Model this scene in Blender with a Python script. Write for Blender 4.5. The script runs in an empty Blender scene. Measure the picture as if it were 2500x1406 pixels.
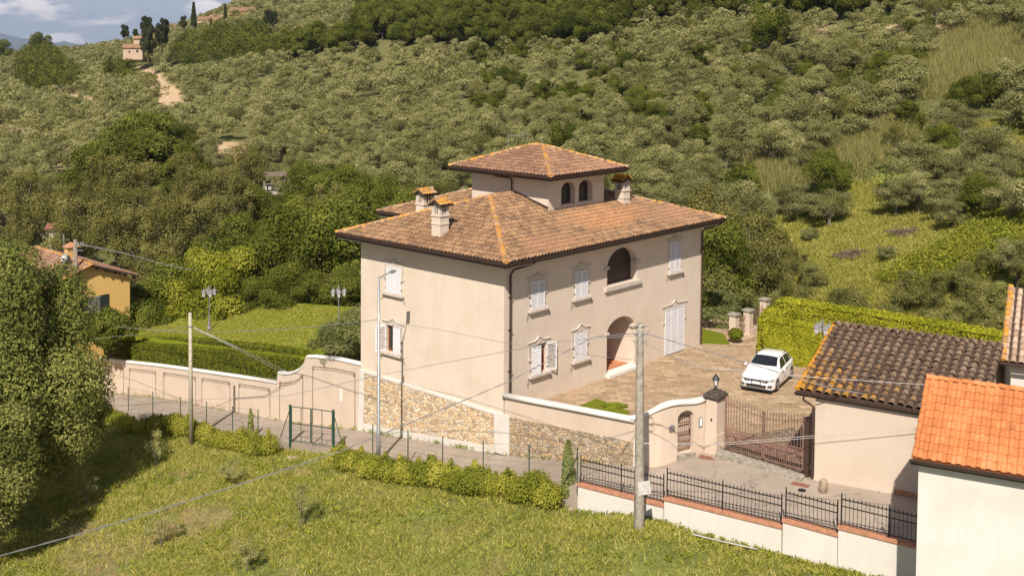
import bpy, bmesh, math, random
import numpy as np
from mathutils import Vector, Matrix

# ------------------------------------------------------------------ camera
F_, CY_, PI_, RO_, CZ_ = 2749.2, 237.47, 0.04525, 0.0077, 17.6926   # focal (px of a 2500 px wide picture), principal row, pitch, roll, height
scene = bpy.context.scene
cam_d = bpy.data.cameras.new('camera'); cam = bpy.data.objects.new('camera', cam_d)
scene.collection.objects.link(cam); scene.camera = cam
cam_d.sensor_width = 36; cam_d.lens = F_/2500*36
cam_d.shift_y = -(703-CY_)/2500
cam_d.clip_start = 0.5; cam_d.clip_end = 60000
cam.matrix_world = (Matrix.Translation((0, 0, CZ_)) @ Matrix.Rotation(math.pi/2-PI_, 4, 'X') @ Matrix.Rotation(RO_, 4, 'Z'))
scene.view_settings.view_transform = 'Standard'; scene.view_settings.look = 'None'
scene.view_settings.exposure = 0.5; scene.view_settings.gamma = 1.0
scene.cycles.max_bounces = 5; scene.cycles.transparent_max_bounces = 6

# ------------------------------------------------------------------ house frame, sky, sun
YAW = 0.84124; OX, OY = -0.29815, 53.5463
cyw, syw = math.cos(YAW), math.sin(YAW)
def H(X, Y, z=0.0): return (OX+X*cyw-Y*syw, OY+X*syw+Y*cyw, z)
SUNV = Vector((-.84*cyw+.52*syw, -.84*syw-.52*cyw, 1.0)).normalized()
w = bpy.data.worlds.new("World"); scene.world = w; w.use_nodes = True
nt = w.node_tree; nt.nodes.clear()
def wn(t, **k):
    n = nt.nodes.new(t)
    for a, b in k.items(): setattr(n, a, b)
    return n
wo = wn('ShaderNodeOutputWorld'); bg = wn('ShaderNodeBackground'); sky = wn('ShaderNodeTexSky')
sky.sky_type = 'NISHITA'; sky.sun_disc = False
sky.sun_elevation = math.asin(SUNV.z); sky.sun_rotation = math.atan2(SUNV.x, SUNV.y)
sky.altitude = 100; sky.air_density = 1.0; sky.dust_density = .7; sky.ozone_density = 1.5
tc = wn('ShaderNodeTexCoord'); mp = wn('ShaderNodeMapping'); mp.inputs['Scale'].default_value = (1, 1, 3.0)
mp.inputs['Location'].default_value = (0.10, 0.0, 0.02)
nz = wn('ShaderNodeTexNoise'); nz.inputs['Scale'].default_value = 17; nz.inputs['Detail'].default_value = 6; nz.inputs['Roughness'].default_value = .55
def wl(a, b): nt.links.new(a, b)
def wmath(op, a, b=0.0, clamp=False):
    n = wn('ShaderNodeMath', operation=op, use_clamp=clamp)
    for i, v in enumerate((a, b)):
        if isinstance(v, bpy.types.NodeSocket): wl(v, n.inputs[i])
        else: n.inputs[i].default_value = v
    return n.outputs[0]
def wmix(f, a, b, mode='MIX'):
    n = wn('ShaderNodeMix', data_type='RGBA', blend_type=mode)
    for i, v in (('Factor', f), ('A', a), ('B', b)):
        if isinstance(v, bpy.types.NodeSocket): wl(v, n.inputs[i])
        else: n.inputs[i].default_value = v if not isinstance(v, tuple) else (*v, 1)
    return n.outputs['Result']
def wramp(f, stops):
    r = wn('ShaderNodeValToRGB'); wl(f, r.inputs['Fac']); e = r.color_ramp.elements
    for i, (p, c) in enumerate(stops): e[i].position = p; e[i].color = (c, c, c, 1)
    return r.outputs['Color']
wl(tc.outputs['Generated'], mp.inputs['Vector']); wl(mp.outputs['Vector'], nz.inputs['Vector'])
sx_ = wn('ShaderNodeSeparateXYZ'); wl(tc.outputs['Generated'], sx_.inputs[0])
# away from the sun and low down the sky is a hazy blue-grey; overhead and towards the sun unseen bright cloud is added for ambient light
low = wmath('MULTIPLY', wramp(sx_.outputs['Z'], [(.10, 1.0), (.32, 0.0)]), wramp(sx_.outputs['Y'], [(.25, 0.0), (.6, 1.0)]))
base = wmix(wmath('MULTIPLY', low, .92), wmix(1.0, sky.outputs['Color'], (1.0, .94, .92), 'MULTIPLY'), (5.3, 6.0, 7.3))
nz2 = wn('ShaderNodeTexNoise'); nz2.inputs['Scale'].default_value = 3.0; nz2.inputs['Detail'].default_value = 5; wl(tc.outputs['Generated'], nz2.inputs['Vector'])
high = wmath('MULTIPLY', wramp(nz2.outputs['Fac'], [(.46, 0.0), (.62, .6)]), wmath('SUBTRACT', 1.0, low))
base = wmix(high, base, (8.6, 8.2, 7.9))
puffs = wmath('MULTIPLY', wramp(nz.outputs['Fac'], [(.545, 0.0), (.64, .9)]), low)
wl(wmix(puffs, base, (14.5, 13.0, 12.4)), bg.inputs['Color'])
bg.inputs['Strength'].default_value = 0.062
nt.links.new(bg.outputs['Background'], wo.inputs['Surface'])
sd = bpy.data.lights.new('sun', 'SUN'); sd.energy = 4.7; sd.angle = math.radians(.53); sd.color = (1.0, .905, .79)
so = bpy.data.objects.new('sun', sd); scene.collection.objects.link(so)
so.rotation_euler = (-SUNV).to_track_quat('-Z', 'Y').to_euler()

# ------------------------------------------------------------------ picture geometry helpers (where a pixel of the photo lies in the place)
C0 = np.array([0, 0, CZ_])
def ray(px, py):
    X = px-1250; Y = py-CY_
    x = (X*math.cos(RO_)+Y*math.sin(RO_))/F_; u = -(-X*math.sin(RO_)+Y*math.cos(RO_))/F_
    return np.array([x, math.cos(PI_)+u*math.sin(PI_), -math.sin(PI_)+u*math.cos(PI_)])
def at_z(px, py, z): r = ray(px, py); return C0+r*(z-CZ_)/r[2]
def at_d(px, py, d): r = ray(px, py); return C0+r*d/r[1]
def project(P):
    P = np.asarray(P, float)-C0
    d = P[..., 1]*math.cos(PI_)-P[..., 2]*math.sin(PI_); u = P[..., 1]*math.sin(PI_)+P[..., 2]*math.cos(PI_)
    x = F_*P[..., 0]/d; y = -F_*u/d
    return np.stack([1250+x*math.cos(RO_)-y*math.sin(RO_), CY_+x*math.sin(RO_)+y*math.cos(RO_)], -1)
def at_plane(px, py, P, n):
    r = ray(px, py); return C0+r*(np.dot(np.array(P)-C0, n)/np.dot(r, n))
def hf(P): dx, dy = P[0]-OX, P[1]-OY; return (dx*cyw+dy*syw, -dx*syw+dy*cyw, P[2])
UX = np.array([cyw, syw, 0]); UY = np.array([-syw, cyw, 0])
def on_X(px, py, X=0.0): return hf(at_plane(px, py, H(X, 0), UX))    # on a plane parallel to the villa's left face
def inpoly(pts, poly):
    pts = np.asarray(pts, float); x, y = pts[:, 0], pts[:, 1]; r = np.zeros(len(x), bool); n = len(poly)
    for i in range(n):
        x1, y1 = poly[i]; x2, y2 = poly[(i+1) % n]
        c = ((y1 > y) != (y2 > y)) & (x < (x2-x1)*(y-y1)/((y2-y1) or 1e-9)+x1); r ^= c
    return r

# ------------------------------------------------------------------ object helpers
rng = np.random.default_rng(7); random.seed(7)
COL = scene.collection
def tag(o, label=None, cat=None, group=None, kind=None):
    if label: o['label'] = label
    if cat: o['category'] = cat
    if group: o['group'] = group
    if kind: o['kind'] = kind
    return o
def empty(name, loc=(0, 0, 0), rz=0.0, label=None, cat=None, group=None, scale=1.0):
    o = bpy.data.objects.new(name, None); COL.objects.link(o); o.location = loc; o.rotation_euler = (0, 0, rz)
    o.scale = (scale,)*3; o.empty_display_size = .2
    return tag(o, label, cat, group)
def link(name, me, parent=None, mat=None):
    if mat is not None and not me.materials: me.materials.append(mat)
    o = bpy.data.objects.new(name, me); COL.objects.link(o)
    if parent is not None: o.parent = parent
    return o
def copy_tree(o, parent=None):
    c = o.copy(); COL.objects.link(c)
    if parent is not None: c.parent = parent
    for ch in list(o.children): copy_tree(ch, c)
    return c
class MB:
    """collects shapes for ONE mesh"""
    def __init__(s): s.v = []; s.f = []; s.r = []; s.m = []; s.mi = 0
    def add(s, vs, fs, r=None):
        b = len(s.v); s.v += [tuple(map(float, v)) for v in vs]; s.f += [tuple(b+i for i in f) for f in fs]
        s.r += [random.random() if r is None else r]*len(vs); s.m += [s.mi]*len(fs); return s
    def box(s, x0, x1, y0, y1, z0, z1, r=None):
        vs = [(x, y, z) for z in (z0, z1) for x, y in ((x0, y0), (x1, y0), (x1, y1), (x0, y1))]
        return s.add(vs, [(3, 2, 1, 0), (4, 5, 6, 7), (0, 1, 5, 4), (1, 2, 6, 5), (2, 3, 7, 6), (3, 0, 4, 7)], r)
    def obox(s, c, ax, ay, az, r=None):     # oriented box: centre and three half-axis vectors
        c, ax, ay, az = map(Vector, (c, ax, ay, az))
        vs = [c+sx*ax+sy*ay+sz*az for sz in (-1, 1) for sx, sy in ((-1, -1), (1, -1), (1, 1), (-1, 1))]
        return s.add(vs, [(3, 2, 1, 0), (4, 5, 6, 7), (0, 1, 5, 4), (1, 2, 6, 5), (2, 3, 7, 6), (3, 0, 4, 7)], r)
    def bar(s, a, b, wd, ht, up=(0, 0, 1)):
        a, b = Vector(a), Vector(b); d = b-a; L = d.length or 1e-6; d /= L; u = Vector(up)
        n = d.cross(u)
        if n.length < 1e-4: n = d.cross(Vector((1, 0, 0)))
        n.normalize(); k = n.cross(d).normalized()
        return s.obox((a+b)/2, d*L/2, n*wd/2, k*ht/2)
    def tube(s, pts, r, n=8, caps=True):
        pts = [Vector(p) for p in pts]; m = len(pts); rs = r if isinstance(r, (list, tuple)) else [r]*m
        vs = []; prev = None
        for i, p in enumerate(pts):
            t = (pts[min(i+1, m-1)]-pts[max(i-1, 0)]).normalized()
            a = t.cross(prev) if prev is not None else t.cross(Vector((0, 0, 1)) if abs(t.z) < .9 else Vector((1, 0, 0)))
            if prev is not None: a = prev - t*prev.dot(t)
            if a.length < 1e-5: a = t.orthogonal()
            a.normalize(); prev = a; b = t.cross(a)
            for k in range(n):
                q = 2*math.pi*k/n; vs.append(p+(a*math.cos(q)+b*math.sin(q))*rs[i])
        fs = [(i*n+k, i*n+(k+1) % n, (i+1)*n+(k+1) % n, (i+1)*n+k) for i in range(m-1) for k in range(n)]
        if caps: fs += [tuple(range(n))[::-1], tuple((m-1)*n+k for k in range(n))]
        return s.add(vs, fs)
    def lathe(s, prof, c=(0, 0, 0), n=16):   # (radius, z)
        vs = [(c[0]+r*math.cos(2*math.pi*k/n), c[1]+r*math.sin(2*math.pi*k/n), c[2]+z) for r, z in prof for k in range(n)]
        m = len(prof)
        fs = [(i*n+k, i*n+(k+1) % n, (i+1)*n+(k+1) % n, (i+1)*n+k) for i in range(m-1) for k in range(n)]
        fs += [tuple(range(n))[::-1], tuple((m-1)*n+k for k in range(n))]
        return s.add(vs, fs)
    def prism(s, poly, fn, t0, t1):          # outline poly (a,b) swept from t0 to t1 through fn(a,b,t)
        n = len(poly); vs = [fn(a, b, t0) for a, b in poly]+[fn(a, b, t1) for a, b in poly]
        fs = [tuple(range(n))[::-1], tuple(range(n, 2*n))]+[(i, (i+1) % n, n+(i+1) % n, n+i) for i in range(n)]
        return s.add(vs, fs)
    def ball(s, c, r, n=8, m=5):
        rx, ry, rz = r if isinstance(r, (tuple, list)) else (r, r, r)
        vs = [(c[0], c[1], c[2]-rz)]
        for i in range(1, m):
            a = math.pi*i/m-math.pi/2
            vs += [(c[0]+rx*math.cos(a)*math.cos(2*math.pi*k/n), c[1]+ry*math.cos(a)*math.sin(2*math.pi*k/n), c[2]+rz*math.sin(a)) for k in range(n)]
        vs.append((c[0], c[1], c[2]+rz)); fs = [(0, 1+(k+1) % n, 1+k) for k in range(n)]
        for i in range(m-2): fs += [(1+i*n+k, 1+i*n+(k+1) % n, 1+(i+1)*n+(k+1) % n, 1+(i+1)*n+k) for k in range(n)]
        t = len(vs)-1; fs += [(1+(m-2)*n+k, 1+(m-2)*n+(k+1) % n, t) for k in range(n)]
        return s.add(vs, fs)
    def build(s, name, mats, parent=None, smooth=False, fix=True):
        me = bpy.data.meshes.new(name); me.from_pydata(s.v, [], s.f)
        mats = mats if isinstance(mats, (list, tuple)) else [mats]
        for m in mats: me.materials.append(m)
        if len(mats) > 1: me.polygons.foreach_set('material_index', s.m)
        a = me.attributes.new('rnd', 'FLOAT', 'POINT'); a.data.foreach_set('value', s.r)
        if fix:
            bm = bmesh.new(); bm.from_mesh(me); bmesh.ops.recalc_face_normals(bm, faces=bm.faces); bm.to_mesh(me); bm.free()
        if smooth: me.polygons.foreach_set('use_smooth', [True]*len(me.polygons))
        me.update()
        return link(name, me, parent)
def smooth_by_angle(o, deg=35):
    me = o.data; me.polygons.foreach_set('use_smooth', [True]*len(me.polygons))
    bm = bmesh.new(); bm.from_mesh(me); a = math.radians(deg)
    for e in bm.edges:
        e.smooth = not (len(e.link_faces) == 2 and e.calc_face_angle(0) > a)
    bm.to_mesh(me); bm.free()
def quad_mesh(name, Q, rnd):
    """Q (n,4,3) separate quads (leaves), rnd (n,)"""
    n = len(Q); me = bpy.data.meshes.new(name)
    me.vertices.add(n*4); me.vertices.foreach_set('co', np.asarray(Q, np.float32).ravel())
    me.loops.add(n*4); me.loops.foreach_set('vertex_index', np.arange(n*4, dtype=np.int32))
    me.polygons.add(n); me.polygons.foreach_set('loop_start', np.arange(0, n*4, 4, dtype=np.int32))
    me.attributes.new('rnd', 'FLOAT', 'POINT').data.foreach_set('value', np.repeat(rnd, 4).astype(np.float32))
    me.update(calc_edges=True); return me
def unit(a): return a/np.maximum(np.linalg.norm(a, axis=-1, keepdims=True), 1e-9)
def cards(P, N, sx, sy, g, rnd=None):
    """leaf cards at P facing N with half sizes sx, sy"""
    n = len(P); t = unit(np.cross(N, g.normal(size=(n, 3)))); b = np.cross(N, t)
    sx = np.broadcast_to(sx, (n,))[:, None]; sy = np.broadcast_to(sy, (n,))[:, None]
    return np.stack([P-t*sx, P-b*sy, P+t*sx, P+b*sy], 1)      # pointed (diamond) leaves
def cloud(g, blobs, n, size, aspect=.5, shell=.75, up=.25, rag=.12):
    """leaf cards spread through a list of ellipsoids (c, r)"""
    c = np.array([b[0] for b in blobs], float); r = np.array([b[1] for b in blobs], float)
    wgt = (r[:, 0]*r[:, 1]+r[:, 1]*r[:, 2]); wgt /= wgt.sum()
    k = g.choice(len(blobs), n, p=wgt); d = unit(g.normal(size=(n, 3)))
    fl = (d[:, 2] < -.45) & (g.random(n) < .7); d[fl, 2] *= -1
    rad = shell+(1-shell)*g.random(n)**.7; rad = np.where(g.random(n) < .18, rad*.75, rad)+g.normal(size=n)*rag*.5
    P = c[k]+d*r[k]*rad[:, None]
    N = unit(d/r[k]*r[k].mean(1, keepdims=True)+g.normal(size=(n, 3))*.5+np.array([0, 0, up]))
    s = size*(.6+.8*g.random(n)); br = g.random(len(blobs))
    return cards(P, N, s, s*aspect, g), np.clip(.5*g.random(n)+.5*br[k], 0, 1)
def crown_blobs(g, R, nb, sub=(.3, .5), zmin=-.5):
    """a lumpy crown: a main mass and nb clumps around it"""
    R = np.array(R, float); out = [((0, 0, 0), R*.58)]
    for i in range(nb):
        d = unit(g.normal(size=3)); d[2] = max(d[2], zmin) if g.random() < .8 else d[2]
        s = g.uniform(*sub); q = R*s*(0.85+.3*g.random(3)); q[2] *= .85
        out.append((tuple(d*R*(1-s*.66)*g.uniform(.85, 1.14)), q))
    return out
def limb(mb, a, b, r0, r1, g, n=5, wob=.12):
    a, b = np.array(a, float), np.array(b, float); L = np.linalg.norm(b-a); pts = []; rs = []
    for i in range(n):
        t = i/(n-1); p = a+(b-a)*t
        if 0 < i < n-1: p = p+g.normal(size=3)*L*wob*.5
        pts.append(p); rs.append(r0+(r1-r0)*t)
    mb.tube(pts, rs, 6)
# ------------------------------------------------------------------ materials
class NT:
    def __init__(s, name):
        s.mat = bpy.data.materials.new(name); s.mat.use_nodes = True; s.t = s.mat.node_tree; s.t.nodes.clear()
        s.out = s.n('ShaderNodeOutputMaterial')
    def n(s, ty, ins=None, **k):
        x = s.t.nodes.new(ty)
        for a, b in k.items(): setattr(x, a, b)
        for a, b in (ins or {}).items():
            if hasattr(b, 'is_linked') or isinstance(b, bpy.types.NodeSocket): s.t.links.new(b, x.inputs[a])
            else: x.inputs[a].default_value = b
        return x
    def coord(s, kind='Object'): return s.n('ShaderNodeTexCoord').outputs[kind]
    def attr(s, name, out='Fac'): return s.n('ShaderNodeAttribute', attribute_name=name).outputs[out]
    def noise(s, vec, scale, detail=4, rough=.55, out='Fac'):
        return s.n('ShaderNodeTexNoise', {'Vector': vec, 'Scale': scale, 'Detail': detail, 'Roughness': rough}).outputs[out]
    def ramp(s, fac, stops, interp='LINEAR'):
        r = s.n('ShaderNodeValToRGB', {'Fac': fac}); e = r.color_ramp.elements; r.color_ramp.interpolation = interp
        while len(e) < len(stops): e.new(.5)
        for i, (p, c) in enumerate(stops):
            e[i].position = p; e[i].color = (c if len(c) == 4 else (*c, 1)) if not isinstance(c, (int, float)) else (c, c, c, 1)
        return r.outputs['Color']
    def mix(s, f, a, b, mode='MIX'):
        m = s.n('ShaderNodeMix', data_type='RGBA', blend_type=mode)
        for i, v in (('Factor', f), ('A', a), ('B', b)):
            if isinstance(v, bpy.types.NodeSocket): s.t.links.new(v, m.inputs[i])
            elif i == 'Factor': m.inputs[i].default_value = v
            else: m.inputs[i].default_value = (*v, 1) if len(v) == 3 else v
        return m.outputs['Result']
    def math(s, op, a, b=0.0):
        m = s.n('ShaderNodeMath', operation=op)
        for i, v in enumerate((a, b)):
            if isinstance(v, bpy.types.NodeSocket): s.t.links.new(v, m.inputs[i])
            else: m.inputs[i].default_value = v
        return m.outputs[0]
    def bump(s, h, dist=.02, strength=.6): return s.n('ShaderNodeBump', {'Height': h, 'Distance': dist, 'Strength': strength}).outputs['Normal']
    def pbr(s, col, rough=.8, bump=None, metal=0.0, spec=.3, **k):
        p = s.n('ShaderNodeBsdfPrincipled')
        for i, v in (('Base Color', col), ('Roughness', rough), ('Metallic', metal), ('Specular IOR Level', spec)):
            if isinstance(v, bpy.types.NodeSocket): s.t.links.new(v, p.inputs[i])
            else: p.inputs[i].default_value = (*v, 1) if isinstance(v, tuple) and len(v) == 3 else v
        for i, v in k.items(): p.inputs[i.replace('_', ' ')].default_value = v
        if bump is not None: s.t.links.new(bump, p.inputs['Normal'])
        s.t.links.new(p.outputs[0], s.out.inputs['Surface']); return s.mat
def stucco(name, c, stain=.10, grime=(.45, .40, .34), sc=.7):
    m = NT(name); v = m.coord()
    a = m.noise(v, sc, 5, .6); st = m.n('ShaderNodeMapping', {'Vector': v, 'Scale': (3.0, 3.0, .25)}).outputs[0]
    b = m.noise(st, 1.5, 4, .6)
    col = m.mix(m.ramp(a, [(.42, 0.0), (.75, stain*1.6)]), c, tuple(x*g/.62 for x, g in zip(c, grime)))
    col = m.mix(m.ramp(b, [(.5, 0.0), (.8, stain*1.5)]), col, tuple(x*.78 for x in c))
    col = m.mix(m.ramp(m.noise(v, 30, 3), [(.3, 0.0), (.8, .10)]), col, tuple(min(1, x*1.12) for x in c))
    return m.pbr(col, .9, m.bump(m.noise(v, 60, 3), .004, .5))
def rooftile(name, cs, lichen=(.62, .27, .03), lo=.58, hi=.7, lsc=1.3, warm=None, spots=.0, lpos=None):
    m = NT(name); v = m.coord(); r = m.attr('rnd')
    n1 = m.noise(v, .55, 4, .6); f = m.math('ADD', m.math('MULTIPLY', r, .34), m.math('MULTIPLY', n1, .75))
    col = m.ramp(f, [(.22, cs[0]), (.48, cs[1]), (.66, cs[2]), (.9, cs[3])])
    if warm: # an area of newer, lighter tiles: (x, y, radius, colour) in roof coordinates
        for x, y, rad, c, amt in warm:
            d = m.n('ShaderNodeVectorMath', {0: v, 1: (x, y, 0)}, operation='SUBTRACT').outputs[0]
            d = m.n('ShaderNodeVectorMath', {0: d, 1: (1/rad[0], 1/rad[1], 0)}, operation='MULTIPLY').outputs[0]
            L = m.n('ShaderNodeVectorMath', {0: d}, operation='LENGTH').outputs['Value']
            L = m.math('ADD', L, m.math('MULTIPLY', m.noise(v, .9, 4), .9))
            col = m.mix(m.ramp(L, [(.75, amt), (1.45, 0.0)]), col, m.mix(r, c, tuple(x*.7 for x in c)))
    ln = m.math('ADD', m.noise(v, lsc, 5, .65), m.math('MULTIPLY', r, .05))
    if lpos:   # lichen gathers towards one end of the roof
        g = m.n('ShaderNodeVectorMath', {0: v, 1: (lpos[0], lpos[1], 0)}, operation='DOT_PRODUCT').outputs['Value']
        ln = m.math('ADD', ln, m.math('MULTIPLY', m.n('ShaderNodeClamp', {'Value': m.math('ADD', g, lpos[2]), 'Min': -.35, 'Max': .3}).outputs[0], 1.0))
    col = m.mix(m.ramp(ln, [(lo, 0.0), (hi, .95)]), col, m.mix(m.noise(v, 9, 3), lichen, tuple(x*.6 for x in lichen)))
    col = m.mix(m.ramp(m.noise(v, 11, 3, .7), [(.62, 0.0), (.7, .45+spots)]), col, (.36, .33, .28))
    col = m.mix(m.ramp(m.noise(v, 5, 4, .7), [(.5, 0.0), (.7, .5)]), col, tuple(x*.6 for x in cs[0]))
    return m.pbr(col, .92, m.bump(m.noise(v, 40, 3), .01, .6))
def leafmat(name, cols, trans=.25, var=.35):
    m = NT(name); r = m.attr('rnd'); oi = m.n('ShaderNodeObjectInfo').outputs['Random']
    v = m.coord(); f = m.math('ADD', m.math('MULTIPLY', r, .75), m.math('MULTIPLY', m.noise(v, 1.1, 3), .35))
    st = [(.05+.9*i/(len(cols)-1), c) for i, c in enumerate(cols)]
    col = m.ramp(f, st)
    k = m.math('ADD', m.math('MULTIPLY', oi, var), 1-var/2)
    mul = m.n('ShaderNodeVectorMath', {0: col, 'Scale': k}, operation='SCALE').outputs[0]
    d = m.n('ShaderNodeBsdfDiffuse', {'Color': mul}); t = m.n('ShaderNodeBsdfTranslucent', {'Color': mul})
    ms = m.n('ShaderNodeMixShader', {0: trans, 1: d.outputs[0], 2: t.outputs[0]})
    m.t.links.new(ms.outputs[0], m.out.inputs['Surface']); return m.mat
def plain(name, c, rough=.6, metal=0.0, var=.15, sc=8, spec=.4, bump=0.0, **k):
    m = NT(name); v = m.coord()
    col = m.mix(m.ramp(m.noise(v, sc, 4), [(.35, 0.0), (.75, 1.0)]), c, tuple(x*(1-var*2) for x in c))
    return m.pbr(col, rough, m.bump(m.noise(v, sc*5, 3), bump, .5) if bump else None, metal, spec, **k)
M = {}
M['plaster'] = stucco('villa_plaster', (.625, .527, .435), .22)
M['plaster_yard'] = stucco('yard_wall_plaster', (.575, .468, .375), .22)
M['plaster_old'] = stucco('weathered_wall_plaster', (.60, .46, .36), .3, sc=.9)
M['garage'] = stucco('garage_plaster', (.545, .455, .37), .16)
M['white'] = stucco('white_render', (.62, .59, .545), .24)
M['whitewash'] = stucco('whitewash', (.66, .64, .60), .10)
M['yellow'] = stucco('yellow_plaster', (.62, .40, .14), .12)
M['farstone'] = stucco('farm_stone', (.50, .38, .29), .3, sc=3)
M['soffit'] = plain('soffit_paint', (.52, .43, .36), .9)
M['gutter'] = plain('brown_gutter', (.075, .045, .035), .45, .2)
M['iron'] = plain('black_iron', (.028, .032, .036), .5, .5)
M['rust'] = plain('brown_gate_paint', (.27, .155, .12), .6, .1, .25)
M['green'] = plain('green_painted_steel', (.03, .085, .06), .5, .2)
M['galv'] = plain('galvanised_steel', (.36, .37, .37), .45, .5)
M['lampgrey'] = plain('grey_cast_lamp', (.26, .25, .26), .55, .2)
M['lampglass'] = plain('frosted_lamp_glass', (.62, .60, .56), .25, 0, .05)
M['shutter'] = plain('white_shutter_paint', (.70, .68, .69), .5, 0, .06)
M['stonetrim'] = plain('pale_stone_trim', (.575, .50, .43), .85, 0, .15, 5)
M['darkwood'] = plain('dark_brown_wood', (.045, .026, .022), .5, 0, .2)
M['redwood'] = plain('reddish_window_wood', (.26, .085, .04), .4)
M['cotto'] = plain('terracotta_floor', (.52, .21, .10), .7, 0, .15, 3)
M['coping'] = plain('terracotta_coping', (.50, .235, .135), .8, 0, .2, 6)
M['concrete'] = plain('weathered_concrete', (.38, .34, .28), .9, 0, .25, 5, .2, .01)
M['polewood'] = plain('pale_wooden_pole', (.47, .43, .33), .85, 0, .2, 7)
M['oldpole'] = plain('old_grey_pole', (.27, .22, .17), .9, 0, .25, 6)
M['capstone'] = plain('mossy_cap_stone', (.13, .105, .085), .95, 0, .4, 9, .2, .02)
M['cable'] = plain('grey_twisted_cable', (.33, .32, .33), .5, .3)
M['cabledark'] = plain('dark_cable', (.10, .09, .09), .6)
M['bark'] = plain('brown_bark', (.13, .10, .075), .95, 0, .3, 6, .2, .03)
M['olivebark'] = plain('grey_olive_bark', (.22, .19, .15), .95, 0, .3, 6, .2, .03)
M['glass'] = plain('dark_glass', (.02, .022, .025), .08, 0, 0, 4, .8)
M['rock'] = plain('tan_rock', (.36, .28, .20), .95, 0, .3, 3, .2, .04)
M['metalgrey'] = plain('aluminium', (.5, .5, .5), .4, .7)
M['dishwhite'] = plain('pale_dish', (.55, .52, .50), .5)
M['brick'] = plain('red_brick', (.30, .13, .09), .9, 0, .3, 20)
M['twigs'] = plain('dead_twigs', (.20, .145, .11), .95, 0, .3, 6)
M['flower'] = plain('orange_flowers', (.8, .22, .05), .8)
M['dirt'] = plain('bare_soil', (.33, .22, .13), .95, 0, .3, 2, .2, .03)
OL = [(.070, .078, .026), (.170, .170, .062), (.275, .265, .105), (.385, .365, .170)]
M['olive'] = leafmat('olive_leaves', OL, .2, .5)
M['olive2'] = leafmat('silvery_olive_leaves', [(.10, .105, .03), (.22, .225, .075), (.37, .355, .13), (.52, .48, .22)], .2)
M['oak'] = leafmat('dark_oak_leaves', [(.022, .032, .006), (.065, .080, .014), (.125, .140, .026), (.19, .20, .042)], .25, .45)
M['locust'] = leafmat('locust_leaves', [(.06, .06, .016), (.135, .13, .036), (.215, .20, .06), (.31, .28, .10)], .25, .4)
M['broad'] = leafmat('fresh_green_leaves', [(.022, .034, .006), (.075, .095, .016), (.155, .175, .030), (.27, .28, .06)], .3, .3)
M['lime'] = leafmat('yellow_green_leaves', [(.05, .068, .008), (.14, .16, .018), (.27, .28, .035), (.40, .38, .07)], .3, .2)
M['laurel'] = leafmat('laurel_leaves', [(.045, .060, .010), (.15, .17, .024), (.31, .31, .042), (.52, .47, .10)], .3, .2)
M['hedge'] = leafmat('clipped_hedge_leaves', [(.05, .062, .008), (.105, .122, .013), (.17, .19, .022), (.24, .25, .034)], .2, .1)
M['hedgelime'] = leafmat('bright_hedge_leaves', [(.07, .088, .010), (.21, .23, .018), (.40, .40, .032), (.60, .55, .065)], .3, .1)
M['cypress'] = leafmat('cypress_leaves', [(.016, .022, .010), (.034, .042, .018), (.055, .062, .028), (.08, .085, .04)], .1)
M['cypressyoung'] = leafmat('young_cypress_leaves', [(.09, .11, .03), (.18, .20, .06), (.28, .29, .10), (.38, .38, .16)], .2)
M['oleander'] = leafmat('oleander_leaves', [(.035, .05, .014), (.095, .115, .034), (.19, .205, .07), (.32, .32, .14)], .2)
M['shrub'] = leafmat('mixed_shrub_leaves', [(.055, .064, .015), (.15, .152, .042), (.25, .24, .075), (.35, .325, .13)], .25, .6)
M['reed'] = leafmat('reed_blades', [(.14, .14, .035), (.25, .235, .075), (.36, .33, .12), (.48, .43, .18)], .3)
M['grassblade'] = leafmat('grass_blades', [(.12, .135, .02), (.24, .25, .042), (.39, .375, .08), (.68, .56, .23)], .3)
M['weed'] = leafmat('weed_leaves', [(.08, .115, .012), (.18, .22, .024), (.30, .32, .04), (.42, .42, .07)], .3)
M['bigleft'] = leafmat('ilex_leaves', [(.032, .045, .010), (.10, .12, .028), (.21, .22, .058), (.37, .36, .125)], .2)

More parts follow.
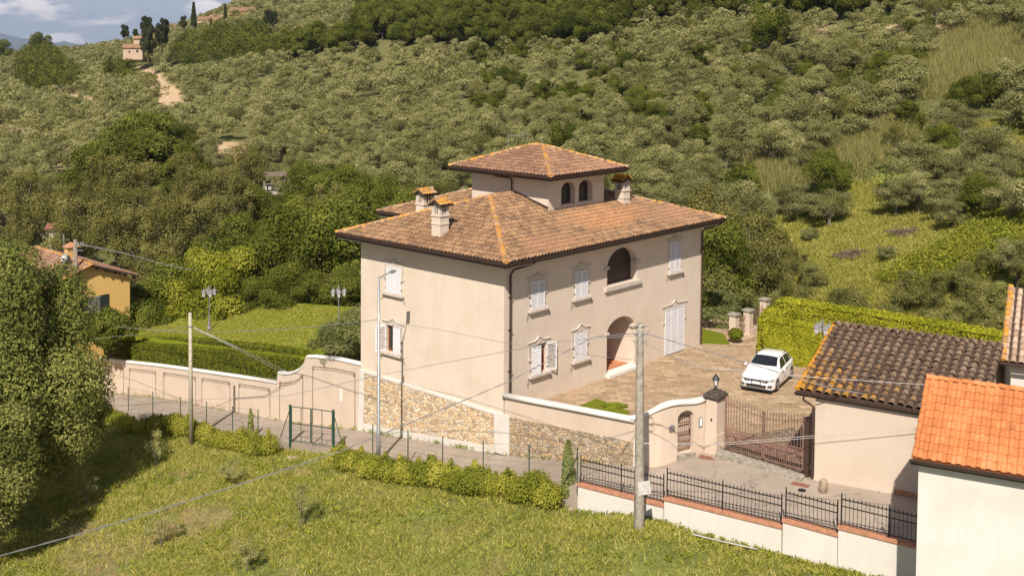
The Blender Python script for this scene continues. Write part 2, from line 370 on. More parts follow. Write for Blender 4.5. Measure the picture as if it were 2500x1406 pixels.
def stonewall(name, dark=0.0):
    m = NT(name); v = m.coord()
    wv = m.n('ShaderNodeVectorMath', {0: v, 1: m.n('ShaderNodeVectorMath', {0: m.noise(v, 2.2, 3, .5, 'Color'), 'Scale': .35}, operation='SCALE').outputs[0]}, operation='ADD').outputs[0]
    wv = m.n('ShaderNodeMapping', {'Vector': wv, 'Scale': (1, 1.0, 1.7)}).outputs[0]
    vo = m.n('ShaderNodeTexVoronoi', {'Vector': wv, 'Scale': 4.1, 'Randomness': 1.0}, feature='DISTANCE_TO_EDGE').outputs['Distance']
    vc = m.n('ShaderNodeTexVoronoi', {'Vector': wv, 'Scale': 4.1, 'Randomness': 1.0}).outputs['Color']
    vs = m.n('ShaderNodeSeparateColor', {0: vc}).outputs[0]
    k = 1.18-.38*dark
    col = m.ramp(vs, [(0.05, (.34*k, .25*k, .17*k)), (.3, (.52*k, .37*k, .22*k)), (.5, (.66*k, .53*k, .37*k)), (.68, (.62*k, .40*k, .20*k)), (.85, (.46*k, .42*k, .36*k)), (1, (.72*k, .62*k, .48*k))])
    col = m.mix(m.ramp(m.noise(v, 7, 5, .7), [(.45, 0.0), (.75, .55)]), col, (.30*k, .22*k, .14*k))
    col = m.mix(m.ramp(m.noise(v, .7, 4, .6), [(.5, 0.0), (.72, .5*(dark+.25))]), col, (.20, .17, .13))
    col = m.mix(m.ramp(vo, [(.02, .9), (.09, 0.0)]), col, (.60*k, .49*k, .36*k))
    hgt = m.math('ADD', m.ramp(vo, [(0, 0.0), (.12, 1.0)]), m.math('MULTIPLY', m.noise(v, 14, 4), .5))
    return m.pbr(col, .92, m.bump(hgt, .05, .9))
M['stone'] = stonewall('golden_rubble_stone'); M['stonedark'] = stonewall('weathered_rubble_stone', 1.0)
def paving():
    m = NT('sandstone_paving'); v = m.coord()
    wv = m.n('ShaderNodeVectorMath', {0: v, 1: m.n('ShaderNodeVectorMath', {0: m.noise(v, .8, 2, .5, 'Color'), 'Scale': .10}, operation='SCALE').outputs[0]}, operation='ADD').outputs[0]
    b = m.n('ShaderNodeTexBrick', {'Vector': wv, 'Color1': (0, 0, 0, 1), 'Color2': (1, 1, 1, 1), 'Mortar': (.5, .5, .5, 1), 'Scale': 1.0, 'Mortar Size': .03, 'Bias': 0.0, 'Brick Width': .72, 'Row Height': .40}, offset=.37)
    col = m.ramp(b.outputs['Color'], [(0, (.22, .145, .08)), (.25, (.34, .235, .14)), (.6, (.43, .305, .19)), (.9, (.49, .36, .235)), (1, (.29, .20, .125))])
    col = m.mix(m.ramp(m.noise(v, .45, 5, .65), [(.38, 0.0), (.62, .7)]), col, (.30, .21, .135))
    col = m.mix(m.ramp(m.noise(v, 3.5, 5, .7), [(.52, 0.0), (.68, .55)]), col, (.62, .52, .38))
    col = m.mix(m.ramp(m.noise(v, 6, 4, .7), [(.5, 0.0), (.66, .45)]), col, (.24, .17, .11))
    col = m.mix(m.math('MULTIPLY', b.outputs['Fac'], .6), col, (.26, .19, .12))
    return m.pbr(col, .88, m.bump(m.math('SUBTRACT', m.noise(v, 6, 3), b.outputs['Fac']), .02, .6))
M['paving'] = paving()
def cobble():
    m = NT('rough_cobbles'); v = m.coord()
    vo = m.n('ShaderNodeTexVoronoi', {'Vector': v, 'Scale': 7.0}); vs = m.n('ShaderNodeSeparateColor', {0: vo.outputs['Color']}).outputs[0]
    col = m.ramp(vs, [(0, (.17, .13, .09)), (.6, (.30, .23, .16)), (1, (.45, .37, .28))])
    col = m.mix(m.ramp(vo.outputs['Distance'], [(.28, 0.0), (.5, .8)]), col, (.11, .085, .055))
    return m.pbr(col, .9, m.bump(vo.outputs['Distance'], -.04, .9))
M['cobble'] = cobble()
def asphalt():
    m = NT('old_asphalt'); v = m.coord()
    col = m.ramp(m.noise(v, .35, 5, .6), [(.3, (.30, .245, .195)), (.5, (.36, .295, .235)), (.72, (.43, .355, .285))])
    col = m.mix(m.ramp(m.noise(v, 25, 4, .7), [(.4, 0.0), (.7, .5)]), col, (.17, .15, .13))
    cr_ = m.n('ShaderNodeTexVoronoi', {'Vector': m.n('ShaderNodeVectorMath', {0: v, 1: m.noise(v, 1.5, 4, .6, 'Color')}, operation='ADD').outputs[0], 'Scale': .33}, feature='DISTANCE_TO_EDGE').outputs['Distance']
    col = m.mix(m.ramp(cr_, [(.002, .7), (.01, 0.0)]), col, (.12, .10, .085))
    col = m.mix(m.ramp(m.noise(v, 2.5, 5, .7), [(.55, 0.0), (.75, .5)]), col, (.38, .32, .25))
    return m.pbr(col, .93, m.bump(m.noise(v, 60, 3), .01, .6))
M['asphalt'] = asphalt()
def ground():
    m = NT('ground_cover'); v = m.coord(); c = m.attr('Col', 'Color')
    k = m.ramp(m.noise(v, 1.6, 6, .7), [(.3, .62), (.5, 1.05), (.72, 1.45)])
    k2 = m.ramp(m.noise(v, 9, 4, .7), [(.3, .68), (.7, 1.3)])
    col = m.mix(1.0, m.mix(1.0, c, k, 'MULTIPLY'), k2, 'MULTIPLY')
    soil = m.math('MULTIPLY', m.ramp(m.noise(v, .42, 6, .68), [(.54, 0.0), (.66, .85)]), m.attr('soil'))
    col = m.mix(soil, col, m.mix(m.ramp(m.noise(v, 7, 6, .8), [(.35, 0.0), (.65, 1.0)]), (.20, .14, .065), (.46, .32, .18)))
    return m.pbr(col, .96, m.bump(m.noise(v, 5, 6, .75), .18, .9), 0, .15)
M['ground'] = ground()
def lawnmat():
    m = NT('mown_lawn'); v = m.coord()
    st = m.n('ShaderNodeMapping', {'Vector': v, 'Rotation': (0, 0, .5), 'Scale': (.5, 3.5, 1)}).outputs[0]
    col = m.ramp(m.noise(st, 1.4, 5, .7), [(.25, (.115, .14, .006)), (.5, (.16, .18, .009)), (.75, (.215, .225, .014))])
    col = m.mix(m.ramp(m.noise(v, 14, 4, .7), [(.4, 0.0), (.7, .55)]), col, (.09, .125, .014))
    return m.pbr(col, .95, m.bump(m.noise(v, 30, 4, .7), .05, .9), 0, .15)
M['lawn'] = lawnmat()
TR = [(.15, .09, .054), (.25, .15, .086), (.35, .207, .112), (.45, .27, .15)]
M['tilemain'] = rooftile('old_roof_tiles', TR, lo=.68, hi=.76, lsc=1.7,
    warm=[(9.5, 1.3, (6.5, 2.6), (.47, .245, .12), .85), (3.5, -.2, (5.0, 1.8), (.40, .215, .12), .6), (14.5, .6, (5, 2.2), (.40, .22, .13), .6)])
M['tiletower'] = rooftile('tower_roof_tiles', [(.17, .095, .062), (.26, .148, .094), (.34, .192, .118), (.44, .255, .155)], lo=.66, hi=.74)
M['tileridge'] = rooftile('lichened_ridge_tiles', [(.22, .13, .08), (.36, .22, .13), (.52, .32, .17), (.62, .42, .26)], lichen=(.64, .31, .04), lo=.475, hi=.57, lsc=2.6)
M['tileridgeold'] = rooftile('pale_ridge_tiles', [(.20, .12, .08), (.32, .20, .13), (.42, .29, .19), (.55, .40, .28)], lichen=(.66, .33, .05), lo=.52, hi=.62, lsc=1.2)
M['tilegarage'] = rooftile('dark_lichened_tiles', [(.10, .064, .041), (.155, .103, .068), (.21, .142, .096), (.30, .205, .138)], lichen=(.52, .26, .035), lo=.575, hi=.68, lsc=3.0, spots=.3, lpos=(-.04, -.06, .22))
M['tilegarageedge'] = rooftile('orange_verge_tiles', [(.12, .07, .04), (.30, .16, .06), (.60, .28, .03), (.66, .32, .04)], lichen=(.72, .32, .02), lo=.40, hi=.50, lsc=2.5)
M['tilenew'] = rooftile('new_orange_tiles', [(.40, .14, .05), (.50, .175, .06), (.58, .21, .075), (.68, .27, .12)], lo=.95, hi=.99)
M['tilesecond'] = rooftile('pinkish_pantiles', [(.28, .19, .13), (.40, .28, .20), (.50, .37, .27), (.58, .44, .33)], lo=.62, hi=.7)
M['carpaint'] = NT('white_car_paint').pbr((.80, .79, .78), .22, None, 0, .5, Coat_Weight=.6, Coat_Roughness=.05)
M['carglass'] = NT('car_glass').pbr((.012, .014, .018), .05, None, 0, .8)
M['rubber'] = plain('black_rubber', (.02, .02, .02), .8, 0, .1)
M['blackplastic'] = plain('black_plastic', (.022, .022, .024), .4, 0, .1)
M['chrome'] = plain('silver_trim', (.62, .60, .60), .25, .6)
M['rim'] = plain('grey_alloy', (.30, .29, .29), .35, .6)
M['plateblue'] = plain('blue_plate_end', (.04, .13, .55), .5)
M['plate'] = plain('white_plate', (.75, .76, .78), .5, 0, .02)
M['headlamp'] = plain('headlamp_glass', (.42, .43, .45), .12, .2)
M['red'] = plain('red_lamp', (.45, .02, .02), .3)
M['solar'] = plain('solar_cells', (.03, .035, .06), .15)
M['shuttergreen'] = plain('dark_green_shutters', (.022, .032, .03), .6)
M['blueghost'] = plain('blue_ridge', (.05, .075, .07), .95)
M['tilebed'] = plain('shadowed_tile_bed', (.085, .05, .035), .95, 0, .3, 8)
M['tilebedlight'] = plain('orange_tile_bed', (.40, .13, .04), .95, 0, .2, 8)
# ------------------------------------------------------------------ terrain
ctl = []
def cz(x, y, z): ctl.append((x, y, z))
def ch(X, Y, z): cz(*H(X, Y, z))
def cd(px, py, d): p = at_d(px, py, d); cz(*p)
# under and beside the lane
for X, Y, z in [(-1.2, -.1, -2.3), (-1.2, 5, -2.9), (-1.2, 10.6, -3.55), (-1.2, 18.5, -4.8), (-1.2, 25.6, -5.55), (-1.2, 31, -6.2), (-1.2, 39, -7.45), (-1.2, 55, -9.5),
                (-1.2, -4.5, -1.95), (-1.5, -8, -1.9), (1, -12, -1.8), (-.2, -16, -1.7), (1, -19.5, -1.5), (1.5, -26, -1.5)]: ch(X, Y, z)
# the field in front of the lane
for X, Y, z in [(-3.6, -5.5, -1.95), (-4, -1.5, -2.3), (-4.3, 2, -2.8), (-4.4, 5.8, -3.1), (-4.2, 9, -3.5), (-4.4, 12, -4.0), (-3.6, 18, -4.8), (-3.6, 23.5, -5.4), (-3.6, 31, -6.3), (-3.6, 42, -8.2)]: ch(X, Y, z)
for px, py, d in [(1440, 1250, 46.1), (1545, 1270, 44.6), (1560, 1308, 42.5), (1690, 1300, 42.9), (1810, 1345, 42.2), (1930, 1368, 41.1), (2140, 1403, 39.9), (2350, 1450, 38.5)]: cd(px, py, d)
for x, y, z in [(0, 43, -2.9), (-8, 45, -3.9), (-16, 47.5, -5.0), (-24, 52, -6.2), (-34, 60, -7.8), (-10, 51, -3.5), (-17, 57, -4.7), (-24, 66, -6.6), (4, 39.5, -2.1), (10, 37, -2.0), (16, 35.5, -1.9), (0, 32, -4.6), (-18, 34, -6.6), (14, 28, -3.6), (30, 33, -1.5), (0, 5, -10), (-40, 30, -11), (40, 10, -6)]: cz(x, y, z)
# under the villa, yard and garden
for X, Y, z in [(5, 3, -1.6), (12, 5, -1.3), (18, -8, -1.2), (10, -16, -1.2), (22, -20, -1.3), (22, 3, -1.3), (3, 14, -3.0), (8, 18, -3.0), (4, 26, -4.2), (4, 34, -5.2), (9.3, 30, -4.2), (9.5, 22, -2.8), (14, 14, -3)]: ch(X, Y, z)
# the valley behind and the hillside
for x, y, z in [(-38, 92, -8.5), (-26, 98, -9), (-14, 96, -7.5), (-2, 96, -6), (10, 92, -4.5), (20, 84, -2.6), (31, 76, -1.0), (38, 66, -.3), (34, 50, -.6), (-48, 80, -9.5), (-60, 110, -12)]: cz(x, y, z)
for px, py, d in [(0, 133, 760), (140, 128, 700), (270, 122, 640), (400, 98, 600), (150, 205, 470), (50, 350, 260), (330, 270, 320), (240, 400, 190), (90, 490, 150), (450, 450, 165), (600, 255, 300), (560, 170, 420), (480, 84, 560), (600, 72, 590), (740, 5, 620), (760, -90, 740),
                  (900, 100, 340), (900, 250, 262), (1000, 400, 175), (1200, 20, 365), (1200, 150, 300), (1200, 300, 225), (1500, 60, 310), (1500, 200, 242), (1500, 350, 175), (1500, -110, 400), (1200, -90, 430), (1850, -110, 360), (2150, -120, 320),
                  (1800, 60, 270), (1800, 200, 205), (1800, 350, 150), (1800, 510, 112), (2100, 40, 230), (2100, 200, 172), (2100, 400, 122), (2120, 550, 103), (2450, 20, 210), (2450, 200, 148), (2450, 400, 108), (2450, 550, 89), (2480, 690, 76), (2480, -90, 270), (2750, 300, 120), (2750, 500, 90), (-250, 300, 280), (-250, 500, 150)]: cd(px, py, d)
for x, y, z in [(-900, 1500, -30), (-420, 1100, -20), (-250, 1000, -25), (-160, 860, 8), (-60, 900, 95), (300, 1100, 170), (900, 1100, 210), (1800, 1500, 200), (-2500, 2500, -60), (-1200, 3500, -60), (0, 3500, 90), (2500, 3500, 150), (250, 300, 90), (-450, 300, -14), (-250, 120, -16), (200, 100, 22)]: cz(x, y, z)
_c = np.array(ctl); _n = len(_c); _S = 60.0
def _phi(r): return np.sqrt(r*r+.3)          # multiquadric: gentle between the known heights
_A = np.zeros((_n+3, _n+3)); _A[:_n, :_n] = _phi(np.linalg.norm(_c[:, None, :2]-_c[None, :, :2], axis=2)/_S*6) + np.eye(_n)*1e-3
_A[:_n, _n:] = np.c_[np.ones(_n), _c[:, :2]/_S]; _A[_n:, :_n] = _A[:_n, _n:].T
_w = np.linalg.solve(_A, np.r_[_c[:, 2], 0, 0, 0])
def zt(x, y):
    x = np.atleast_1d(np.asarray(x, float)); y = np.atleast_1d(np.asarray(y, float)); out = np.empty(len(x))
    for i in range(0, len(x), 20000):
        X = x[i:i+20000]; Y = y[i:i+20000]
        out[i:i+20000] = _phi(np.hypot(X[:, None]-_c[:, 0], Y[:, None]-_c[:, 1])/_S*6)@_w[:_n]+_w[_n]+X/_S*_w[_n+1]+Y/_S*_w[_n+2]
    d = np.hypot(x-5, y-60); k = np.clip((d-60)/120, 0, 1)
    hx_ = (x-OX)*cyw+(y-OY)*syw; hy_ = -(x-OX)*syw+(y-OY)*cyw
    lim = np.interp(hy_, [-28, -7.08, -3.5, 62], [-.02, -2.86, -3.05, -3.2])
    lz = np.interp(hy_, [-22, -15, -12, -7.6, -3.5, 0, 5, 10.6, 18.5, 25.6, 31, 39.1, 50, 62], [.1, -.2, -.45, -.9, -1.45, -1.97, -2.5, -3.22, -4.45, -5.23, -5.86, -7.15, -8.7, -10.4])-.75
    und = (hx_ > lim) & (hy_ > -28) & (hy_ < 62) & (hx_ < 24) & ~((hx_ > 1) & (hy_ > 42)); out = np.where(und, np.minimum(out, lz), out)
    out += k*(1.3*np.sin(x*.043+1.3*np.sin(y*.031))*np.cos(y*.037+.8)+.6*np.sin(x*.13+2)*np.sin(y*.11))
    return out
def zt1(x, y): return float(zt(x, y)[0])
def ground_at(px, py, d0=70.0, d1=2500.0):
    r = ray(px, py); d = np.geomspace(d0, d1, 900); P = C0+r[None]*(d/r[1])[:, None]
    g = P[:, 2]-zt(P[:, 0], P[:, 1]); i = np.argmax(g < 0)
    if not (g < 0).any(): i = 899
    return P[i]
def barep(x, y):      # where the field is worn bare
    v = np.sin(x*.31+1.7*np.sin(y*.23+1.1))+np.sin(y*.43-x*.17+2.0)+.6*np.sin(x*1.1+y*.7)+.5*np.sin(x*.6-y*1.3+1.0)+.35*np.sin(x*2.3+1)*np.sin(y*2.6)
    left = np.clip((-6-x)/14, 0, 1)*np.clip((58-y)/8, 0, 1)
    return np.clip((v-1.75+1.35*left)*1.3, 0, 1)
# colour zones, given by outlines (pixels of the photo) that are carried onto the hillside
def onhill(poly, d0=70): return [tuple(ground_at(px, py, d0)[:2]) for px, py in poly]
CLEAR = [onhill(p) for p in ([(1900, 520), (1990, 470), (2080, 440), (2130, 450), (2150, 545), (2300, 530), (2520, 540), (2520, 700), (2120, 700), (1930, 640)],
                             [(2370, 300), (2520, 285), (2520, 400), (2400, 370)], [(2150, 380), (2260, 400), (2330, 450), (2130, 460)])]
PATHS = [(onhill(p), wd) for p, wd in (([(320, 170), (360, 185), (385, 205), (410, 225), (415, 265)], 3.2), ([(140, 222), (175, 238), (205, 252), (225, 275)], 3.0),
         ([(0, 312), (30, 330), (60, 348), (110, 365)], 3.0), ([(530, 355), (560, 362), (570, 385)], 3.5), ([(355, 400), (385, 402)], 2.5), ([(590, 415), (620, 415)], 2.0), ([(1055, 130), (1085, 133)], 2), ([(2180, 70), (2290, 75)], 1.5), ([(1960, 75), (2010, 80)], 1.5), ([(640, 425), (690, 440)], 2.0))]
def seg_dist(P, a, b):
    a = np.array(a); b = np.array(b); t = np.clip(((P-a)@(b-a))/max((b-a)@(b-a), 1e-9), 0, 1); return np.linalg.norm(P-(a+t[:, None]*(b-a)), axis=1)
def path_dist(P):
    d = np.full(len(P), 1e9)
    for pl, wd in PATHS:
        for a, b in zip(pl[:-1], pl[1:]): d = np.minimum(d, seg_dist(P, a, b)-wd)
    return d
nA, nR = 340, 420
ang = np.linspace(-math.radians(48), math.radians(48), nA); rad = np.concatenate([np.geomspace(8, 34, 24)[:-1], np.geomspace(34, 640, nR-84), np.geomspace(640, 5200, 62)[1:]]); nR = len(rad)
GX = (rad[:, None]*np.sin(ang)[None]).ravel(); GY = (rad[:, None]*np.cos(ang)[None]).ravel(); GZ = zt(GX, GY)
P2 = np.c_[GX, GY]
col = np.tile(np.array([.135, .135, .05]), (len(GX), 1))
far = np.hypot(GX, GY)
hx = (GX-OX)*cyw+(GY-OY)*syw; hy = -(GX-OX)*syw+(GY-OY)*cyw          # villa frame
field = (hx < -1) & (far < 90)
col[field] = (.165, .185, .045); bp = barep(GX, GY)[:, None]*field[:, None]; col = col*(1-bp*.55)+np.array([.33, .24, .12])*bp*.55
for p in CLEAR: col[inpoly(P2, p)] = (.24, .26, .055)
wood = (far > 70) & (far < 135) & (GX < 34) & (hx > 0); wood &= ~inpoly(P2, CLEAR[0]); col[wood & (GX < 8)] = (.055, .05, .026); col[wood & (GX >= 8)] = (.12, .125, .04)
pd = path_dist(P2); k = np.clip(1-pd/1.2, 0, 1)[:, None]*(far > 100)[:, None]; col = col*(1-k)+np.array([.50, .36, .22])*k
gl = inpoly(P2, onhill([(0, 250), (300, 240), (420, 300), (300, 420), (0, 420)])); col[gl & (pd > .5)] = (.22, .19, .085)
soil = np.where(field, 1.0, .35); soil[(far > 34) & (GX < -14) & field & (GY < 60)] = 1.7; soil[field & (GX > -6)] = .5
for p in CLEAR: soil[inpoly(P2, p)] = .15
idx = np.arange(nR*nA).reshape(nR, nA)
Qf = np.stack([idx[:-1, :-1], idx[:-1, 1:], idx[1:, 1:], idx[1:, :-1]], -1).reshape(-1, 4)
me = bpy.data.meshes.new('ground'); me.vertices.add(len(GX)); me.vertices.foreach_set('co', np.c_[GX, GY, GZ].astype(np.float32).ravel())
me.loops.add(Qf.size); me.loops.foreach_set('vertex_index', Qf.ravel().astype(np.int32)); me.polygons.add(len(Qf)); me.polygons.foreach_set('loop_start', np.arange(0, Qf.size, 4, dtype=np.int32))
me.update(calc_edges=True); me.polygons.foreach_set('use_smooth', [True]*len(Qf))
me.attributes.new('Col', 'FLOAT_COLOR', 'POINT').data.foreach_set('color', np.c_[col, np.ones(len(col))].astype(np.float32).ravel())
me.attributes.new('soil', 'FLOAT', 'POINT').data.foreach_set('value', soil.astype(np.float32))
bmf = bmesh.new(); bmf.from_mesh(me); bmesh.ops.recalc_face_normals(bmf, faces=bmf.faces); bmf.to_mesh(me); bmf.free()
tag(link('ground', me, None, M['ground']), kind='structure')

# the lane: a strip with real thickness, held by the walls
def fx_(Y): return -2.88+(-7.08-Y)*.136     # the line of the white wall's railing
LANE = [((0, 62), -10.4, -10.5, (-3.2, 62)), ((0, 50), -8.7, -8.8, (-3.2, 50)), ((0, 39.1), -7.15, -7.2, (-3.1, 39.1)), ((0, 31), -5.86, -5.9, (-3.05, 31)), ((0, 25.6), -5.23, -5.3, (-3, 25.6)), ((0, 18.5), -4.45, -4.55, (-3, 18.5)), ((0, 14.5), -3.85, -3.95, (-3, 14.5)),
        ((0, 10.6), -3.22, -3.35, (-3, 10.6)), ((0, 5), -2.5, -2.62, (-3, 5)), ((0, 0), -1.97, -2.08, (-3, 0)), ((0, -3.5), -1.3, -1.45, (-3, -3.5)), ((0, -7.6), -.52, -.80, (-2.86, -7.0))]+[
        (i, zi, zo, (fx_(Y), Y)) for i, zi, zo, Y in (((.6, -8.9), -.33, -.82, -8.2), ((1.1, -9.2), -.22, -.80, -9.2), ((2.6, -9.7), -.12, -.72, -9.9), ((3.0, -10.3), -.06, -.62, -10.6), ((2.9, -12.3), 0.0, -.45, -12.8),
        ((2.7, -14.4), .03, -.30, -15.0), ((3.1, -15.1), .05, -.20, -16.3), ((4.0, -19.1), .12, .02, -18.4), ((4.8, -22.5), .14, .2, -21), ((5.8, -29), .15, .4, -28))]
def strip(rows, name, mat, z_add=0.0, thick=2.2):
    n = 9; vs = []; 
    # refine along the length
    fine = []
    for a, b in zip(rows[:-1], rows[1:]):
        for t in np.linspace(0, 1, 5)[:-1]: fine.append(tuple(tuple(np.array(p)*(1-t)+np.array(q)*t) if hasattr(p, '__len__') else p*(1-t)+q*t for p, q in zip(a, b)))
    fine.append(rows[-1])
    for (a, z, z9, b) in fine:
        for j in range(n):
            t = j/(n-1); x, y, _ = H(a[0]*(1-t)+b[0]*t, a[1]*(1-t)+b[1]*t); vs.append((x, y, z*(1-t)+z9*t+z_add-.05*(2*t-1)**2))
    m = len(fine); fs = [(i*n+j, i*n+j+1, (i+1)*n+j+1, (i+1)*n+j) for i in range(m-1) for j in range(n-1)]
    mb = MB(); mb.add(vs, fs)
    for side in (0, n-1):
        top = [vs[i*n+side] for i in range(m)]; low = [(p[0], p[1], p[2]-thick) for p in top]
        mb.add(top+low, [(i, i+1, m+i+1, m+i) for i in range(m-1)])
    o = mb.build(name, mat, None, True); return o
def lane_z(X, Y):
    ys = [r[0][1] for r in LANE][::-1]; f = lambda k: float(np.interp(Y, ys, [k(r) for r in LANE][::-1])); xi, xo = f(lambda r: r[0][0]), f(lambda r: r[3][0]); t = min(1, max(0, (xi-X)/(xi-xo)))
    return f(lambda r: r[1])*(1-t)+f(lambda r: r[2])*t-.05*(2*t-1)**2
tag(strip(LANE, 'lane', M['asphalt']), kind='structure')
# yard platform (paved) and garden
def slab(name, poly, z1, z0, mat, zf=None):
    mb = MB(); mb.prism(poly, lambda a, b, t: H(a, b, t), z0, z1); return tag(mb.build(name, mat), kind='structure')
YARD = [(.15, 0), (.15, -7.9), (.9, -8.75), (1.5, -9.0), (2.8, -9.45), (3.05, -10.1), (2.95, -14.4), (2.75, -14.85), (3.6, -14.9), (4.8, -22.5), (24, -22.5), (24, 4), (17.6, 4), (17.6, 10), (.15, 10)]
slab('courtyard', YARD, 0.0, -2.4, M['paving'])
slab('gravel', [(3.0, -10.2), (2.95, -14.4), (2.75, -14.8), (6.2, -13.2), (7.8, -11.2), (5.0, -10.0)], .006, -.3, M['cobble'])
tag(slab('threshold', [(2.35, -10.35), (2.95, -10.3), (2.72, -14.45), (2.1, -14.6)], .045, -.4, M['concrete']), kind='structure')
slab('border_paving', [(.9, -.02), (.9, -1.35), (17.5, -1.35), (17.5, -.02)], .005, -.2, M['paving'])
slab('lawn_corner', [(3.0, -2.0), (4.9, -1.9), (4.4, -4.3), (2.6, -5.2)], .035, -.2, M['lawn'])
slab('side_lawn', [(17.75, -.1), (18.6, -1.4), (20.5, .2), (20.9, 3.9), (17.75, 3.9)], .03, -.2, M['lawn'])
def zl(X, Y):
    z = -.115*(Y-20)+(X-8.5)*.2
    return z if Y > 16 else z*(1-(16-Y)/6)+(-.35+.03*X)*(16-Y)/6
mb = MB(); nx, ny = 24, 60; vs = []
for j in range(ny):
    for i in range(nx):
        X = .32+(9.6-.32)*i/(nx-1); Y = 10.5+(42-10.5)*j/(ny-1)
        z = zl(X, Y) - (.9 if X < 1.9 else 0)*min(1, max(0, (Y-15)/3))+.03*math.sin(X*2.1+Y)*math.sin(Y*1.3)
        vs.append(H(X, Y, z))
mb.add(vs, [(j*nx+i, j*nx+i+1, (j+1)*nx+i+1, (j+1)*nx+i) for j in range(ny-1) for i in range(nx-1)])
edge = [i for i in range(nx)]+[j*nx+nx-1 for j in range(1, ny)]+[(ny-1)*nx+i for i in range(nx-2, -1, -1)]+[j*nx for j in range(ny-2, 0, -1)]
ev = [vs[i] for i in edge]; lo = [(p[0], p[1], p[2]-4.5) for p in ev]; m_ = len(ev)
mb.add(ev+lo, [(i, (i+1) % m_, m_+(i+1) % m_, m_+i) for i in range(m_)])
tag(mb.build('garden_lawn', M['lawn'], None, True), kind='structure')

# ------------------------------------------------------------------ roof builder
def tiled_slope(mb_t, mb_b, A, U, V, N, poly, pu=.245, pv=.36, r=.093, lift=.03, jit=.012, flat=False):
    """A origin, U along the eave, V up the slope, N normal; poly (u,v) outline; mb_t gets the tiles, mb_b the bed"""
    A, U, V, N = map(Vector, (A, U, V, N)); us = [p[0] for p in poly]; vs_ = [p[1] for p in poly]
    mb_b.prism(poly, lambda a, b, t: A+U*a+V*b+N*t, -.10, .0)
    u = min(us)+pu/2; pts = []; 
    while u < max(us):
        v = min(vs_)
        while v < max(vs_): pts.append((u, v)); v += pv
        u += pu
    if not pts: return
    # keep tiles whose middle lies on the slope
    ok = inpoly([(a, b+pv*.5) for a, b in pts], poly)
    cs = [(math.cos(q), math.sin(q)) for q in (math.pi*k/5 for k in range(6))]
    for (u, v), k in zip(pts, ok):
        if not k: continue
        du = random.uniform(-jit, jit); dv = random.uniform(-jit, jit)*1.6; h = random.uniform(0, .012)
        a, b = [], []
        if flat:   # flat-pan tiles with one roll
            prof = [(-pu/2, .012), (-pu*.1, .012), (pu*.02, .05), (pu*.22, .062), (pu*.42, .05), (pu*.5, .02)]
            a = [A+U*(u+x)+V*(v-.01)+N*(z+.035) for x, z in prof]; b = [A+U*(u+x)+V*(v+pv+.03)+N*(z+.004) for x, z in prof]
            c = [A+U*(u+x)+V*(v-.01)+N*(z+.012) for x, z in prof]
            mb_t.add(a+b+c, [(i, i+1, 6+i+1, 6+i) for i in range(5)]+[(i+1, i, 12+i, 12+i+1) for i in range(5)])
            continue
        for x, z in cs:
            a.append(A+U*(u+du+x*r)+V*(v+dv-.02)+N*(z*r*.85+lift+h)); b.append(A+U*(u+du*.3+x*r*.8)+V*(v+dv+pv+.05)+N*(z*r*.75+.008))
        mb_t.add(a+b, [(i, i+1, 6+i+1, 6+i) for i in range(5)])
def ridge_row(mb, a, b, r=.14, step=.36, up=.02):
    a, b = Vector(a), Vector(b); d = b-a; L = d.length; d.normalize(); s = d.cross(Vector((0, 0, 1))).normalized(); n = s.cross(d).normalized()
    k = int(L/step); cs = [(math.cos(q), math.sin(q)) for q in (math.pi*i/6 for i in range(7))]
    for i in range(k+1):
        t = i*step; rr = r*random.uniform(.93, 1.07); off = s*random.uniform(-.012, .012)
        p0 = a+d*t+off; p1 = a+d*min(L, t+step*1.15)+off
        A_ = [p0+s*x*rr+n*(z*rr*.9+up+.03-.04) for x, z in cs]; B_ = [p1+s*x*rr*.85+n*(z*rr*.78+up-.04) for x, z in cs]
        mb.add(A_+B_+[p0+n*(up-.06)], [(j, j+1, 8+j, 7+j) for j in range(6)]+[(j+1, j, 14) for j in range(6)])
def slope_frame(p0, p1, top):
    p0, p1, top = map(Vector, (p0, p1, top)); U = (p1-p0).normalized(); V = (top-p0)-U*(top-p0).dot(U); V.normalize(); N = U.cross(V)
    if N.z < 0: N = -N
    return p0, U, V, N
def slope_poly(p0, U, V, pts): return [((Vector(p)-p0).dot(U), (Vector(p)-p0).dot(V)) for p in pts]
def do_slope(mt, mbed, corners, **k):   # corners: eave start, eave end, then the rest anticlockwise
    top = max(corners, key=lambda p: p[2]); A, U, V, N = slope_frame(corners[0], corners[1], top)
    tiled_slope(mt, mbed, A, U, V, N, slope_poly(A, U, V, corners), **k)
# ------------------------------------------------------------------ the villa
LX, LY, OV, HE, HP, HS = 17.56, 10.48, .96, 7.56, 9.61, 7.30
villa = empty('villa', (OX, OY, 0), YAW, 'large plaster villa with hipped tile roof and a small square tower on top', 'villa')
from mathutils.geometry import tessellate_polygon
def arch_pts(x0, x1, z0, zs, zt_, n=14):
    c = (x0+x1)/2; a = (x1-x0)/2
    return [(x0, z0), (x1, z0), (x1, zs)]+[(c+a*math.cos(math.pi*i/n), zs+(zt_-zs)*math.sin(math.pi*i/n)) for i in range(1, n)]+[(x0, zs)]
def holed_wall(mb, outer, holes, fn, depth=.3):
    """flat wall with openings; fn(a, z, t) places a point at depth t behind the face; reveals follow each opening"""
    loops = [[Vector((a, b, 0)) for a, b in p] for p in [outer]+holes]; flat = [p for l in loops for p in l]
    tris = tessellate_polygon(loops); mb.add([fn(p.x, p.y, 0) for p in flat], [tuple(t) for t in tris])
    for h in holes:
        n = len(h); mb.add([fn(a, b, 0) for a, b in h]+[fn(a, b, depth) for a, b in h], [(i, (i+1) % n, n+(i+1) % n, n+i) for i in range(n)])
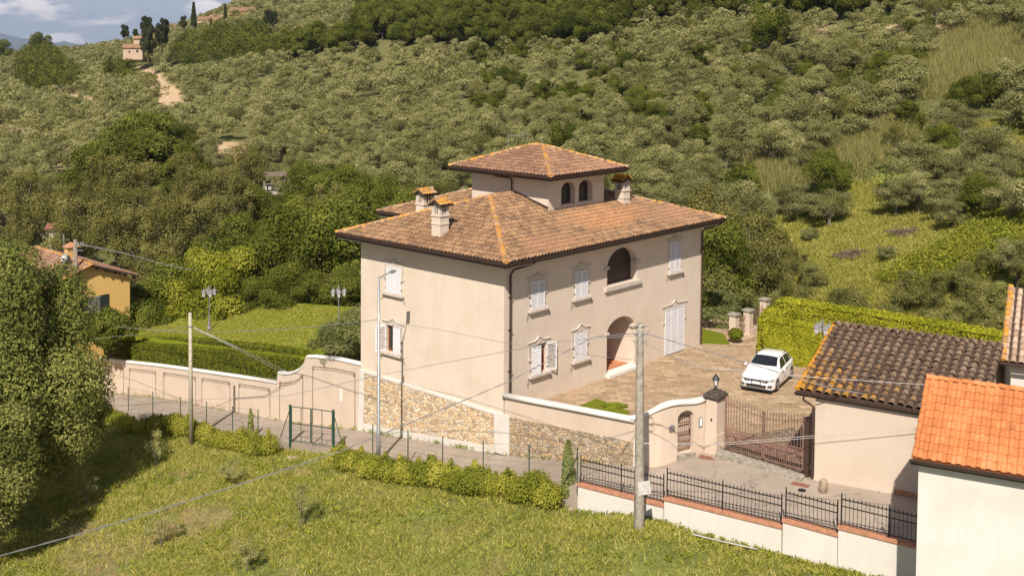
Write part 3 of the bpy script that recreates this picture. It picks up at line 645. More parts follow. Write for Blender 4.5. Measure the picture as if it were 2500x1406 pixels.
AU = arch_pts(8.18, 10.88, 4.88, 5.92, 6.84); AL = arch_pts(8.22, 10.77, .10, 2.30, 3.06)
wL1 = [(2.0, 1.44), (3.18, 1.44), (3.18, 2.86), (2.0, 2.86)]; wLL = [(7.26, 1.48), (8.42, 1.48), (8.42, 2.88), (7.26, 2.88)]
wb = MB()
holed_wall(wb, [(0, 0), (LX, 0), (LX, HS), (0, HS)], [AU, AL, wL1], lambda a, z, t: (a, t, z), .42)
o = wb.build('front_wall', M['plaster'], villa, fix=False)
wb = MB()
holed_wall(wb, [(0, -3.4), (LY, -3.4), (LY, HS), (0, HS)], [wLL], lambda a, z, t: (t, a, z), .3)
o2 = wb.build('side_wall', M['plaster'], villa, fix=False)
wb = MB()
wb.add([(0, LY, -3.4), (6.8, LY, -3.4), (6.8, LY, HS), (0, LY, HS)], [(0, 1, 2, 3)]); wb.add([(6.8, LY, -3.4), (6.8, 14.88, -3.4), (6.8, 14.88, HS), (6.8, LY, HS)], [(0, 1, 2, 3)])
wb.add([(6.8, 14.88, -3.4), (LX, 14.88, -3.4), (LX, 14.88, HS), (6.8, 14.88, HS)], [(0, 1, 2, 3)]); wb.add([(LX, 0, -3.4), (LX, 14.88, -3.4), (LX, 14.88, HS), (LX, 0, HS)], [(0, 1, 2, 3)])
wb.add([(0, LY, HS-.01), (0, 0, HS-.01), (LX, 0, HS-.01), (LX, LY, HS-.01)], [(0, 1, 2, 3)])
wb.build('back_wall', M['plaster'], villa)
# loggia above, portal below
lg = MB(); lg.box(8.1, 10.95, .43, .47, 4.8, 6.9); tag(lg.build('loggia_screen', M['darkwood'], villa), 'dark brown screen closing the upper arched opening')
lg = MB(); lg.box(7.92, 11.2, -.16, .10, 4.66, 4.875); lg.box(7.98, 11.14, -.11, .05, 4.58, 4.66)
lg.build('loggia_sill', M['stonetrim'], villa)
for x in (8.0, 10.86): lg = MB(); lg.box(x-.12, x+.30, -.09, .30, 5.86, 5.97); lg.box(x-.08, x+.26, -.06, .28, 5.80, 5.86); lg.build('arch_impost', M['stonetrim'], villa)
pr = MB(); pr.box(8.15, 10.85, .42, 2.4, .02, .16); pr.build('porch_floor', M['cotto'], villa)
pr = MB()
pr.add([(8.2, .42, .1), (8.2, 2.4, .1), (8.2, 2.4, 3.3), (8.2, .42, 3.3)], [(0, 1, 2, 3)]); pr.add([(10.8, .42, .1), (10.8, 2.4, .1), (10.8, 2.4, 3.3), (10.8, .42, 3.3)], [(0, 1, 2, 3)])
pr.add([(8.2, 2.4, .1), (10.8, 2.4, .1), (10.8, 2.4, 3.3), (8.2, 2.4, 3.3)], [(0, 1, 2, 3)]); pr.add([(8.2, .42, 3.25), (10.8, .42, 3.25), (10.8, 2.4, 3.25), (8.2, 2.4, 3.25)], [(0, 1, 2, 3)])
pr.build('porch_wall', M['plaster'], villa)
dr = MB(); dr.box(8.75, 10.3, 2.30, 2.37, .17, 2.6)
for x in (8.8, 9.55): dr.box(x, x+.7, 2.27, 2.31, .3, 1.2); dr.box(x, x+.7, 2.27, 2.31, 1.35, 2.5)
d_ = dr.build('door', M['redwood'], villa); hb = MB(); hb.tube([(9.46, 2.22, 1.2), (9.46, 2.22, 1.35)], .02); hb.build('handle', M['chrome'], d_)
st = MB(); st.box(8.12, 10.86, -.28, .40, -.01, .155); st.build('doorstep', M['whitewash'], villa)
for x in (8.05, 10.64): im = MB(); im.box(x, x+.32, -.07, .3, 2.28, 2.39); im.box(x+.03, x+.29, -.045, .28, 2.22, 2.28); im.build('arch_impost', M['stonetrim'], villa)

def louvres(mb, wd, h, fn, th=.045, mid=False):
    """one shutter leaf 0..wd, 0..h; fn(a, z, t): t=depth outward"""
    f = .065
    def bx(a0, a1, z0, z1, t0, t1):
        p = [fn(a, z, t) for t in (t0, t1) for a, z in ((a0, z0), (a1, z0), (a1, z1), (a0, z1))]
        mb.add(p, [(3, 2, 1, 0), (4, 5, 6, 7), (0, 1, 5, 4), (1, 2, 6, 5), (2, 3, 7, 6), (3, 0, 4, 7)])
    bx(0, f, 0, h, 0, th); bx(wd-f, wd, 0, h, 0, th); bx(f, wd-f, 0, f, 0, th); bx(f, wd-f, h-f, h, 0, th)
    if mid: bx(f, wd-f, h*.30, h*.30+f, 0, th)
    z = f+.02
    while z < h-f-.05:
        if not (mid and h*.29 < z < h*.30+f):
            p = [fn(a, zz, t) for (zz, t) in ((z, th*.9), (z+.012, th), (z+.062, th*.1), (z+.05, 0)) for a in (f, wd-f)]
            mb.add(p, [(0, 1, 3, 2), (2, 3, 5, 4), (4, 5, 7, 6), (6, 7, 1, 0)])
        z += .078
def surround(mb, hw, h, fn, drop=.62, proud=.028):
    L = [(-hw-.19, h-drop), (-hw-.19, h+.12), (-hw-.24, h+.16), (-hw-.24, h+.21), (-hw-.02, h+.20), (-.30, h+.22), (-.16, h+.31), (-.07, h+.38), (0, h+.40)]
    R_ = [(-a, b) for a, b in L[::-1][1:]]; inner = [(hw+.05, h-drop), (hw+.05, h+.03), (-hw-.05, h+.03), (-hw-.05, h-drop)]
    mb.prism(L+R_+inner, lambda a, b, t: fn(a, b, t), 0, proud)
    up = [(-hw-.27, h+.20), (-hw-.02, h+.20), (-.30, h+.225), (-.16, h+.315), (-.07, h+.385), (0, h+.405), (.07, h+.385), (.16, h+.315), (.30, h+.225), (hw+.02, h+.20), (hw+.27, h+.20)]
    top = [(a, b+.035) for a, b in up[::-1]]
    mb.prism(up+top, lambda a, b, t: fn(a, b, t), 0, proud+.045)
    mb.prism([(-.06, h+.08), (.06, h+.08), (.07, h+.30), (-.07, h+.30)], lambda a, b, t: fn(a, b, t), proud, proud+.03)
    for s in (-1, 1): mb.prism([(s*(hw+.03), h-drop-.06), (s*(hw+.22), h-drop-.06), (s*(hw+.22), h-drop), (s*(hw+.03), h-drop)], lambda a, b, t: fn(a, b, t), 0, proud+.03)
def window(c, z0, z1, wd, side, openL=0.0, openR=0.0, label=None, sill=True, leaves=2, drop=.62, sillw=.32):
    """side 'F' front wall (Y=0), 'S' side wall (X=0); c centre along the wall. open angles in degrees"""
    sg = 1 if side == 'F' else -1
    def fn(a, z, t): return (c+a, -t, z) if side == 'F' else (-t, c-a, z)
    hw = wd/2; b = MB(); b.prism([(-hw-.04, z0), (hw+.04, z0), (hw+.04, z1+.02), (-hw-.04, z1+.02)], lambda a, z, t: fn(a, z, t), .002, .012)
    if openL or openR:
        b = MB(); fo = [(-hw, z0), (hw, z0), (hw, z1), (-hw, z1)]
        for a0, a1 in ((-hw, -hw+.07), (-.05, .05), (hw-.07, hw)): b.prism([(a0, z0), (a1, z0), (a1, z1), (a0, z1)], fn, -.20, -.14)
        for q0, q1 in ((z0, z0+.08), (z1-.08, z1)): b.prism([(-hw, q0), (hw, q0), (hw, q1), (-hw, q1)], fn, -.195, -.145)
        root = b.build('window', M['redwood'], villa)
        g_ = MB(); g_.prism(fo, fn, -.19, -.175); g_.build('pane', M['glass'], root)
        g_ = MB(); g_.prism(fo, fn, -.29, -.28); g_.build('curtain', M['plaster_old'], root)
    else: root = b.build('window', M['stonetrim'], villa)
    if label: root['label'] = label
    n = leaves; lw = wd/n
    for i in range(n):
        s = MB(); a0 = -hw+i*lw
        ang_ = openL if i == 0 else (openR if i == n-1 else 0)
        if not ang_: louvres(s, lw-.012, z1-z0, lambda a, z, t, a0=a0: fn(a0+a+.006, z0+z, .015+t), mid=leaves == 3)
        else:
            q = math.radians(ang_)
            if i == 0: louvres(s, lw, z1-z0, lambda a, z, t: fn(-hw+a*math.cos(q)-t*math.sin(q), z0+z, .02+a*math.sin(q)+t*math.cos(q)))
            else: louvres(s, lw, z1-z0, lambda a, z, t: fn(hw-a*math.cos(q)+t*math.sin(q), z0+z, .02+a*math.sin(q)+t*math.cos(q)))
        s.build('shutter', M['shutter'], root)
    s = MB(); surround(s, hw, z1, fn, drop); s.build('window_surround', M['stonetrim'], root)
    if sill:
        s = MB(); s.prism([(-hw-.2, z0-.13), (hw+.2, z0-.13), (hw+.2, z0-.02), (-hw-.2, z0-.02)], fn, 0, .19); s.prism([(-hw-.15, z0-.18), (hw+.15, z0-.18), (hw+.15, z0-.13), (-hw-.15, z0-.13)], fn, 0, .13)
        s.build('sill', M['stonetrim'], root)
        for q in (-1, 1):
            s = MB(); s.tube([fn(q*(hw+.22), z0-.10, .02), fn(q*(hw+.24), z0-.2, .10), fn(q*(hw+.30), z0-.34, .06), fn(q*(hw+.34), z0-.46, .09)], .012, 5); s.build('shutter_hook', M['iron'], root)
            for zz in (z0+.2, z1-.8): s = MB(); s.prism([(q*(hw+.0), zz), (q*(hw+.07), zz), (q*(hw+.07), zz+.06), (q*(hw+.0), zz+.06)], fn, .01, .06); s.build('hinge', M['lampgrey'], root)
    return root
window(2.46, 4.72, 6.10, 1.06, 'F', label='upper window nearest the villa corner, louvred shutters closed')
window(5.94, 4.72, 6.10, 1.08, 'F', label='upper window beside the arch, louvred shutters closed')
window(14.63, 4.80, 6.49, 1.12, 'F', label='tall upper window near the far end of the front')
window(5.92, 1.46, 2.86, 1.06, 'F', label='ground floor window beside the porch, shutters closed')
window(2.59, 1.44, 2.86, 1.18, 'F', openL=12, openR=158, label='ground floor window with its shutters ajar')
window(14.68, .07, 2.68, 1.98, 'F', label='tall three-leaf shuttered french window', sill=False, leaves=3, drop=.75)
window(7.82, 4.66, 6.07, 1.14, 'S', label='upper window on the side wall, shutters closed')
window(7.84, 1.48, 2.88, 1.14, 'S', openL=128, openR=0.0, label='side window with one shutter swung open')
# stone plinth on the side wall and its white border
sb = MB(); sb.prism([(.52, -1.72), (.5, -.14), (10.1, -.02), (10.16, -2.80)], lambda a, b, t: (t, a, b), -.075, .05); tag(sb.build('stone_plinth', M['stone'], villa), 'golden rubble stone plinth in a white border')
sb = MB()
sb.prism([(-.46, -1.95), (-.46, -.02), (.5, -.02), (.52, -1.95)], lambda a, b, t: (t, a, b), -.11, .05)
sb.prism([(10.16, -3.25), (10.1, .10), (10.44, .12), (10.62, -3.3)], lambda a, b, t: (t, a, b), -.11, .05)
sb.prism([(.52, -2.05), (.52, -1.72), (10.16, -2.80), (10.16, -3.25)], lambda a, b, t: (t, a, b), -.11, .05)
sb.prism([(.5, -.14), (.5, -.02), (10.1, .12), (10.1, -.02)], lambda a, b, t: (t, a, b), -.10, .05)
sb.build('plinth_border', M['white'], villa)
# roof
E0, E1, E2, E3 = (-OV, -OV, HE), (-OV, LY+OV, HE), (LX+OV, -OV, HE), (LX+OV, 15.84, HE)
Q1, Q2, Q3 = (4.6, 5.24, HP), (12.1, 5.24, HP), (12.1, 9.5, HP); E4 = (5.84, 15.84, HE); kk = (HP-HE)/(12.1-5.84)
E5 = (5.84, LY+OV, HE); Q5 = (12.1, 5.24, HP)
bed = MB(); tl = MB()
do_slope(tl, bed, [E0, E2, Q2, Q1])                      # front
do_slope(tl, bed, [E1, E0, Q1])                          # left hip
do_slope(tl, bed, [E5, E1, Q1, Q2])                      # back of the main body, up to the valley
do_slope(tl, bed, [E4, E5, Q2, Q3])                      # wing, left side
do_slope(tl, bed, [E3, E4, Q3]); do_slope(tl, bed, [E2, E3, Q3, Q2])
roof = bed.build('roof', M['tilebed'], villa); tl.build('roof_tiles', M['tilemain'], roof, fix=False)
rg = MB(); ridge_row(rg, E0, Q1, .15); ridge_row(rg, E1, Q1, .14); rg.build('hip_tiles', M['tileridge'], roof, fix=False)
rg = MB(); ridge_row(rg, E2, Q2, .14); ridge_row(rg, Q1, Q2, .14); ridge_row(rg, E4, Q3, .14); ridge_row(rg, Q2, Q3, .13); ridge_row(rg, E3, Q3, .13); rg.build('ridge_tiles', M['tileridgeold'], roof, fix=False)
# soffit, gutters, downpipes
sf = MB()
def ring(mb, x0, x1, y0, y1, ov, z0, z1): mb.box(x0-ov, x1+ov, y0-ov, y0+.05, z0, z1); mb.box(x0-ov, x0+.05, y0+.05, y1+ov, z0, z1)
sf.box(-OV+.06, LX+OV-.06, -OV+.06, .08, HS-.06, HS+.0); sf.box(-OV+.06, .08, .08, LY+OV-.06, HS-.06, HS); sf.box(.08, 6.9, LY-.08, LY+OV-.06, HS-.06, HS)
sf.box(5.9, 6.9, LY+OV-.06, 15.78, HS-.06, HS); sf.box(6.9, LX+OV-.06, 14.8, 15.78, HS-.06, HS); sf.box(LX-.08, LX+OV-.06, .08, 14.8, HS-.06, HS)
sf.box(-.10, -.003, -.10, LY+.1, HS-.2, HS-.06); sf.box(-.003, LX+.1, -.10, -.003, HS-.2, HS-.06)
sf.build('soffit', M['soffit'], villa)
gt = MB()
def gutter(mb, pts, r=.075):
    for a, b in zip(pts[:-1], pts[1:]):
        a, b = Vector(a), Vector(b); d = (b-a).normalized(); s = d.cross(Vector((0, 0, 1))); cs = [(r*math.cos(q), r*math.sin(q)) for q in (math.pi+math.pi*i/6 for i in range(7))]
        vs = [a+s*x+Vector((0, 0, z)) for x, z in cs]+[b+s*x+Vector((0, 0, z)) for x, z in cs]; mb.add(vs, [(i, i+1, 7+i+1, 7+i) for i in range(6)])
        mb.add([v-s*.012*(1 if i < 3 else -1 if i > 3 else 0)+Vector((0, 0, .01)) for i, v in enumerate(vs[:7])]+[v-s*.012*(1 if i % 7 < 3 else -1 if i % 7 > 3 else 0)+Vector((0, 0, .01)) for i, v in enumerate(vs[7:])], [(i, i+1, 7+i+1, 7+i) for i in range(6)])
G = OV+.05
gutter(gt, [(-G, LY+G, HE-.07), (-G, -G, HE-.07), (LX+G, -G, HE-.07), (LX+G, 15.9, HE-.07)]); gutter(gt, [(5.8, LY+G, HE-.07), (5.8, 15.9, HE-.07)])
gt.box(-G+.03, LX+G-.03, -G+.06, -G+.09, HE-.25, HE-.06); gt.box(-G+.06, -G+.09, -G+.09, LY+G-.03, HE-.25, HE-.06); gt.box(LX+G-.1, LX+G-.07, -G+.1, 15.8, HE-.25, HE-.06); gt.box(5.85, 5.88, LY+G, 15.8, HE-.25, HE-.06)
gt.build('gutter', M['gutter'], villa, fix=False)
dp = MB(); dp.tube([(1.15, -OV-.05, HE-.13), (1.1, -OV+.05, HE-.3), (.55, -.14, HE-.62), (.36, -.09, HE-.85), (.36, -.09, .1)], .055, 8); dp.box(.28, .44, -.17, .0, 4.0, 4.04); dp.box(.28, .44, -.17, 0, 2.0, 2.04); dp.box(.28, .44, -.17, 0, 5.6, 5.64); dp.build('downpipe', M['gutter'], villa)
dp = MB(); dp.tube([(LX+.55, -OV-.05, HE-.13), (LX+.5, -OV+.05, HE-.32), (LX+.02, -.14, HE-.62), (LX-.14, -.09, HE-.85), (LX-.14, -.09, .02)], .055, 8); dp.build('downpipe', M['gutter'], villa)
# tower
tx0, tx1, ty0, ty1, THE, THA, TO = 6.53, 11.46, 2.76, 8.44, 10.85, 12.08, .95
tw = MB(); za = lambda z: z
h1 = arch_pts(7.62, 8.84, 9.06, 9.85, 10.27); h2 = arch_pts(9.15, 10.40, 9.06, 9.85, 10.27)
holed_wall(tw, [(tx0, 7.6), (tx1, 7.6), (tx1, THE-.22), (tx0, THE-.22)], [h1, h2], lambda a, z, t: (a, ty0+t, z), .36)
tw.add([(tx0, ty0, 7.6), (tx0, ty1, 7.6), (tx0, ty1, THE-.22), (tx0, ty0, THE-.22)], [(0, 1, 2, 3)]); tw.add([(tx1, ty0, 7.6), (tx1, ty1, 7.6), (tx1, ty1, THE-.22), (tx1, ty0, THE-.22)], [(0, 1, 2, 3)])
tw.add([(tx0, ty1, 7.6), (tx1, ty1, 7.6), (tx1, ty1, THE-.22), (tx0, ty1, THE-.22)], [(0, 1, 2, 3)])
tower = tw.build('tower', M['plaster'], villa, fix=False)
for a0, a1 in ((7.62, 8.84), (9.15, 10.40)):
    g_ = MB(); g_.prism(arch_pts(a0-.02, a1+.02, 9.04, 9.85, 10.29), lambda a, z, t: (a, t, z), ty0+.36, ty0+.40); wo_ = g_.build('arched_window', M['darkwood'], tower)
    g_ = MB(); mid = (a0+a1)/2
    for p, q in ((a0+.16, mid-.05), (mid+.05, a1-.16)): g_.box(p, q, ty0+.345, ty0+.362, 9.16, 9.80)
    g_.build('pane', M['glass'], wo_)
    s = MB(); s.box(a0-.08, a1+.08, ty0-.08, ty0+.2, 8.98, 9.055); s.build('sill', M['stonetrim'], tower)
T0, T1, T2, T3 = (tx0-TO, ty0-TO, THE), (tx0-TO, ty1+TO, THE), (tx1+TO, ty0-TO, THE), (tx1+TO, ty1+TO, THE)
txc = (tx0+tx1)/2; RA, RB = (txc, 5.25, THA), (txc, 5.95, THA)
bed = MB(); tl = MB()
do_slope(tl, bed, [T0, T2, RA]); do_slope(tl, bed, [T1, T0, RA, RB]); do_slope(tl, bed, [T3, T1, RB]); do_slope(tl, bed, [T2, T3, RB, RA])
tr = bed.build('tower_roof', M['tilebed'], tower); tl.build('roof_tiles', M['tiletower'], tr, fix=False)
rg = MB()
for a in (T0, T2): ridge_row(rg, a, RA, .14)
for a in (T1, T3): ridge_row(rg, a, RB, .14)
ridge_row(rg, RA, RB, .15); rg.build('hip_tiles', M['tileridge'], tr, fix=False)
sf = MB(); sf.box(tx0-TO+.05, tx1+TO-.05, ty0-TO+.05, ty1+TO-.05, THE-.26, THE-.2); sf.box(tx0-.06, tx1+.06, ty0-.06, ty1+.06, THE-.36, THE-.26); sf.build('soffit', M['soffit'], tower)
gt = MB(); q = TO+.05; gutter(gt, [(tx0-q, ty1+q, THE-.07), (tx0-q, ty0-q, THE-.07), (tx1+q, ty0-q, THE-.07), (tx1+q, ty1+q, THE-.07)])
q -= .06; gt.box(tx0-q, tx1+q, ty0-q, ty0-q+.03, THE-.25, THE-.05); gt.box(tx0-q, tx0-q+.03, ty0-q+.03, ty1+q, THE-.25, THE-.05); gt.box(tx1+q-.03, tx1+q, ty0-q+.03, ty1+q, THE-.25, THE-.05)
gt.build('gutter', M['gutter'], tower, fix=False)
dp = MB(); dp.tube([(tx0-TO-.04, 5.9, THE-.13), (tx0-TO+.1, 5.85, THE-.3), (tx0-.14, 5.45, THE-.42), (tx0-.08, 5.35, THE-.55), (tx0-.08, 5.35, 9.7)], .045, 8); dp.build('downpipe', M['gutter'], tower)
fl = MB(); fl.bar((tx0-.03, 5.2, 9.68), (tx0-.03, ty0, 9.02), .06, .10); fl.build('flashing', M['gutter'], tower)
# aerial on the tower
an = MB(); an.tube([(txc-1.9, 6.2, 11.2), (txc-1.9, 6.2, 12.75)], .018, 6)
an.tube([(txc-1.9, 6.2, 12.65), (txc-.95, 5.8, 12.73)], .012, 5); an.tube([(txc-1.9, 6.2, 12.55), (txc-1.0, 5.82, 12.45)], .008, 5)
for i in range(8):
    t = i/7; c_ = Vector((txc-1.9+.95*t, 6.2-.4*t, 12.65+.08*t)); an.tube([c_+Vector((.08, .2, 0))*(1-.4*t), c_-Vector((.08, .2, 0))*(1-.4*t)], .006, 4)
for s_ in (.12, .0, -.12, -.24): an.tube([(txc-.95, 5.8-.22, 12.73+s_), (txc-.95, 5.8+.22, 12.73+s_)], .009, 4)
an.tube([(txc-.95, 5.58, 12.85), (txc-.95, 5.58, 12.49)], .008, 4); an.tube([(txc-.95, 6.02, 12.85), (txc-.95, 6.02, 12.49)], .008, 4)
tag(an.build('antenna', M['metalgrey'], roof), 'television aerial on the tower roof')
# chimneys
def chimney(name, x, y, zb, zbase, h, wd, dp_, label, dirx=True, capmat='tileridge'):
    b = MB(); b.box(x-wd/2, x+wd/2, y-dp_/2, y+dp_/2, zb, zbase+h-.95)
    t = zbase+h-.95
    b.box(x-wd/2-.03, x+wd/2+.03, y-dp_/2-.03, y+dp_/2+.03, t-.42, t-.36)
    b.box(x-wd/2-.05, x+wd/2+.05, y-dp_/2-.05, y+dp_/2+.05, t, t+.07)
    c = b.build(name, M['plaster'], roof); c['label'] = label
    b = MB(); z0, z1 = t+.07, t+.56
    b.box(x-wd/2+.06, x+wd/2-.06, y-dp_/2+.06, y+dp_/2-.06, z1, z1+.08)
    for sx in (-1, 1):
        for sy in (-1, 1): b.box(x+sx*wd/2-(.13 if sx > 0 else 0), x+sx*wd/2+(.13 if sx < 0 else 0), y+sy*dp_/2-(.13 if sy > 0 else 0), y+sy*dp_/2+(.13 if sy < 0 else 0), z0, z1)
    n = 3
    for i in range(1, n+1):
        u = -wd/2+wd*i/(n+1); v = -dp_/2+dp_*i/(n+1)
        for s_ in (-1, 1): b.box(x+u-.03, x+u+.03, y+s_*(dp_/2-.05)-.035, y+s_*(dp_/2-.05)+.035, z0, z1); b.box(x+s_*(wd/2-.05)-.035, x+s_*(wd/2-.05)+.035, y+v-.03, y+v+.03, z0, z1)
    b.build('chimney_vent', M['stonetrim'], c)
    b = MB(); b.box(x-wd/2+.12, x+wd/2-.12, y-dp_/2+.12, y+dp_/2-.12, z0, z1); b.build('flue', M['blackplastic'], c)
    be, tt = MB(), MB(); e = .16; z2 = z1+.05; rz_ = z2+.26
    if dirx:
        a0, a1, b0, b1 = x-wd/2-e, x+wd/2+e, y-dp_/2-e, y+dp_/2+e
        do_slope(tt, be, [(a0, b0, z2), (a1, b0, z2), (a1, y, rz_), (a0, y, rz_)], r=.07, pu=.18, pv=.26); do_slope(tt, be, [(a1, b1, z2), (a0, b1, z2), (a0, y, rz_), (a1, y, rz_)], r=.07, pu=.18, pv=.26); ridge_row(tt, (a0, y, rz_), (a1, y, rz_), .10, .28)
    else:
        a0, a1, b0, b1 = x-wd/2-e, x+wd/2+e, y-dp_/2-e, y+dp_/2+e
        do_slope(tt, be, [(a0, b1, z2), (a0, b0, z2), (x, b0, rz_), (x, b1, rz_)], r=.07, pu=.18, pv=.26); do_slope(tt, be, [(a1, b0, z2), (a1, b1, z2), (x, b1, rz_), (x, b0, rz_)], r=.07, pu=.18, pv=.26); ridge_row(tt, (x, b0, rz_), (x, b1, rz_), .10, .28)
    bb = be.build('chimney_roof', M['tilebed'], c); tt.build('chimney_tiles', M[capmat], bb, fix=False)
    return c
chimney('chimney', .42, 4.82, 7.3, 7.62, 2.36, .62, .62, 'tall plaster chimney with orange tiled cap on the left hip')
chimney('chimney', 3.95, 9.6, 7.6, 8.0, 1.75, .85, .62, 'shorter plaster chimney behind the ridge', capmat='tileridge')
chimney('chimney', 12.95, 2.55, 8.3, 8.72, 1.62, .62, .62, 'plaster chimney beside the tower', dirx=False, capmat='tilegarageedge')
# ------------------------------------------------------------------ walls along the lane (villa frame; X=0 is the line of the villa's side wall)
def yempty(name, label, cat, group=None): return empty(name, (OX, OY, 0), YAW, label, cat, group)
def zlane(Y): return float(np.interp(Y, [-7.7, -.5, 5, 10.6, 18.5, 25.6, 31, 39.1, 50], [-.46, -1.85, -2.5, -3.22, -4.45, -5.23, -5.86, -7.15, -8.7]))
# front wall of the yard: rubble below, plaster above, rounded white cap
fw = yempty('boundary_wall', 'yard wall of rubble stone below pink plaster with a rounded white cap', 'wall')
b = MB(); b.prism([(-.47, -2.1), (-7.7, -1.0), (-7.7, .49), (-5.26, .32), (-.47, -.05)], lambda a, c, t: (t, a, c), -.05, .12); b.build('stone_base', M['stonedark'], fw)
b = MB(); b.prism([(-.1, -2.0), (-.1, .84), (-7.72, 1.42), (-7.72, -1.0)], lambda a, c, t: (t, a, c), -.015, .12); b.build('plaster_band', M['plaster_yard'], fw)
b = MB(); b.prism([(-.0, .55), (-.47, .55), (-.47, -.02), (-.0, .02)], lambda a, c, t: (t, a, c), -.02, .11)
def capstrip(mb, pts, w_, h_, off=(0, 0)):   # rounded coping along points (X,Y,z)
    n = 8; rows = []
    for i, p in enumerate(pts):
        a = Vector(pts[max(i-1, 0)]); c = Vector(pts[min(i+1, len(pts)-1)]); d = (c-a); d.z = 0; d.normalize(); s = Vector((d.y, -d.x, 0)); P = Vector(p)
        rows.append([P+s*(w_/2)*math.cos(math.pi*k/n)+Vector((0, 0, h_*math.sin(math.pi*k/n)**.8)) for k in range(n+1)]+[P-s*w_/2-Vector((0, 0, .06)), P+s*w_/2-Vector((0, 0, .06))])
    m = n+3; vs = [v for r in rows for v in r]; fs = [(i*m+k, i*m+(k+1) % m, (i+1)*m+(k+1) % m, (i+1)*m+k) for i in range(len(pts)-1) for k in range(m)]
    fs += [tuple(range(m)), tuple((len(pts)-1)*m+k for k in range(m))[::-1]]
    mb.add(vs, fs)
cp = MB(); capstrip(cp, [(.05, -.02, .88), (.05, -2, 1.02), (.05, -4.5, 1.21), (.05, -7.75, 1.45)], .36, .15); cp.build('cap', M['white'], fw, True)
b = MB(); b.box(-.03, .14, -8.05, -7.7, -1.2, .5); b.build('corner_border', M['whitewash'], fw)
# gate wall with the arched wicket
gw = yempty('gate_wall', 'curved plaster wall with an arched wicket opening and swept white cap', 'wall')
base = [(-.02, -7.72), (-.02, -8.1), (.1, -8.5), (.4, -8.83), (.78, -9.03), (1.12, -9.165)]; tops = [1.50, 1.62, 1.90, 2.15, 2.24, 2.24]
b = MB(); vs = []
for (x, y), z in zip(base, tops): vs += [(x, y, -1.3), (x, y, z), (x+.22, y+.22, z), (x+.22, y+.22, -1.3)]
b.add(vs, [(i*4+k, i*4+(k+1) % 4, i*4+4+(k+1) % 4, i*4+4+k) for i in range(len(base)-1) for k in range(4)]+[(0, 1, 2, 3)])
d0, d1 = Vector((1.12, -9.165, 0)), Vector((2.72, -9.66, 0)); dd = (d1-d0).normalized(); nn = Vector((-dd.y, dd.x, 0)); LW = (d1-d0).length
def gfn(a, z, t): p = d0+dd*a+nn*t; return (p.x, p.y, z)
hw_ = arch_pts(.02, .90, -.01, 1.55, 1.86, 10)
outer = [(0, -.6), (LW, -.6), (LW, 2.12), (LW*.8, 2.10), (LW*.35, 2.14), (0, 2.24)]
hole = [(a+.03, z) for a, z in hw_]
holed_wall(b, outer, [hole], lambda a, z, t: gfn(a, z, t), .34)
b.add([gfn(a, z, .34) for a, z in outer], [tuple(range(6))]); b.build('plaster_wall', M['plaster_yard'], gw, fix=False)
cp = MB(); cc = [(x+.1, y+.12, z) for (x, y), z in zip(base, tops)]+[tuple(gfn(LW*t, z, .16)) for t, z in ((.2, 2.20), (.4, 2.16), (.6, 2.12), (.8, 2.13), (1.0, 2.17))]
cc = [(cc[0][0], cc[0][1]+.04, cc[0][2]+.02)]+cc; capstrip(cp, cc, .42, .13); cp.build('cap', M['white'], gw, True)
b = MB(); b.prism([(.49, -.4), (1.45, -.4), (1.45, .0), (.49, .0)], gfn, -.18, .3) if False else b.prism([(.0, -.4), (.96, -.4), (.96, -.02), (.0, -.02)], gfn, -.16, .3); b.build('doorstep', M['concrete'], gw)
b = MB(); b.prism([(-.42, 1.1), (-.14, 1.1), (-.14, 1.32), (-.28, 1.36), (-.42, 1.32)], gfn, -.05, .01)
b.prism([(-.39, 1.14), (-.17, 1.14), (-.17, 1.18), (-.39, 1.18)], gfn, -.06, -.05); b.build('letter_box', M['lampgrey'], gw)
b = MB(); b.prism(arch_pts(1.22, 1.42, 1.0, 1.35, 1.45, 8), gfn, -.04, .01); o = b.build('wall_shrine', M['lampgrey'], gw)
b = MB(); b.prism(arch_pts(1.26, 1.38, 1.05, 1.33, 1.41, 8), gfn, -.045, -.04); b.build('shrine_picture', M['plate'], o)
# wicket gate (iron)
wk = yempty('wicket_gate', 'narrow brown iron gate with spear tips inside the arch', 'gate')
b = MB()
for i in range(7): a = .10+.122*i; b.bar(gfn(a, .12, .2), gfn(a, 1.42+.12*math.sin(math.pi*i/6), .2), .022, .022); 
for z in (.12, .45, .85, 1.28): b.bar(gfn(.06, z, .2), gfn(.92, z, .2), .03, .045)
for i in range(6): b.bar(gfn(.16+.122*i, .12, .2), gfn(.16+.122*i, .85, .2), .014, .014)
b.bar(gfn(.06, .1, .2), gfn(.06, 1.5, .2), .045, .045); b.bar(gfn(.92, .1, .2), gfn(.92, 1.5, .2), .045, .045); b.build('frame', M['rust'], wk)
b = MB()
for i in range(7): a = .10+.122*i; z = 1.42+.12*math.sin(math.pi*i/6); p = gfn(a, z, .2); b.lathe([(.0, 0), (.03, .05), (.022, .08), (.0, .2)], p, 5)
b.build('spear_tips', M['iron'], wk); b = MB(); b.obox(gfn(.86, .85, .17), (.03, .02, 0), (-.01, .02, 0), (0, 0, .09)); b.build('lock', M['iron'], wk)
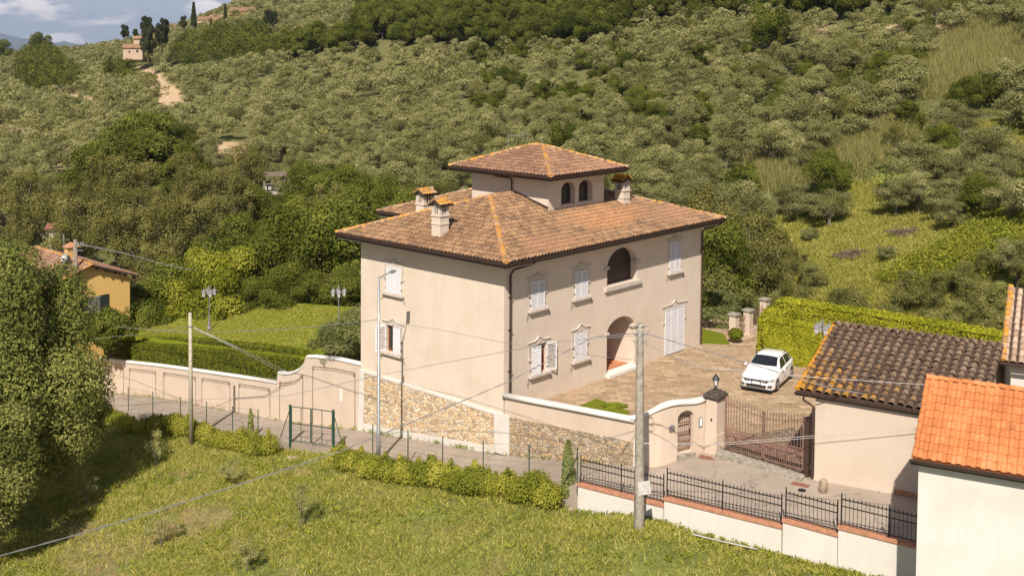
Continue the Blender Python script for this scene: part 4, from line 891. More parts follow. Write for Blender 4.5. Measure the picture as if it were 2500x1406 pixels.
# gate pillar
gp = yempty('gate_pillar', 'square plaster gate pillar with a dark stone cap', 'pillar')
pc = (2.93, -9.98); b = MB(); b.box(pc[0]-.33, pc[0]+.33, pc[1]-.27, pc[1]+.27, -.6, 2.26); b.box(pc[0]-.36, pc[0]+.36, pc[1]-.30, pc[1]+.30, -.6, .72); b.build('shaft', M['plaster_yard'], gp)
b = MB(); q = .40; 
for z0, z1, e in ((2.26, 2.33, .36), (2.33, 2.46, .44), (2.46, 2.54, .36), (2.54, 2.62, .22)): b.box(pc[0]-e, pc[0]+e, pc[1]-e*.85, pc[1]+e*.85, z0, z1)
b.build('cap', M['capstone'], gp)
b = MB(); b.box(pc[0]-.37, pc[0]-.33, pc[1]-.04, pc[1]+.02, 1.32, 1.42); b.build('intercom', M['blackplastic'], gp)
def lantern(parent, c, s=1.0, mats=None, name='lantern'):
    x, y, z = c; b = MB()
    b.lathe([(.06*s, 0), (.10*s, .02*s), (.17*s, .36*s), (.165*s, .37*s)], (x, y, z), 6); g = b.build(name, M['lampglass'], parent)
    b = MB()
    for k in range(6): a = 2*math.pi*k/6; b.tube([(x+.10*s*math.cos(a), y+.10*s*math.sin(a), z+.01), (x+.178*s*math.cos(a), y+.178*s*math.sin(a), z+.37*s)], .011*s, 4)
    b.lathe([(.04*s, -.07*s), (.11*s, -.02*s), (.11*s, .02*s)], (x, y, z), 6); b.build('lantern_frame', mats or M['lampgrey'], g)
    b = MB(); b.lathe([(.21*s, .36*s), (.20*s, .40*s), (.12*s, .53*s), (.05*s, .58*s), (.055*s, .62*s), (.015*s, .66*s), (.006*s, .75*s)], (x, y, z), 6); b.build('lantern_cap', mats or M['lampgrey'], g)
pl = yempty('pillar_lantern', 'single dark lantern standing on the gate pillar cap', 'lantern')
b = MB(); b.lathe([(.10, 0), (.05, .05), (.035, .14), (.06, .18)], (pc[0], pc[1], 2.62), 8); b.build('stem', M['iron'], pl); lantern(pl, (pc[0], pc[1], 2.80), .8, M['iron'])
# main driveway gate
ga, gb = Vector((3.17, -10.31, 0)), Vector((2.80, -14.32, 0)); gd = (gb-ga).normalized(); gl_ = (gb-ga).length
dg = yempty('driveway_gate', 'wide two-leaf brown iron gate with patterned lower panels', 'gate')
gn = Vector((-gd.y, gd.x, 0))
def gz(a): return .03+.12*a/gl_
for lf in range(2):
    a0 = .04+lf*gl_/2; a1 = a0+gl_/2-.06
    P = lambda a, z, t=0: tuple(ga+gd*a+gn*t+Vector((0, 0, z+gz(a))))
    topz = lambda a: 2.14+.26*((abs(a-gl_/2))/(gl_/2))**1.6
    b = MB()
    for a in (a0+.02, a1-.02): b.bar(P(a, .03), P(a, topz(a)-.05), .06, .05)
    for z in (.05, .30, .80, .90): b.bar(P(a0, z), P(a1, z), .035, .05)
    n = 14; pr_ = None
    for i in range(n+1):
        a = a0+(a1-a0)*i/n; q = P(a, topz(a)-.32)
        if pr_: b.bar(pr_, q, .03, .03)
        pr_ = q
    fr = b.build('gate_leaf', M['rust'], dg)
    b = MB()
    for i in range(1, 13):
        a = a0+(a1-a0)*i/13; b.bar(P(a, .9), P(a, topz(a)-.12), .022, .022); t = Vector(P(a, topz(a)-.12)); b.lathe([(0, 0), (.03, .04), (.018, .07), (0, .17)], tuple(t), 5)
    b.build('upright_bars', M['rust'], fr)
    b = MB()
    for i in range(18):
        a = a0+.06+(a1-a0-.12)*i/17; b.bar(P(a, .05), P(a, .30), .022, .02); b.bar(P(a, .30), P(a, .80), .05 if i % 2 else .03, .02)
        if i < 17:
            m_ = a+(a1-a0-.12)/34; b.lathe([(0, -.1), (.045, 0), (0, .1)], P(m_, .66), 6); b.lathe([(0, -.05), (.03, 0), (0, .05)], P(m_, .42), 5)
    b.build('ornament_panel', M['rust'], fr)
b = MB(); b.box(2.66, 2.84, -14.60, -14.42, -.5, 2.45); b.box(2.62, 2.88, -14.64, -14.38, 2.38, 2.45); gpr = yempty('gate_post', 'dark brown gate post beside the garage corner', 'post'); b.build('post_body', M['gutter'], gpr)
# long panelled wall running down the lane
lwl = yempty('panelled_wall', 'long pink garden wall with moulded panels, swept up towards the villa', 'wall')
tp = [(10.46, .34), (12.6, .24), (14.6, -.02), (15.2, -.14), (15.45, -.62), (15.9, -1.02), (16.5, -1.33), (17.2, -1.53), (17.9, -1.60), (18.0, -2.22), (22, -2.68), (25.6, -3.10), (30.9, -3.75), (38.5, -4.80), (40.5, -5.05)]
b = MB(); bt = [(y, zlane(y)-.4) for y in (40.5, 31, 25.6, 18.5, 14, 10.46)]
b.prism(tp+bt, lambda a, c, t: (t, a, c), 0, .28); b.build('plaster_wall', M['plaster_yard'], lwl)
b = MB(); capstrip(b, [(.13, y, z) for y, z in tp], .34, .11); b.build('cap', M['whitewash'], lwl, True)
pan = [(10.95, 14.65), (15.55, 17.75), (18.7, 21.85), (22.8, 25.9), (26.6, 30.4), (31.4, 34.8), (35.6, 39)]
def ztop(y): return float(np.interp(y, [p[0] for p in tp], [p[1] for p in tp]))
b = MB()
for a, c in pan:
    ys = np.linspace(a, c, 9); up = [ztop(y)-.42-(.12 if y < 18 else 0) for y in ys]; w_ = .045
    for i in range(8): b.bar((-.008, ys[i], up[i]), (-.008, ys[i+1], up[i+1]), .03, w_); b.bar((-.008, ys[i]+(.25 if i == 0 else 0), up[i]-.13), (-.008, ys[i+1]-(.25 if i == 7 else 0), up[i+1]-.13), .02, .025)
    for y in (a, c): b.bar((-.008, y, ztop(y)-.42-(.12 if y < 18 else 0)), (-.008, y, zlane(y)), .03, w_, up=(0, 1, 0))
    for y, s in ((a, 1), (c, -1)): b.box(-.03, .0, min(y, y+s*.16), max(y, y+s*.16), ztop(y)-.62-(.12 if y < 18 else 0), ztop(y)-.46-(.12 if y < 18 else 0))
b.build('panel_moulding', plain('stained_moulding', (.33, .245, .18), .9, 0, .35, 3), lwl)
b = MB(); b.box(-.03, .0, 12.02, 12.24, -2.05, -1.35); b.build('meter_cover', M['whitewash'], lwl)
b = MB(); b.box(-.1, .55, 39.6, 40.7, -7.8, -4.25); b.box(-.06, .5, 39.65, 40.65, -4.25, -4.1); p_ = yempty('wall_pillar', 'stout plaster pillar with grey stone cap at the far end of the panelled wall', 'pillar'); b.build('shaft', M['plaster_yard'], p_)
b = MB()
for z0, z1, e in ((-4.1, -4.0, .12), (-4.0, -3.88, .2), (-3.88, -3.8, .1)): b.box(-.1-e, .55+e, 39.6-e, 40.7+e, z0, z1)
b.add([(-.2, 39.5, -3.8), (.65, 39.5, -3.8), (.65, 40.8, -3.8), (-.2, 40.8, -3.8), (.22, 40.15, -3.58)], [(0, 1, 4), (1, 2, 4), (2, 3, 4), (3, 0, 4)]); b.build('cap', M['concrete'], p_)
# small garden gate beyond the villa
for k, (px, py, hh) in enumerate([(1788, 822, 1.3), (1831, 800, 1.55), (1864, 775, 1.9)]): pass
sg = yempty('garden_gate', 'low garden gateway of three plaster pillars with brown grilles', 'gate')
pts_ = [hf(at_z(1792, 822, 0)), hf(at_z(1826, 816, 0)), hf(at_z(1866, 792, 0))]
for i, (x, y, _) in enumerate(pts_):
    b = MB(); b.box(x-.22, x+.22, y-.22, y+.22, -.3, 1.35+.12*i); pb = b.build('pillar', M['plaster_yard'], sg); b = MB(); b.box(x-.3, x+.3, y-.3, y+.3, 1.35+.12*i, 1.45+.12*i); b.build('cap', M['concrete'], pb)
for i, (p, q) in enumerate(zip(pts_[:-1], pts_[1:])):
    b = MB(); p = Vector(p); q = Vector(q)
    for k in range(11): c = p.lerp(q, (k+.5)/11); b.bar(c+Vector((0, 0, .25)), c+Vector((0, 0, 1.15+.1*i+.15*k/10)), .02, .02)
    for z in (.25, .6, 1.1): b.bar(p+Vector((0, 0, z)), q+Vector((0, 0, z)), .03, .03)
    b.build('grille', M['rust'], sg)
    if i: b = MB(); b.bar(p+Vector((0, 0, .0)), q+Vector((0, 0, .0)), .25, .45); b.build('low_wall', M['plaster_yard'], sg)

# ------------------------------------------------------------------ white retaining wall with railings (front right)
fA = np.array(at_z(1420, 1178, -.65)); fB = np.array(at_z(2240, 1325, .3)); fd = fB-fA; fn_ = np.array([-fd[1], fd[0], 0]); fL = np.linalg.norm(fd[:2]); fu = np.array([fd[0], fd[1], 0])/fL; fv = np.array([fu[1], -fu[0], 0])   # fv towards the camera
def fpt(px, py): P = at_plane(px, py, fA, fn_); return (float(np.dot(P-fA, fu)), float(P[2]))
def FP(a, z, t=0.0): p = np.array([fA[0], fA[1], 0])+fu*a+fv*t; return (p[0], p[1], z)
secs = [((1418, 1175), (1626, 1226)), ((1628, 1209), (1914, 1278)), ((1917, 1261), (2050, 1297)), ((2052, 1278), (2241, 1325))]
rw = tag(empty('retaining_wall'), 'white rendered retaining wall stepping up in sections under a black railing', 'wall')
rail = tag(empty('railing'), 'black iron railing with spear tips and knots on the white wall', 'railing')
for (s0, s1) in secs:
    (a0, z0), (a1, z1) = fpt(*s0), fpt(*s1)
    if s1[0] > 2200: a1, z1 = a1+2.5, z1+(z1-z0)/(a1-a0)*2.5
    b = MB(); b.prism([(a0+.0, z0-.1), (a1-.004, z1-.1), (a1-.004, z1-3.2), (a0, z0-3.2)], FP, -.02, .24); b.build('wall_section', M['white'], rw)
    b = MB(); b.prism([(a0-.03, z0-.1), (a1+.02, z1-.1), (a1+.02, z1), (a0-.03, z0)], FP, -.06, .29); b.build('coping', M['coping'], rw)
    n = max(1, round((a1-a0)/2.1)); sl_ = (z1-z0)/(a1-a0); zz = lambda a: z0+(a-a0)*sl_
    for i in range(n+1):
        a = a0+.06+(a1-a0-.12)*i/n
        if i == n and s1[0] > 2200: continue
        b = MB(); b.bar(FP(a, zz(a)-.1, .11), FP(a, zz(a)+1.13, .11), .045, .045); b.lathe([(.0, 0), (.03, .03), (0, .1)], FP(a, zz(a)+1.13, .11), 5); b.build('post', M['iron'], rail)
    b = MB()
    for h in (.10, .72, .98): b.bar(FP(a0+.06, zz(a0+.06)+h, .11), FP(a1-.06, zz(a1-.06)+h, .11), .03, .035)
    k = int((a1-a0-.12)/.146); 
    for i in range(1, k):
        a = a0+.06+(a1-a0-.12)*i/k; b.bar(FP(a, zz(a)+.08, .11), FP(a, zz(a)+1.02, .11), .015, .015); b.lathe([(0, -.03), (.024, .02), (.016, .05), (0, .12)], FP(a, zz(a)+1.0, .11), 5)
        if i % 2 == 0: b.lathe([(0, -.035), (.028, 0), (0, .035)], FP(a, zz(a)+.44, .11), 5)
    b.build('panel', M['iron'], rail)
# mesh fence with green posts along the lane
def mesh_fence(Ys, label, braces=()):
    f = yempty('mesh_fence', label, 'fence')
    for Y in Ys:
        b = MB(); z = zlane(Y)-.2; h = 1.65; b.tube([(-3, Y, z-.3), (-3, Y, z+h)], .026, 6); b.build('post', M['green'], f)
    for Y, s in braces:
        b = MB(); z = zlane(Y)-.2; b.tube([(-3, Y, z+1.3), (-3, Y+s*.75, z-.1)], .02, 6); b.build('brace', M['green'], f)
    b = MB(); y0, y1 = min(Ys), max(Ys); n = 24
    def zf(Y, h): return zlane(Y)-.2+h
    for h in (.1, .35, .6, .85, 1.1, 1.35, 1.6): b.tube([(-3, y0+(y1-y0)*i/n, zf(y0+(y1-y0)*i/n, h)) for i in range(n+1)], .0035 if h not in (.1, 1.6, .85) else .005, 3, False)
    k = int((y1-y0)/.12)
    for i in range(k+1): Y = y0+(y1-y0)*i/k; b.tube([(-3, Y, zf(Y, .1)), (-3, Y, zf(Y, 1.6))], .0022, 3, False)
    b.build('wire_mesh', M['green'], f, fix=False)
mesh_fence([-6.94, -4.25, -1.5, 1.11, 3.49, 6.06], 'thin wire mesh fence with green posts behind the laurel hedge, right of the field gate', [(-6.94, 1)])
mesh_fence([15.68, 18.12, 20.77, 23.57, 26.68, 29.64], 'thin wire mesh fence with green posts left of the field gate')
# field gate of green tube
fg = yempty('field_gate', 'green tubular two-leaf field gate between the hedges', 'gate')
zg = lambda Y: zlane(Y)-.15
for Y in (12.79, 9.05):
    for k in (0, .09): b = MB(); b.tube([(-3.02, Y-k*(1 if Y > 10 else -1), zg(Y)-.3), (-3.02, Y-k*(1 if Y > 10 else -1), zg(Y)+2.05)], .04, 8); b.build('post', M['green'], fg)
    b = MB(); b.tube([(-3.02, Y, zg(Y)+1.75), (-3.02, Y+(.9 if Y > 10 else -.9), zg(Y)-.1)], .022, 6); b.build('brace', M['green'], fg)
for a, c in ((12.62, 10.98), (10.88, 9.2)):
    b = MB()
    for Y in (a, c, (a+c)/2): b.tube([(-3.02, Y, zg(Y)+.12), (-3.02, Y, zg(Y)+1.95)], .026 if Y != (a+c)/2 else .02, 6)
    for h in (.12, 1.05, 1.95): b.tube([(-3.02, a, zg(a)+h), (-3.02, c, zg(c)+h)], .024, 6)
    b.build('gate_leaf', M['green'], fg)

# ------------------------------------------------------------------ garage
gL = at_z(1977, 1182, 0.0); eL = at_z(1943, 952, 3.62); eR = at_z(2240, 1000, 3.62); u_ = eR-eL; u_ /= np.linalg.norm(u_); v_ = np.array([-u_[1], u_[0], 0])
rotg = math.atan2(u_[1], u_[0]); rLr = at_z(2035, 792, 5.1); gdep = float(np.dot((rLr-eL)[:2], v_[:2])); rR = at_z(2450, 845, 5.1); gwid = float(np.dot((rR-rLr)[:2], u_[:2]))
gar = empty('garage', (eL[0], eL[1], 0), rotg, 'pink plaster garage under a dark tile roof spotted with orange lichen', 'garage')
ge = .38; GW = gwid; GD = gdep
dl_ = (gL-eL); ge = float(np.dot(dl_[:2], u_[:2])); gf = float(np.dot(dl_[:2], v_[:2])); print('garage corner', ge, gf); gf = max(gf, .12)
b = MB(); b.box(ge, GW-.3, gf, GD*2-gf, -1.5, 3.42); b.add([(ge, gf, 3.42), (ge, GD*2-gf, 3.42), (ge, GD, 4.92)], [(0, 1, 2)]); b.add([(GW-.3, gf, 3.42), (GW-.3, GD*2-gf, 3.42), (GW-.3, GD, 4.92)], [(0, 1, 2)]); b.build('walls', M['garage'], gar)
bed = MB(); tl = MB(); ez, rz2 = 3.62, 5.1
do_slope(tl, bed, [(0, 0, ez), (GW, 0, ez), (GW, GD, rz2), (0, GD, rz2)], pu=.36, pv=.42, r=.14, jit=.03, lift=.05)
do_slope(tl, bed, [(GW, GD*2, ez), (0, GD*2, ez), (0, GD, rz2), (GW, GD, rz2)], pu=.36, pv=.42, r=.15, jit=.03)
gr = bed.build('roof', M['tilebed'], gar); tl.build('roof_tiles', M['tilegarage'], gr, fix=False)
b = MB(); ridge_row(b, (.0, GD, rz2), (GW, GD, rz2), .15, .4); b.build('ridge_tiles', M['tilegarage'], gr, fix=False)
b = MB(); ridge_row(b, (.06, 0, ez), (.06, GD, rz2), .12, .38, .05); b.build('verge_tiles', M['tilegarageedge'], gr, fix=False)
b = MB(); gutter(b, [(-.05, -.08, ez-.06), (GW+.05, -.08, ez-.06)], .07); b.box(-.02, GW, -.02, .0, ez-.2, ez-.06); b.box(-.03, -.01, 0, GD, ez-.15, ez-.05) if False else None
b.build('gutter', M['gutter'], gar, fix=False)
b = MB(); b.tube([(.35, -.08, ez-.12), (.32, .0, ez-.35), (ge-.08, gf-.02, ez-.6), (ge-.08, gf-.02, 0.05)], .05, 8); b.build('downpipe', M['gutter'], gar)
b = MB(); b.box(ge+1.75, ge+1.97, gf-.012, gf+.01, .62, .78); b.build('air_vent', M['plaster_old'], gar)
b = MB(); b.box(ge+3.2, GW-.3, gf-.03, gf+.01, -.6, .28); b.build('brick_skirting', M['coping'], gar)

# ------------------------------------------------------------------ white house with orange roof (right edge)
hL = at_d(2228, 1117, 35.4); hz = float(hL[2]); hR = at_z(2500, 1162, hz); u2 = hR-hL; u2[2] = 0; u2 /= np.linalg.norm(u2); v2 = np.array([-u2[1], u2[0], 0]); r2 = math.atan2(u2[1], u2[0])
wh = empty('white_house', (hL[0], hL[1], 0), r2, 'white rendered house with a bright orange tile roof at the right edge', 'house')
D2 = 3.1; zr = float(CZ_-(CZ_-at_d(2255, 922, 35.4)[2])*((hL[1]+v2[1]*D2)/35.4)); W2 = 9.5; e2 = .16
b = MB(); b.box(e2, W2, .22, D2+1.5, -3.2, hz-.12)
b.add([(e2, .22, hz-.12), (e2, D2+1.5, hz-.12), (e2, D2+1.5, zr-.85), (e2, D2, zr-.16)], [(0, 1, 2, 3)]); b.build('walls', M['white'], wh)
bed = MB(); tl = MB(); do_slope(tl, bed, [(0, 0, hz), (W2, 0, hz), (W2, D2, zr), (0, D2, zr)], pu=.29, pv=.35, jit=.004, flat=True)
do_slope(tl, bed, [(W2, D2+1.8, zr-.95), (0, D2+1.8, zr-.95), (0, D2, zr), (W2, D2, zr)], pu=.29, pv=.35, jit=.004, flat=True)
hr = bed.build('roof', M['tilebedlight'], wh); tl.build('roof_tiles', M['tilenew'], hr, fix=False)
b = MB(); ridge_row(b, (0, D2, zr), (W2, D2, zr), .12, .38, .05); ridge_row(b, (.05, 0, hz), (.05, D2, zr), .09, .38, .04); b.build('ridge_tiles', M['tilenew'], hr, fix=False)
b = MB(); gutter(b, [(-.08, -.1, hz-.05), (W2, -.1, hz-.05)], .075); b.box(-.05, W2, -.04, -.01, hz-.2, hz-.05); b.box(0, W2, -.01, .24, hz-.17, hz-.12); b.build('gutter', M['gutter'], wh, fix=False)
# second house, only its corner in view
s0 = at_d(2445, 882, 47.0); sz = float(s0[2]); sh = empty('pale_house', (s0[0], s0[1], 0), r2, 'corner of a pale house with lichened pantile roof behind the garage', 'house')
pk = at_d(2500, 722, 50.0); 
b = MB(); b.box(.35, 8, .5, 4.4, -1.5, sz-.1); b.build('walls', M['white'], sh)
bed = MB(); tl = MB(); A0 = (0, 0, sz); 
do_slope(tl, bed, [(0, 0, sz), (6, 0, sz), (6, 4.4, sz+2.35), (.0, 4.4, sz+2.35)], pu=.30, pv=.40, r=.12)
sr = bed.build('roof', M['tilebed'], sh); tl.build('roof_tiles', M['tilesecond'], sr, fix=False)
b = MB(); ridge_row(b, (.06, -.02, sz+.02), (.06, 4.4, sz+2.38), .14, .36, .05); b.build('verge_tiles', M['tileridge'], sr, fix=False)
b = MB(); gutter(b, [(-.05, -.1, sz-.05), (6, -.1, sz-.05)], .07); b.build('gutter', M['gutter'], sh, fix=False)
b = MB(); b.tube([(.6, .45, sz-1.2), (-.6, -.2, sz-2.2)], .02, 6); b.build('stay_bar', M['metalgrey'], sh)

# ------------------------------------------------------------------ yellow house on the left
pk = at_d(225, 646, 79.0); er = at_d(338, 672, 81.5); el = at_d(150, 712, 74.0)
uy2 = np.array([er[0]-pk[0], er[1]-pk[1], 0]); lw2 = np.linalg.norm(uy2); uy2 /= lw2
yh = empty('yellow_house', (pk[0], pk[1], 0), math.atan2(uy2[1], uy2[0]), 'ochre yellow cottage with a mossy tile roof behind the big tree', 'house')
pz_ = float(pk[2]); ez3 = float(er[2]); hwid = lw2; dz = pz_-ez3
LWd = 4.6; b = MB()  # local x along the gable (right is +), y away from the gable wall
outl = [(-LWd+.4, -7.5), (hwid-.45, -7.5), (hwid-.45, ez3-.12), (0, pz_-.16), (-LWd+.4, pz_-.16-(LWd-.4)*.38)]
b.prism(outl, lambda a, c, t: (a, t, c), .45, 9); b.build('walls', M['yellow'], yh)
bed = MB(); tl = MB()
do_slope(tl, bed, [(hwid, 0, ez3), (hwid, 9.5, ez3), (0, 9.5, pz_), (0, 0, pz_)], pu=.22, pv=.36); do_slope(tl, bed, [(-LWd, 9.5, pz_-LWd*.38), (-LWd, 0, pz_-LWd*.38), (0, 0, pz_), (0, 9.5, pz_)], pu=.22, pv=.36)
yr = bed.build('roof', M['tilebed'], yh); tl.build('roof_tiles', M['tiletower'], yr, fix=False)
b = MB(); ridge_row(b, (0, 0, pz_), (0, 9.5, pz_), .15); ridge_row(b, (-LWd, .05, pz_-LWd*.38), (0, .05, pz_), .11); b.build('ridge_tiles', M['tileridge'], yr, fix=False)
b = MB()
for i in range(5): x = .5+i*(hwid-.7)/4; zz_ = pz_-.22-(x/hwid)*dz; b.bar((x, .02, zz_), (x, .5, zz_), .1, .12)
b.box(-.03, hwid, .03, .07, ez3-.3, ez3-.26) if False else None
b.build('rafters', M['darkwood'], yh)
b = MB(); b.box(-.15, .75, .38, .46, -1.75, -.35); yw = b.build('window', M['lampgrey'], yh)
b = MB()
for x in (-.1, .15, .4, .62): b.box(x, x+.03, .34, .37, -1.7, -.4)
b.build('grille', M['metalgrey'], yw)
for x0, x1 in ((-.95, -.17), (.78, 1.42)): b = MB(); louvres(b, x1-x0, 1.45, lambda a, z, t, x0=x0: (x0+a, .44-t, -1.78+z)); b.build('shutter', M['shuttergreen'], yw)
b = MB(); b.box(-.25, .45, 3.3, 3.9, pz_-.6, pz_+.75); c_ = b.build('chimney', M['yellow'], yr); b = MB(); b.add([(-.4, 3.15, pz_+.8), (.6, 3.15, pz_+.8), (.6, 4.05, pz_+.8), (-.4, 4.05, pz_+.8), (.1, 3.6, pz_+1.15)], [(0, 1, 4), (1, 2, 4), (2, 3, 4), (3, 0, 4), (3, 2, 1, 0)]); b.build('chimney_cap', M['coping'], c_)
b = MB(); b.tube([(-.9, 2.5, pz_-.5), (-.9, 2.5, pz_+1.7)], .03, 6); am = b.build('antenna_mast', M['metalgrey'], yr)
b = MB(); b.lathe([(.0, 0), (.28, .06), (.40, .16), (.42, .17)], (0, 0, 0), 14); ds = b.build('satellite_dish', M['dishwhite'], am, True); ds.location = (-.95, 2.3, pz_+.1); ds.rotation_euler = (math.radians(68), 0, math.radians(15))
b = MB(); b.tube([(-1.4, 2.5, pz_+1.6), (-.5, 2.4, pz_+1.55)], .015, 5); b.tube([(-.9, 2.5, pz_+1.95), (-.9, 2.5, pz_+1.3)], .04, 5); b.build('aerial', M['metalgrey'], am)
# ------------------------------------------------------------------ parked car
cf = (at_z(1822, 937, 0)+at_z(1893, 957, 0))/2; cb = at_z(1943, 912, 0)
fr_, rr_ = at_z(1893, 958, 0), at_z(1941, 914, 0)
cdir = np.array([rr_[0]-fr_[0], rr_[1]-fr_[1]]); cang = math.atan2(cdir[1], cdir[0]) 
CANG = cang
# local frame: x from the front bumper to the back, y across (y<0 is the side that faces right in the picture)
cside = np.array([math.sin(CANG), -math.cos(CANG)])   # direction of y<0
o0 = np.array([fr_[0], fr_[1]])-cside*.86-np.array([math.cos(CANG), math.sin(CANG)])*.55
car = empty('parked_car', (o0[0], o0[1], 0.01), CANG, 'white small hatchback parked on the sandstone yard in front of the bright hedge', 'car')
ST = [  # x, low z, half low, belt z, half belt, top z, half top
 (.00, .30, .62, .58, .66, .66, .50), (.06, .22, .74, .62, .76, .76, .60), (.20, .19, .82, .70, .84, .86, .70), (.45, .18, .87, .78, .88, .93, .74), (.85, .18, .885, .84, .90, 1.00, .76),
 (1.12, .18, .89, .88, .905, 1.06, .76), (1.30, .18, .89, .91, .91, 1.14, .735), (1.62, .18, .89, .93, .91, 1.34, .66), (1.92, .18, .89, .94, .91, 1.46, .61), (2.25, .18, .89, .95, .91, 1.505, .60),
 (2.75, .18, .89, .97, .91, 1.50, .60), (3.20, .18, .885, .99, .90, 1.465, .59), (3.50, .19, .88, 1.01, .89, 1.41, .575), (3.72, .21, .86, 1.03, .865, 1.28, .56), (3.92, .24, .82, .99, .83, 1.06, .60), (4.02, .28, .76, .82, .78, .90, .62), (4.07, .34, .66, .62, .70, .70, .56)]
def sect(s):
    x, lz, hl, bz, hb, tz, ht = s; m = (lz+bz)/2
    hf_ = [(hl, lz), (hl+.035, lz+.10), (hb+.01, m), (hb+.008, bz-.10), (hb, bz-.03), (hb-.03, bz), (hb-.03+(ht-hb+.03)*.5, bz+(tz-bz)*.52), (ht+.02, tz-.03), (ht-.03, tz), (ht*.5, tz+.025), (0, tz+.032)]
    return [(x, y, z) for y, z in hf_]+[(x, -y, z) for y, z in hf_[-2::-1]]
b = MB(); S = [sect(s) for s in ST]; m = len(S[0]); vs = [p for r in S for p in r]
fs = [(i*m+k, i*m+k+1, (i+1)*m+k+1, (i+1)*m+k) for i in range(len(S)-1) for k in range(m-1)]+[(i*m, (i+1)*m, (i+1)*m+m-1, i*m+m-1) for i in range(len(S)-1)]+[tuple(range(m)), tuple((len(S)-1)*m+k for k in range(m))[::-1]]
b.add(vs, fs); body = b.build('body', M['carpaint'], car); smooth_by_angle(body, 40)
def cs_at(x, k):     # a point of the body surface: station x, ring index k (float)
    xs = [s[0] for s in ST]; i = max(0, min(len(xs)-2, int(np.searchsorted(xs, x))-1)); t = (x-xs[i])/(xs[i+1]-xs[i]); k0 = int(math.floor(k)); k0 = min(k0, m-2); kt = k-k0
    P = lambda r: Vector(S[r][k0]).lerp(Vector(S[r][k0+1]), kt); return P(i).lerp(P(i+1), t)
def patch(mb, x0, x1, k0, k1, nx, nk, off=.006, fx=None):
    g = [[None]*(nk+1) for _ in range(nx+1)]
    for i in range(nx+1):
        for j in range(nk+1):
            x = x0+(x1-x0)*i/nx; k = k0+(k1-k0)*j/nk
            if fx: x, k = fx(i/nx, j/nk)
            p = cs_at(x, k); e = .01; a = cs_at(x+e, k)-cs_at(x-e, k); c = cs_at(x, min(k+.02, m-1))-cs_at(x, max(k-.02, 0)); n_ = a.cross(c)
            n_ = n_.normalized() if n_.length > 1e-9 else Vector((0, 0, 1)); ctr = Vector((x, 0, .8))
            if n_.dot(p-ctr) < 0: n_ = -n_
            g[i][j] = p+n_*off
    vs = [p for r in g for p in r]; w_ = nk+1; mb.add(vs, [(i*w_+j, i*w_+j+1, (i+1)*w_+j+1, (i+1)*w_+j) for i in range(nx) for j in range(nk)])
b = MB(); patch(b, 1.24, 1.90, 8.1, 11.9, 6, 8, .008, lambda u, v: (1.20+.70*u+.09*abs(v-.5)**2*4*(1-u), 8.0+4.0*v)); b.build('windscreen', M['carglass'], body, True)
b = MB(); patch(b, 3.5, 3.8, 8.2, 11.8, 4, 6, .008, lambda u, v: (3.56+.28*u, 8.1+3.8*v)); b.build('rear_window', M['carglass'], body, True)
for sgn in (0, 1):
    for (xa, xb, tx) in ((1.42, 2.42, 0), (2.50, 3.28, 0), (3.34, 3.62, 1)):
        b = MB()
        def fx(u, v, xa=xa, xb=xb):
            k = 5.25+1.55*v; x = xa+(xb-xa)*u
            if xa < 1.5: x = (xa+.42*v)+(xb-xa-.42*v)*u
            if xa > 3.3: x = xa+(xb-xa)*u*(1-.5*v)
            return x, (k if not sgn else m-1-k)
        patch(b, 0, 0, 0, 0, 5, 3, .007, fx); b.build('side_window', M['carglass'], body, True)
b = MB(); b.prism([(.05, .70), (.12, .60), (.95, .60)][:0] or [(-.60, .56), (.60, .56), (.64, .70), (-.64, .70)], lambda y, z, t: (t-.0, y, z), -.012, .05); gri = b.build('grille', M['blackplastic'], body)
b = MB()
for y in (-.46, -.31, .31, .46): b.box(-.022, -.012, y-.055, y+.055, .645, .670); b.box(-.022, -.012, y-.055, y+.055, .600, .625)
for s_ in (-1, 1):
    b.box(-.024, -.012, min(s_*.02, s_*.13), max(s_*.02, s_*.13), .655, .672); b.box(-.024, -.012, min(s_*.02, s_*.13), max(s_*.02, s_*.13), .600, .617); b.box(-.024, -.012, min(s_*.115, s_*.135), max(s_*.115, s_*.135), .600, .672)
b.build('emblem', M['chrome'], gri)
for s_ in (-1, 1):
    b = MB(); b.add([(-.005, s_*.56, .60), (-.005, s_*.56, .70), (.10, s_*.80, .77), (.24, s_*.87, .80), (.22, s_*.88, .72), (.06, s_*.79, .64)], [(0, 1, 2, 5), (5, 2, 3, 4)]); b.v = [(x-.012, y*1.01, z) for x, y, z in b.v]; hl_ = b.build('headlight', M['headlamp'], body)
    b = MB(); b.lathe([(.0, 0), (.06, .0), (.075, .02)], (0, 0, 0), 10); fl_ = b.build('fog_light', M['chrome'], body); fl_.location = (.035, s_*.68, .40); fl_.rotation_euler = (0, math.radians(-90), math.radians(s_*28))
    b = MB(); b.prism([(s_*.58, .33), (s_*.80, .34), (s_*.80, .47), (s_*.62, .44)], lambda y, z, t: (t+abs(y)**3*.12, y, z), -.045, .05); b.build('fog_surround', M['blackplastic'], body)
    b = MB(); b.box(-.06, .1, -.075, .075, -.06, .07); b.box(-.02, .04, -.09, 0, -.08, -.05); mr = b.build('mirror', M['carpaint'], body); mr.location = (1.50, s_*1.02, 1.02)
    b = MB(); b.box(4.0, 4.05, s_*.72-.1, s_*.72+.1, .78, .96); b.build('tail_light', M['red'], body)
    b = MB(); b.bar((1.9, s_*.60, 1.475), (3.3, s_*.585, 1.48), .03, .02); b.build('roof_rail', M['blackplastic'], body)
b = MB(); b.prism([(-.50, .30), (.50, .30), (.56, .43), (-.56, .43)], lambda y, z, t: (t, y, z), -.012, .06); b.build('air_intake', M['blackplastic'], body)
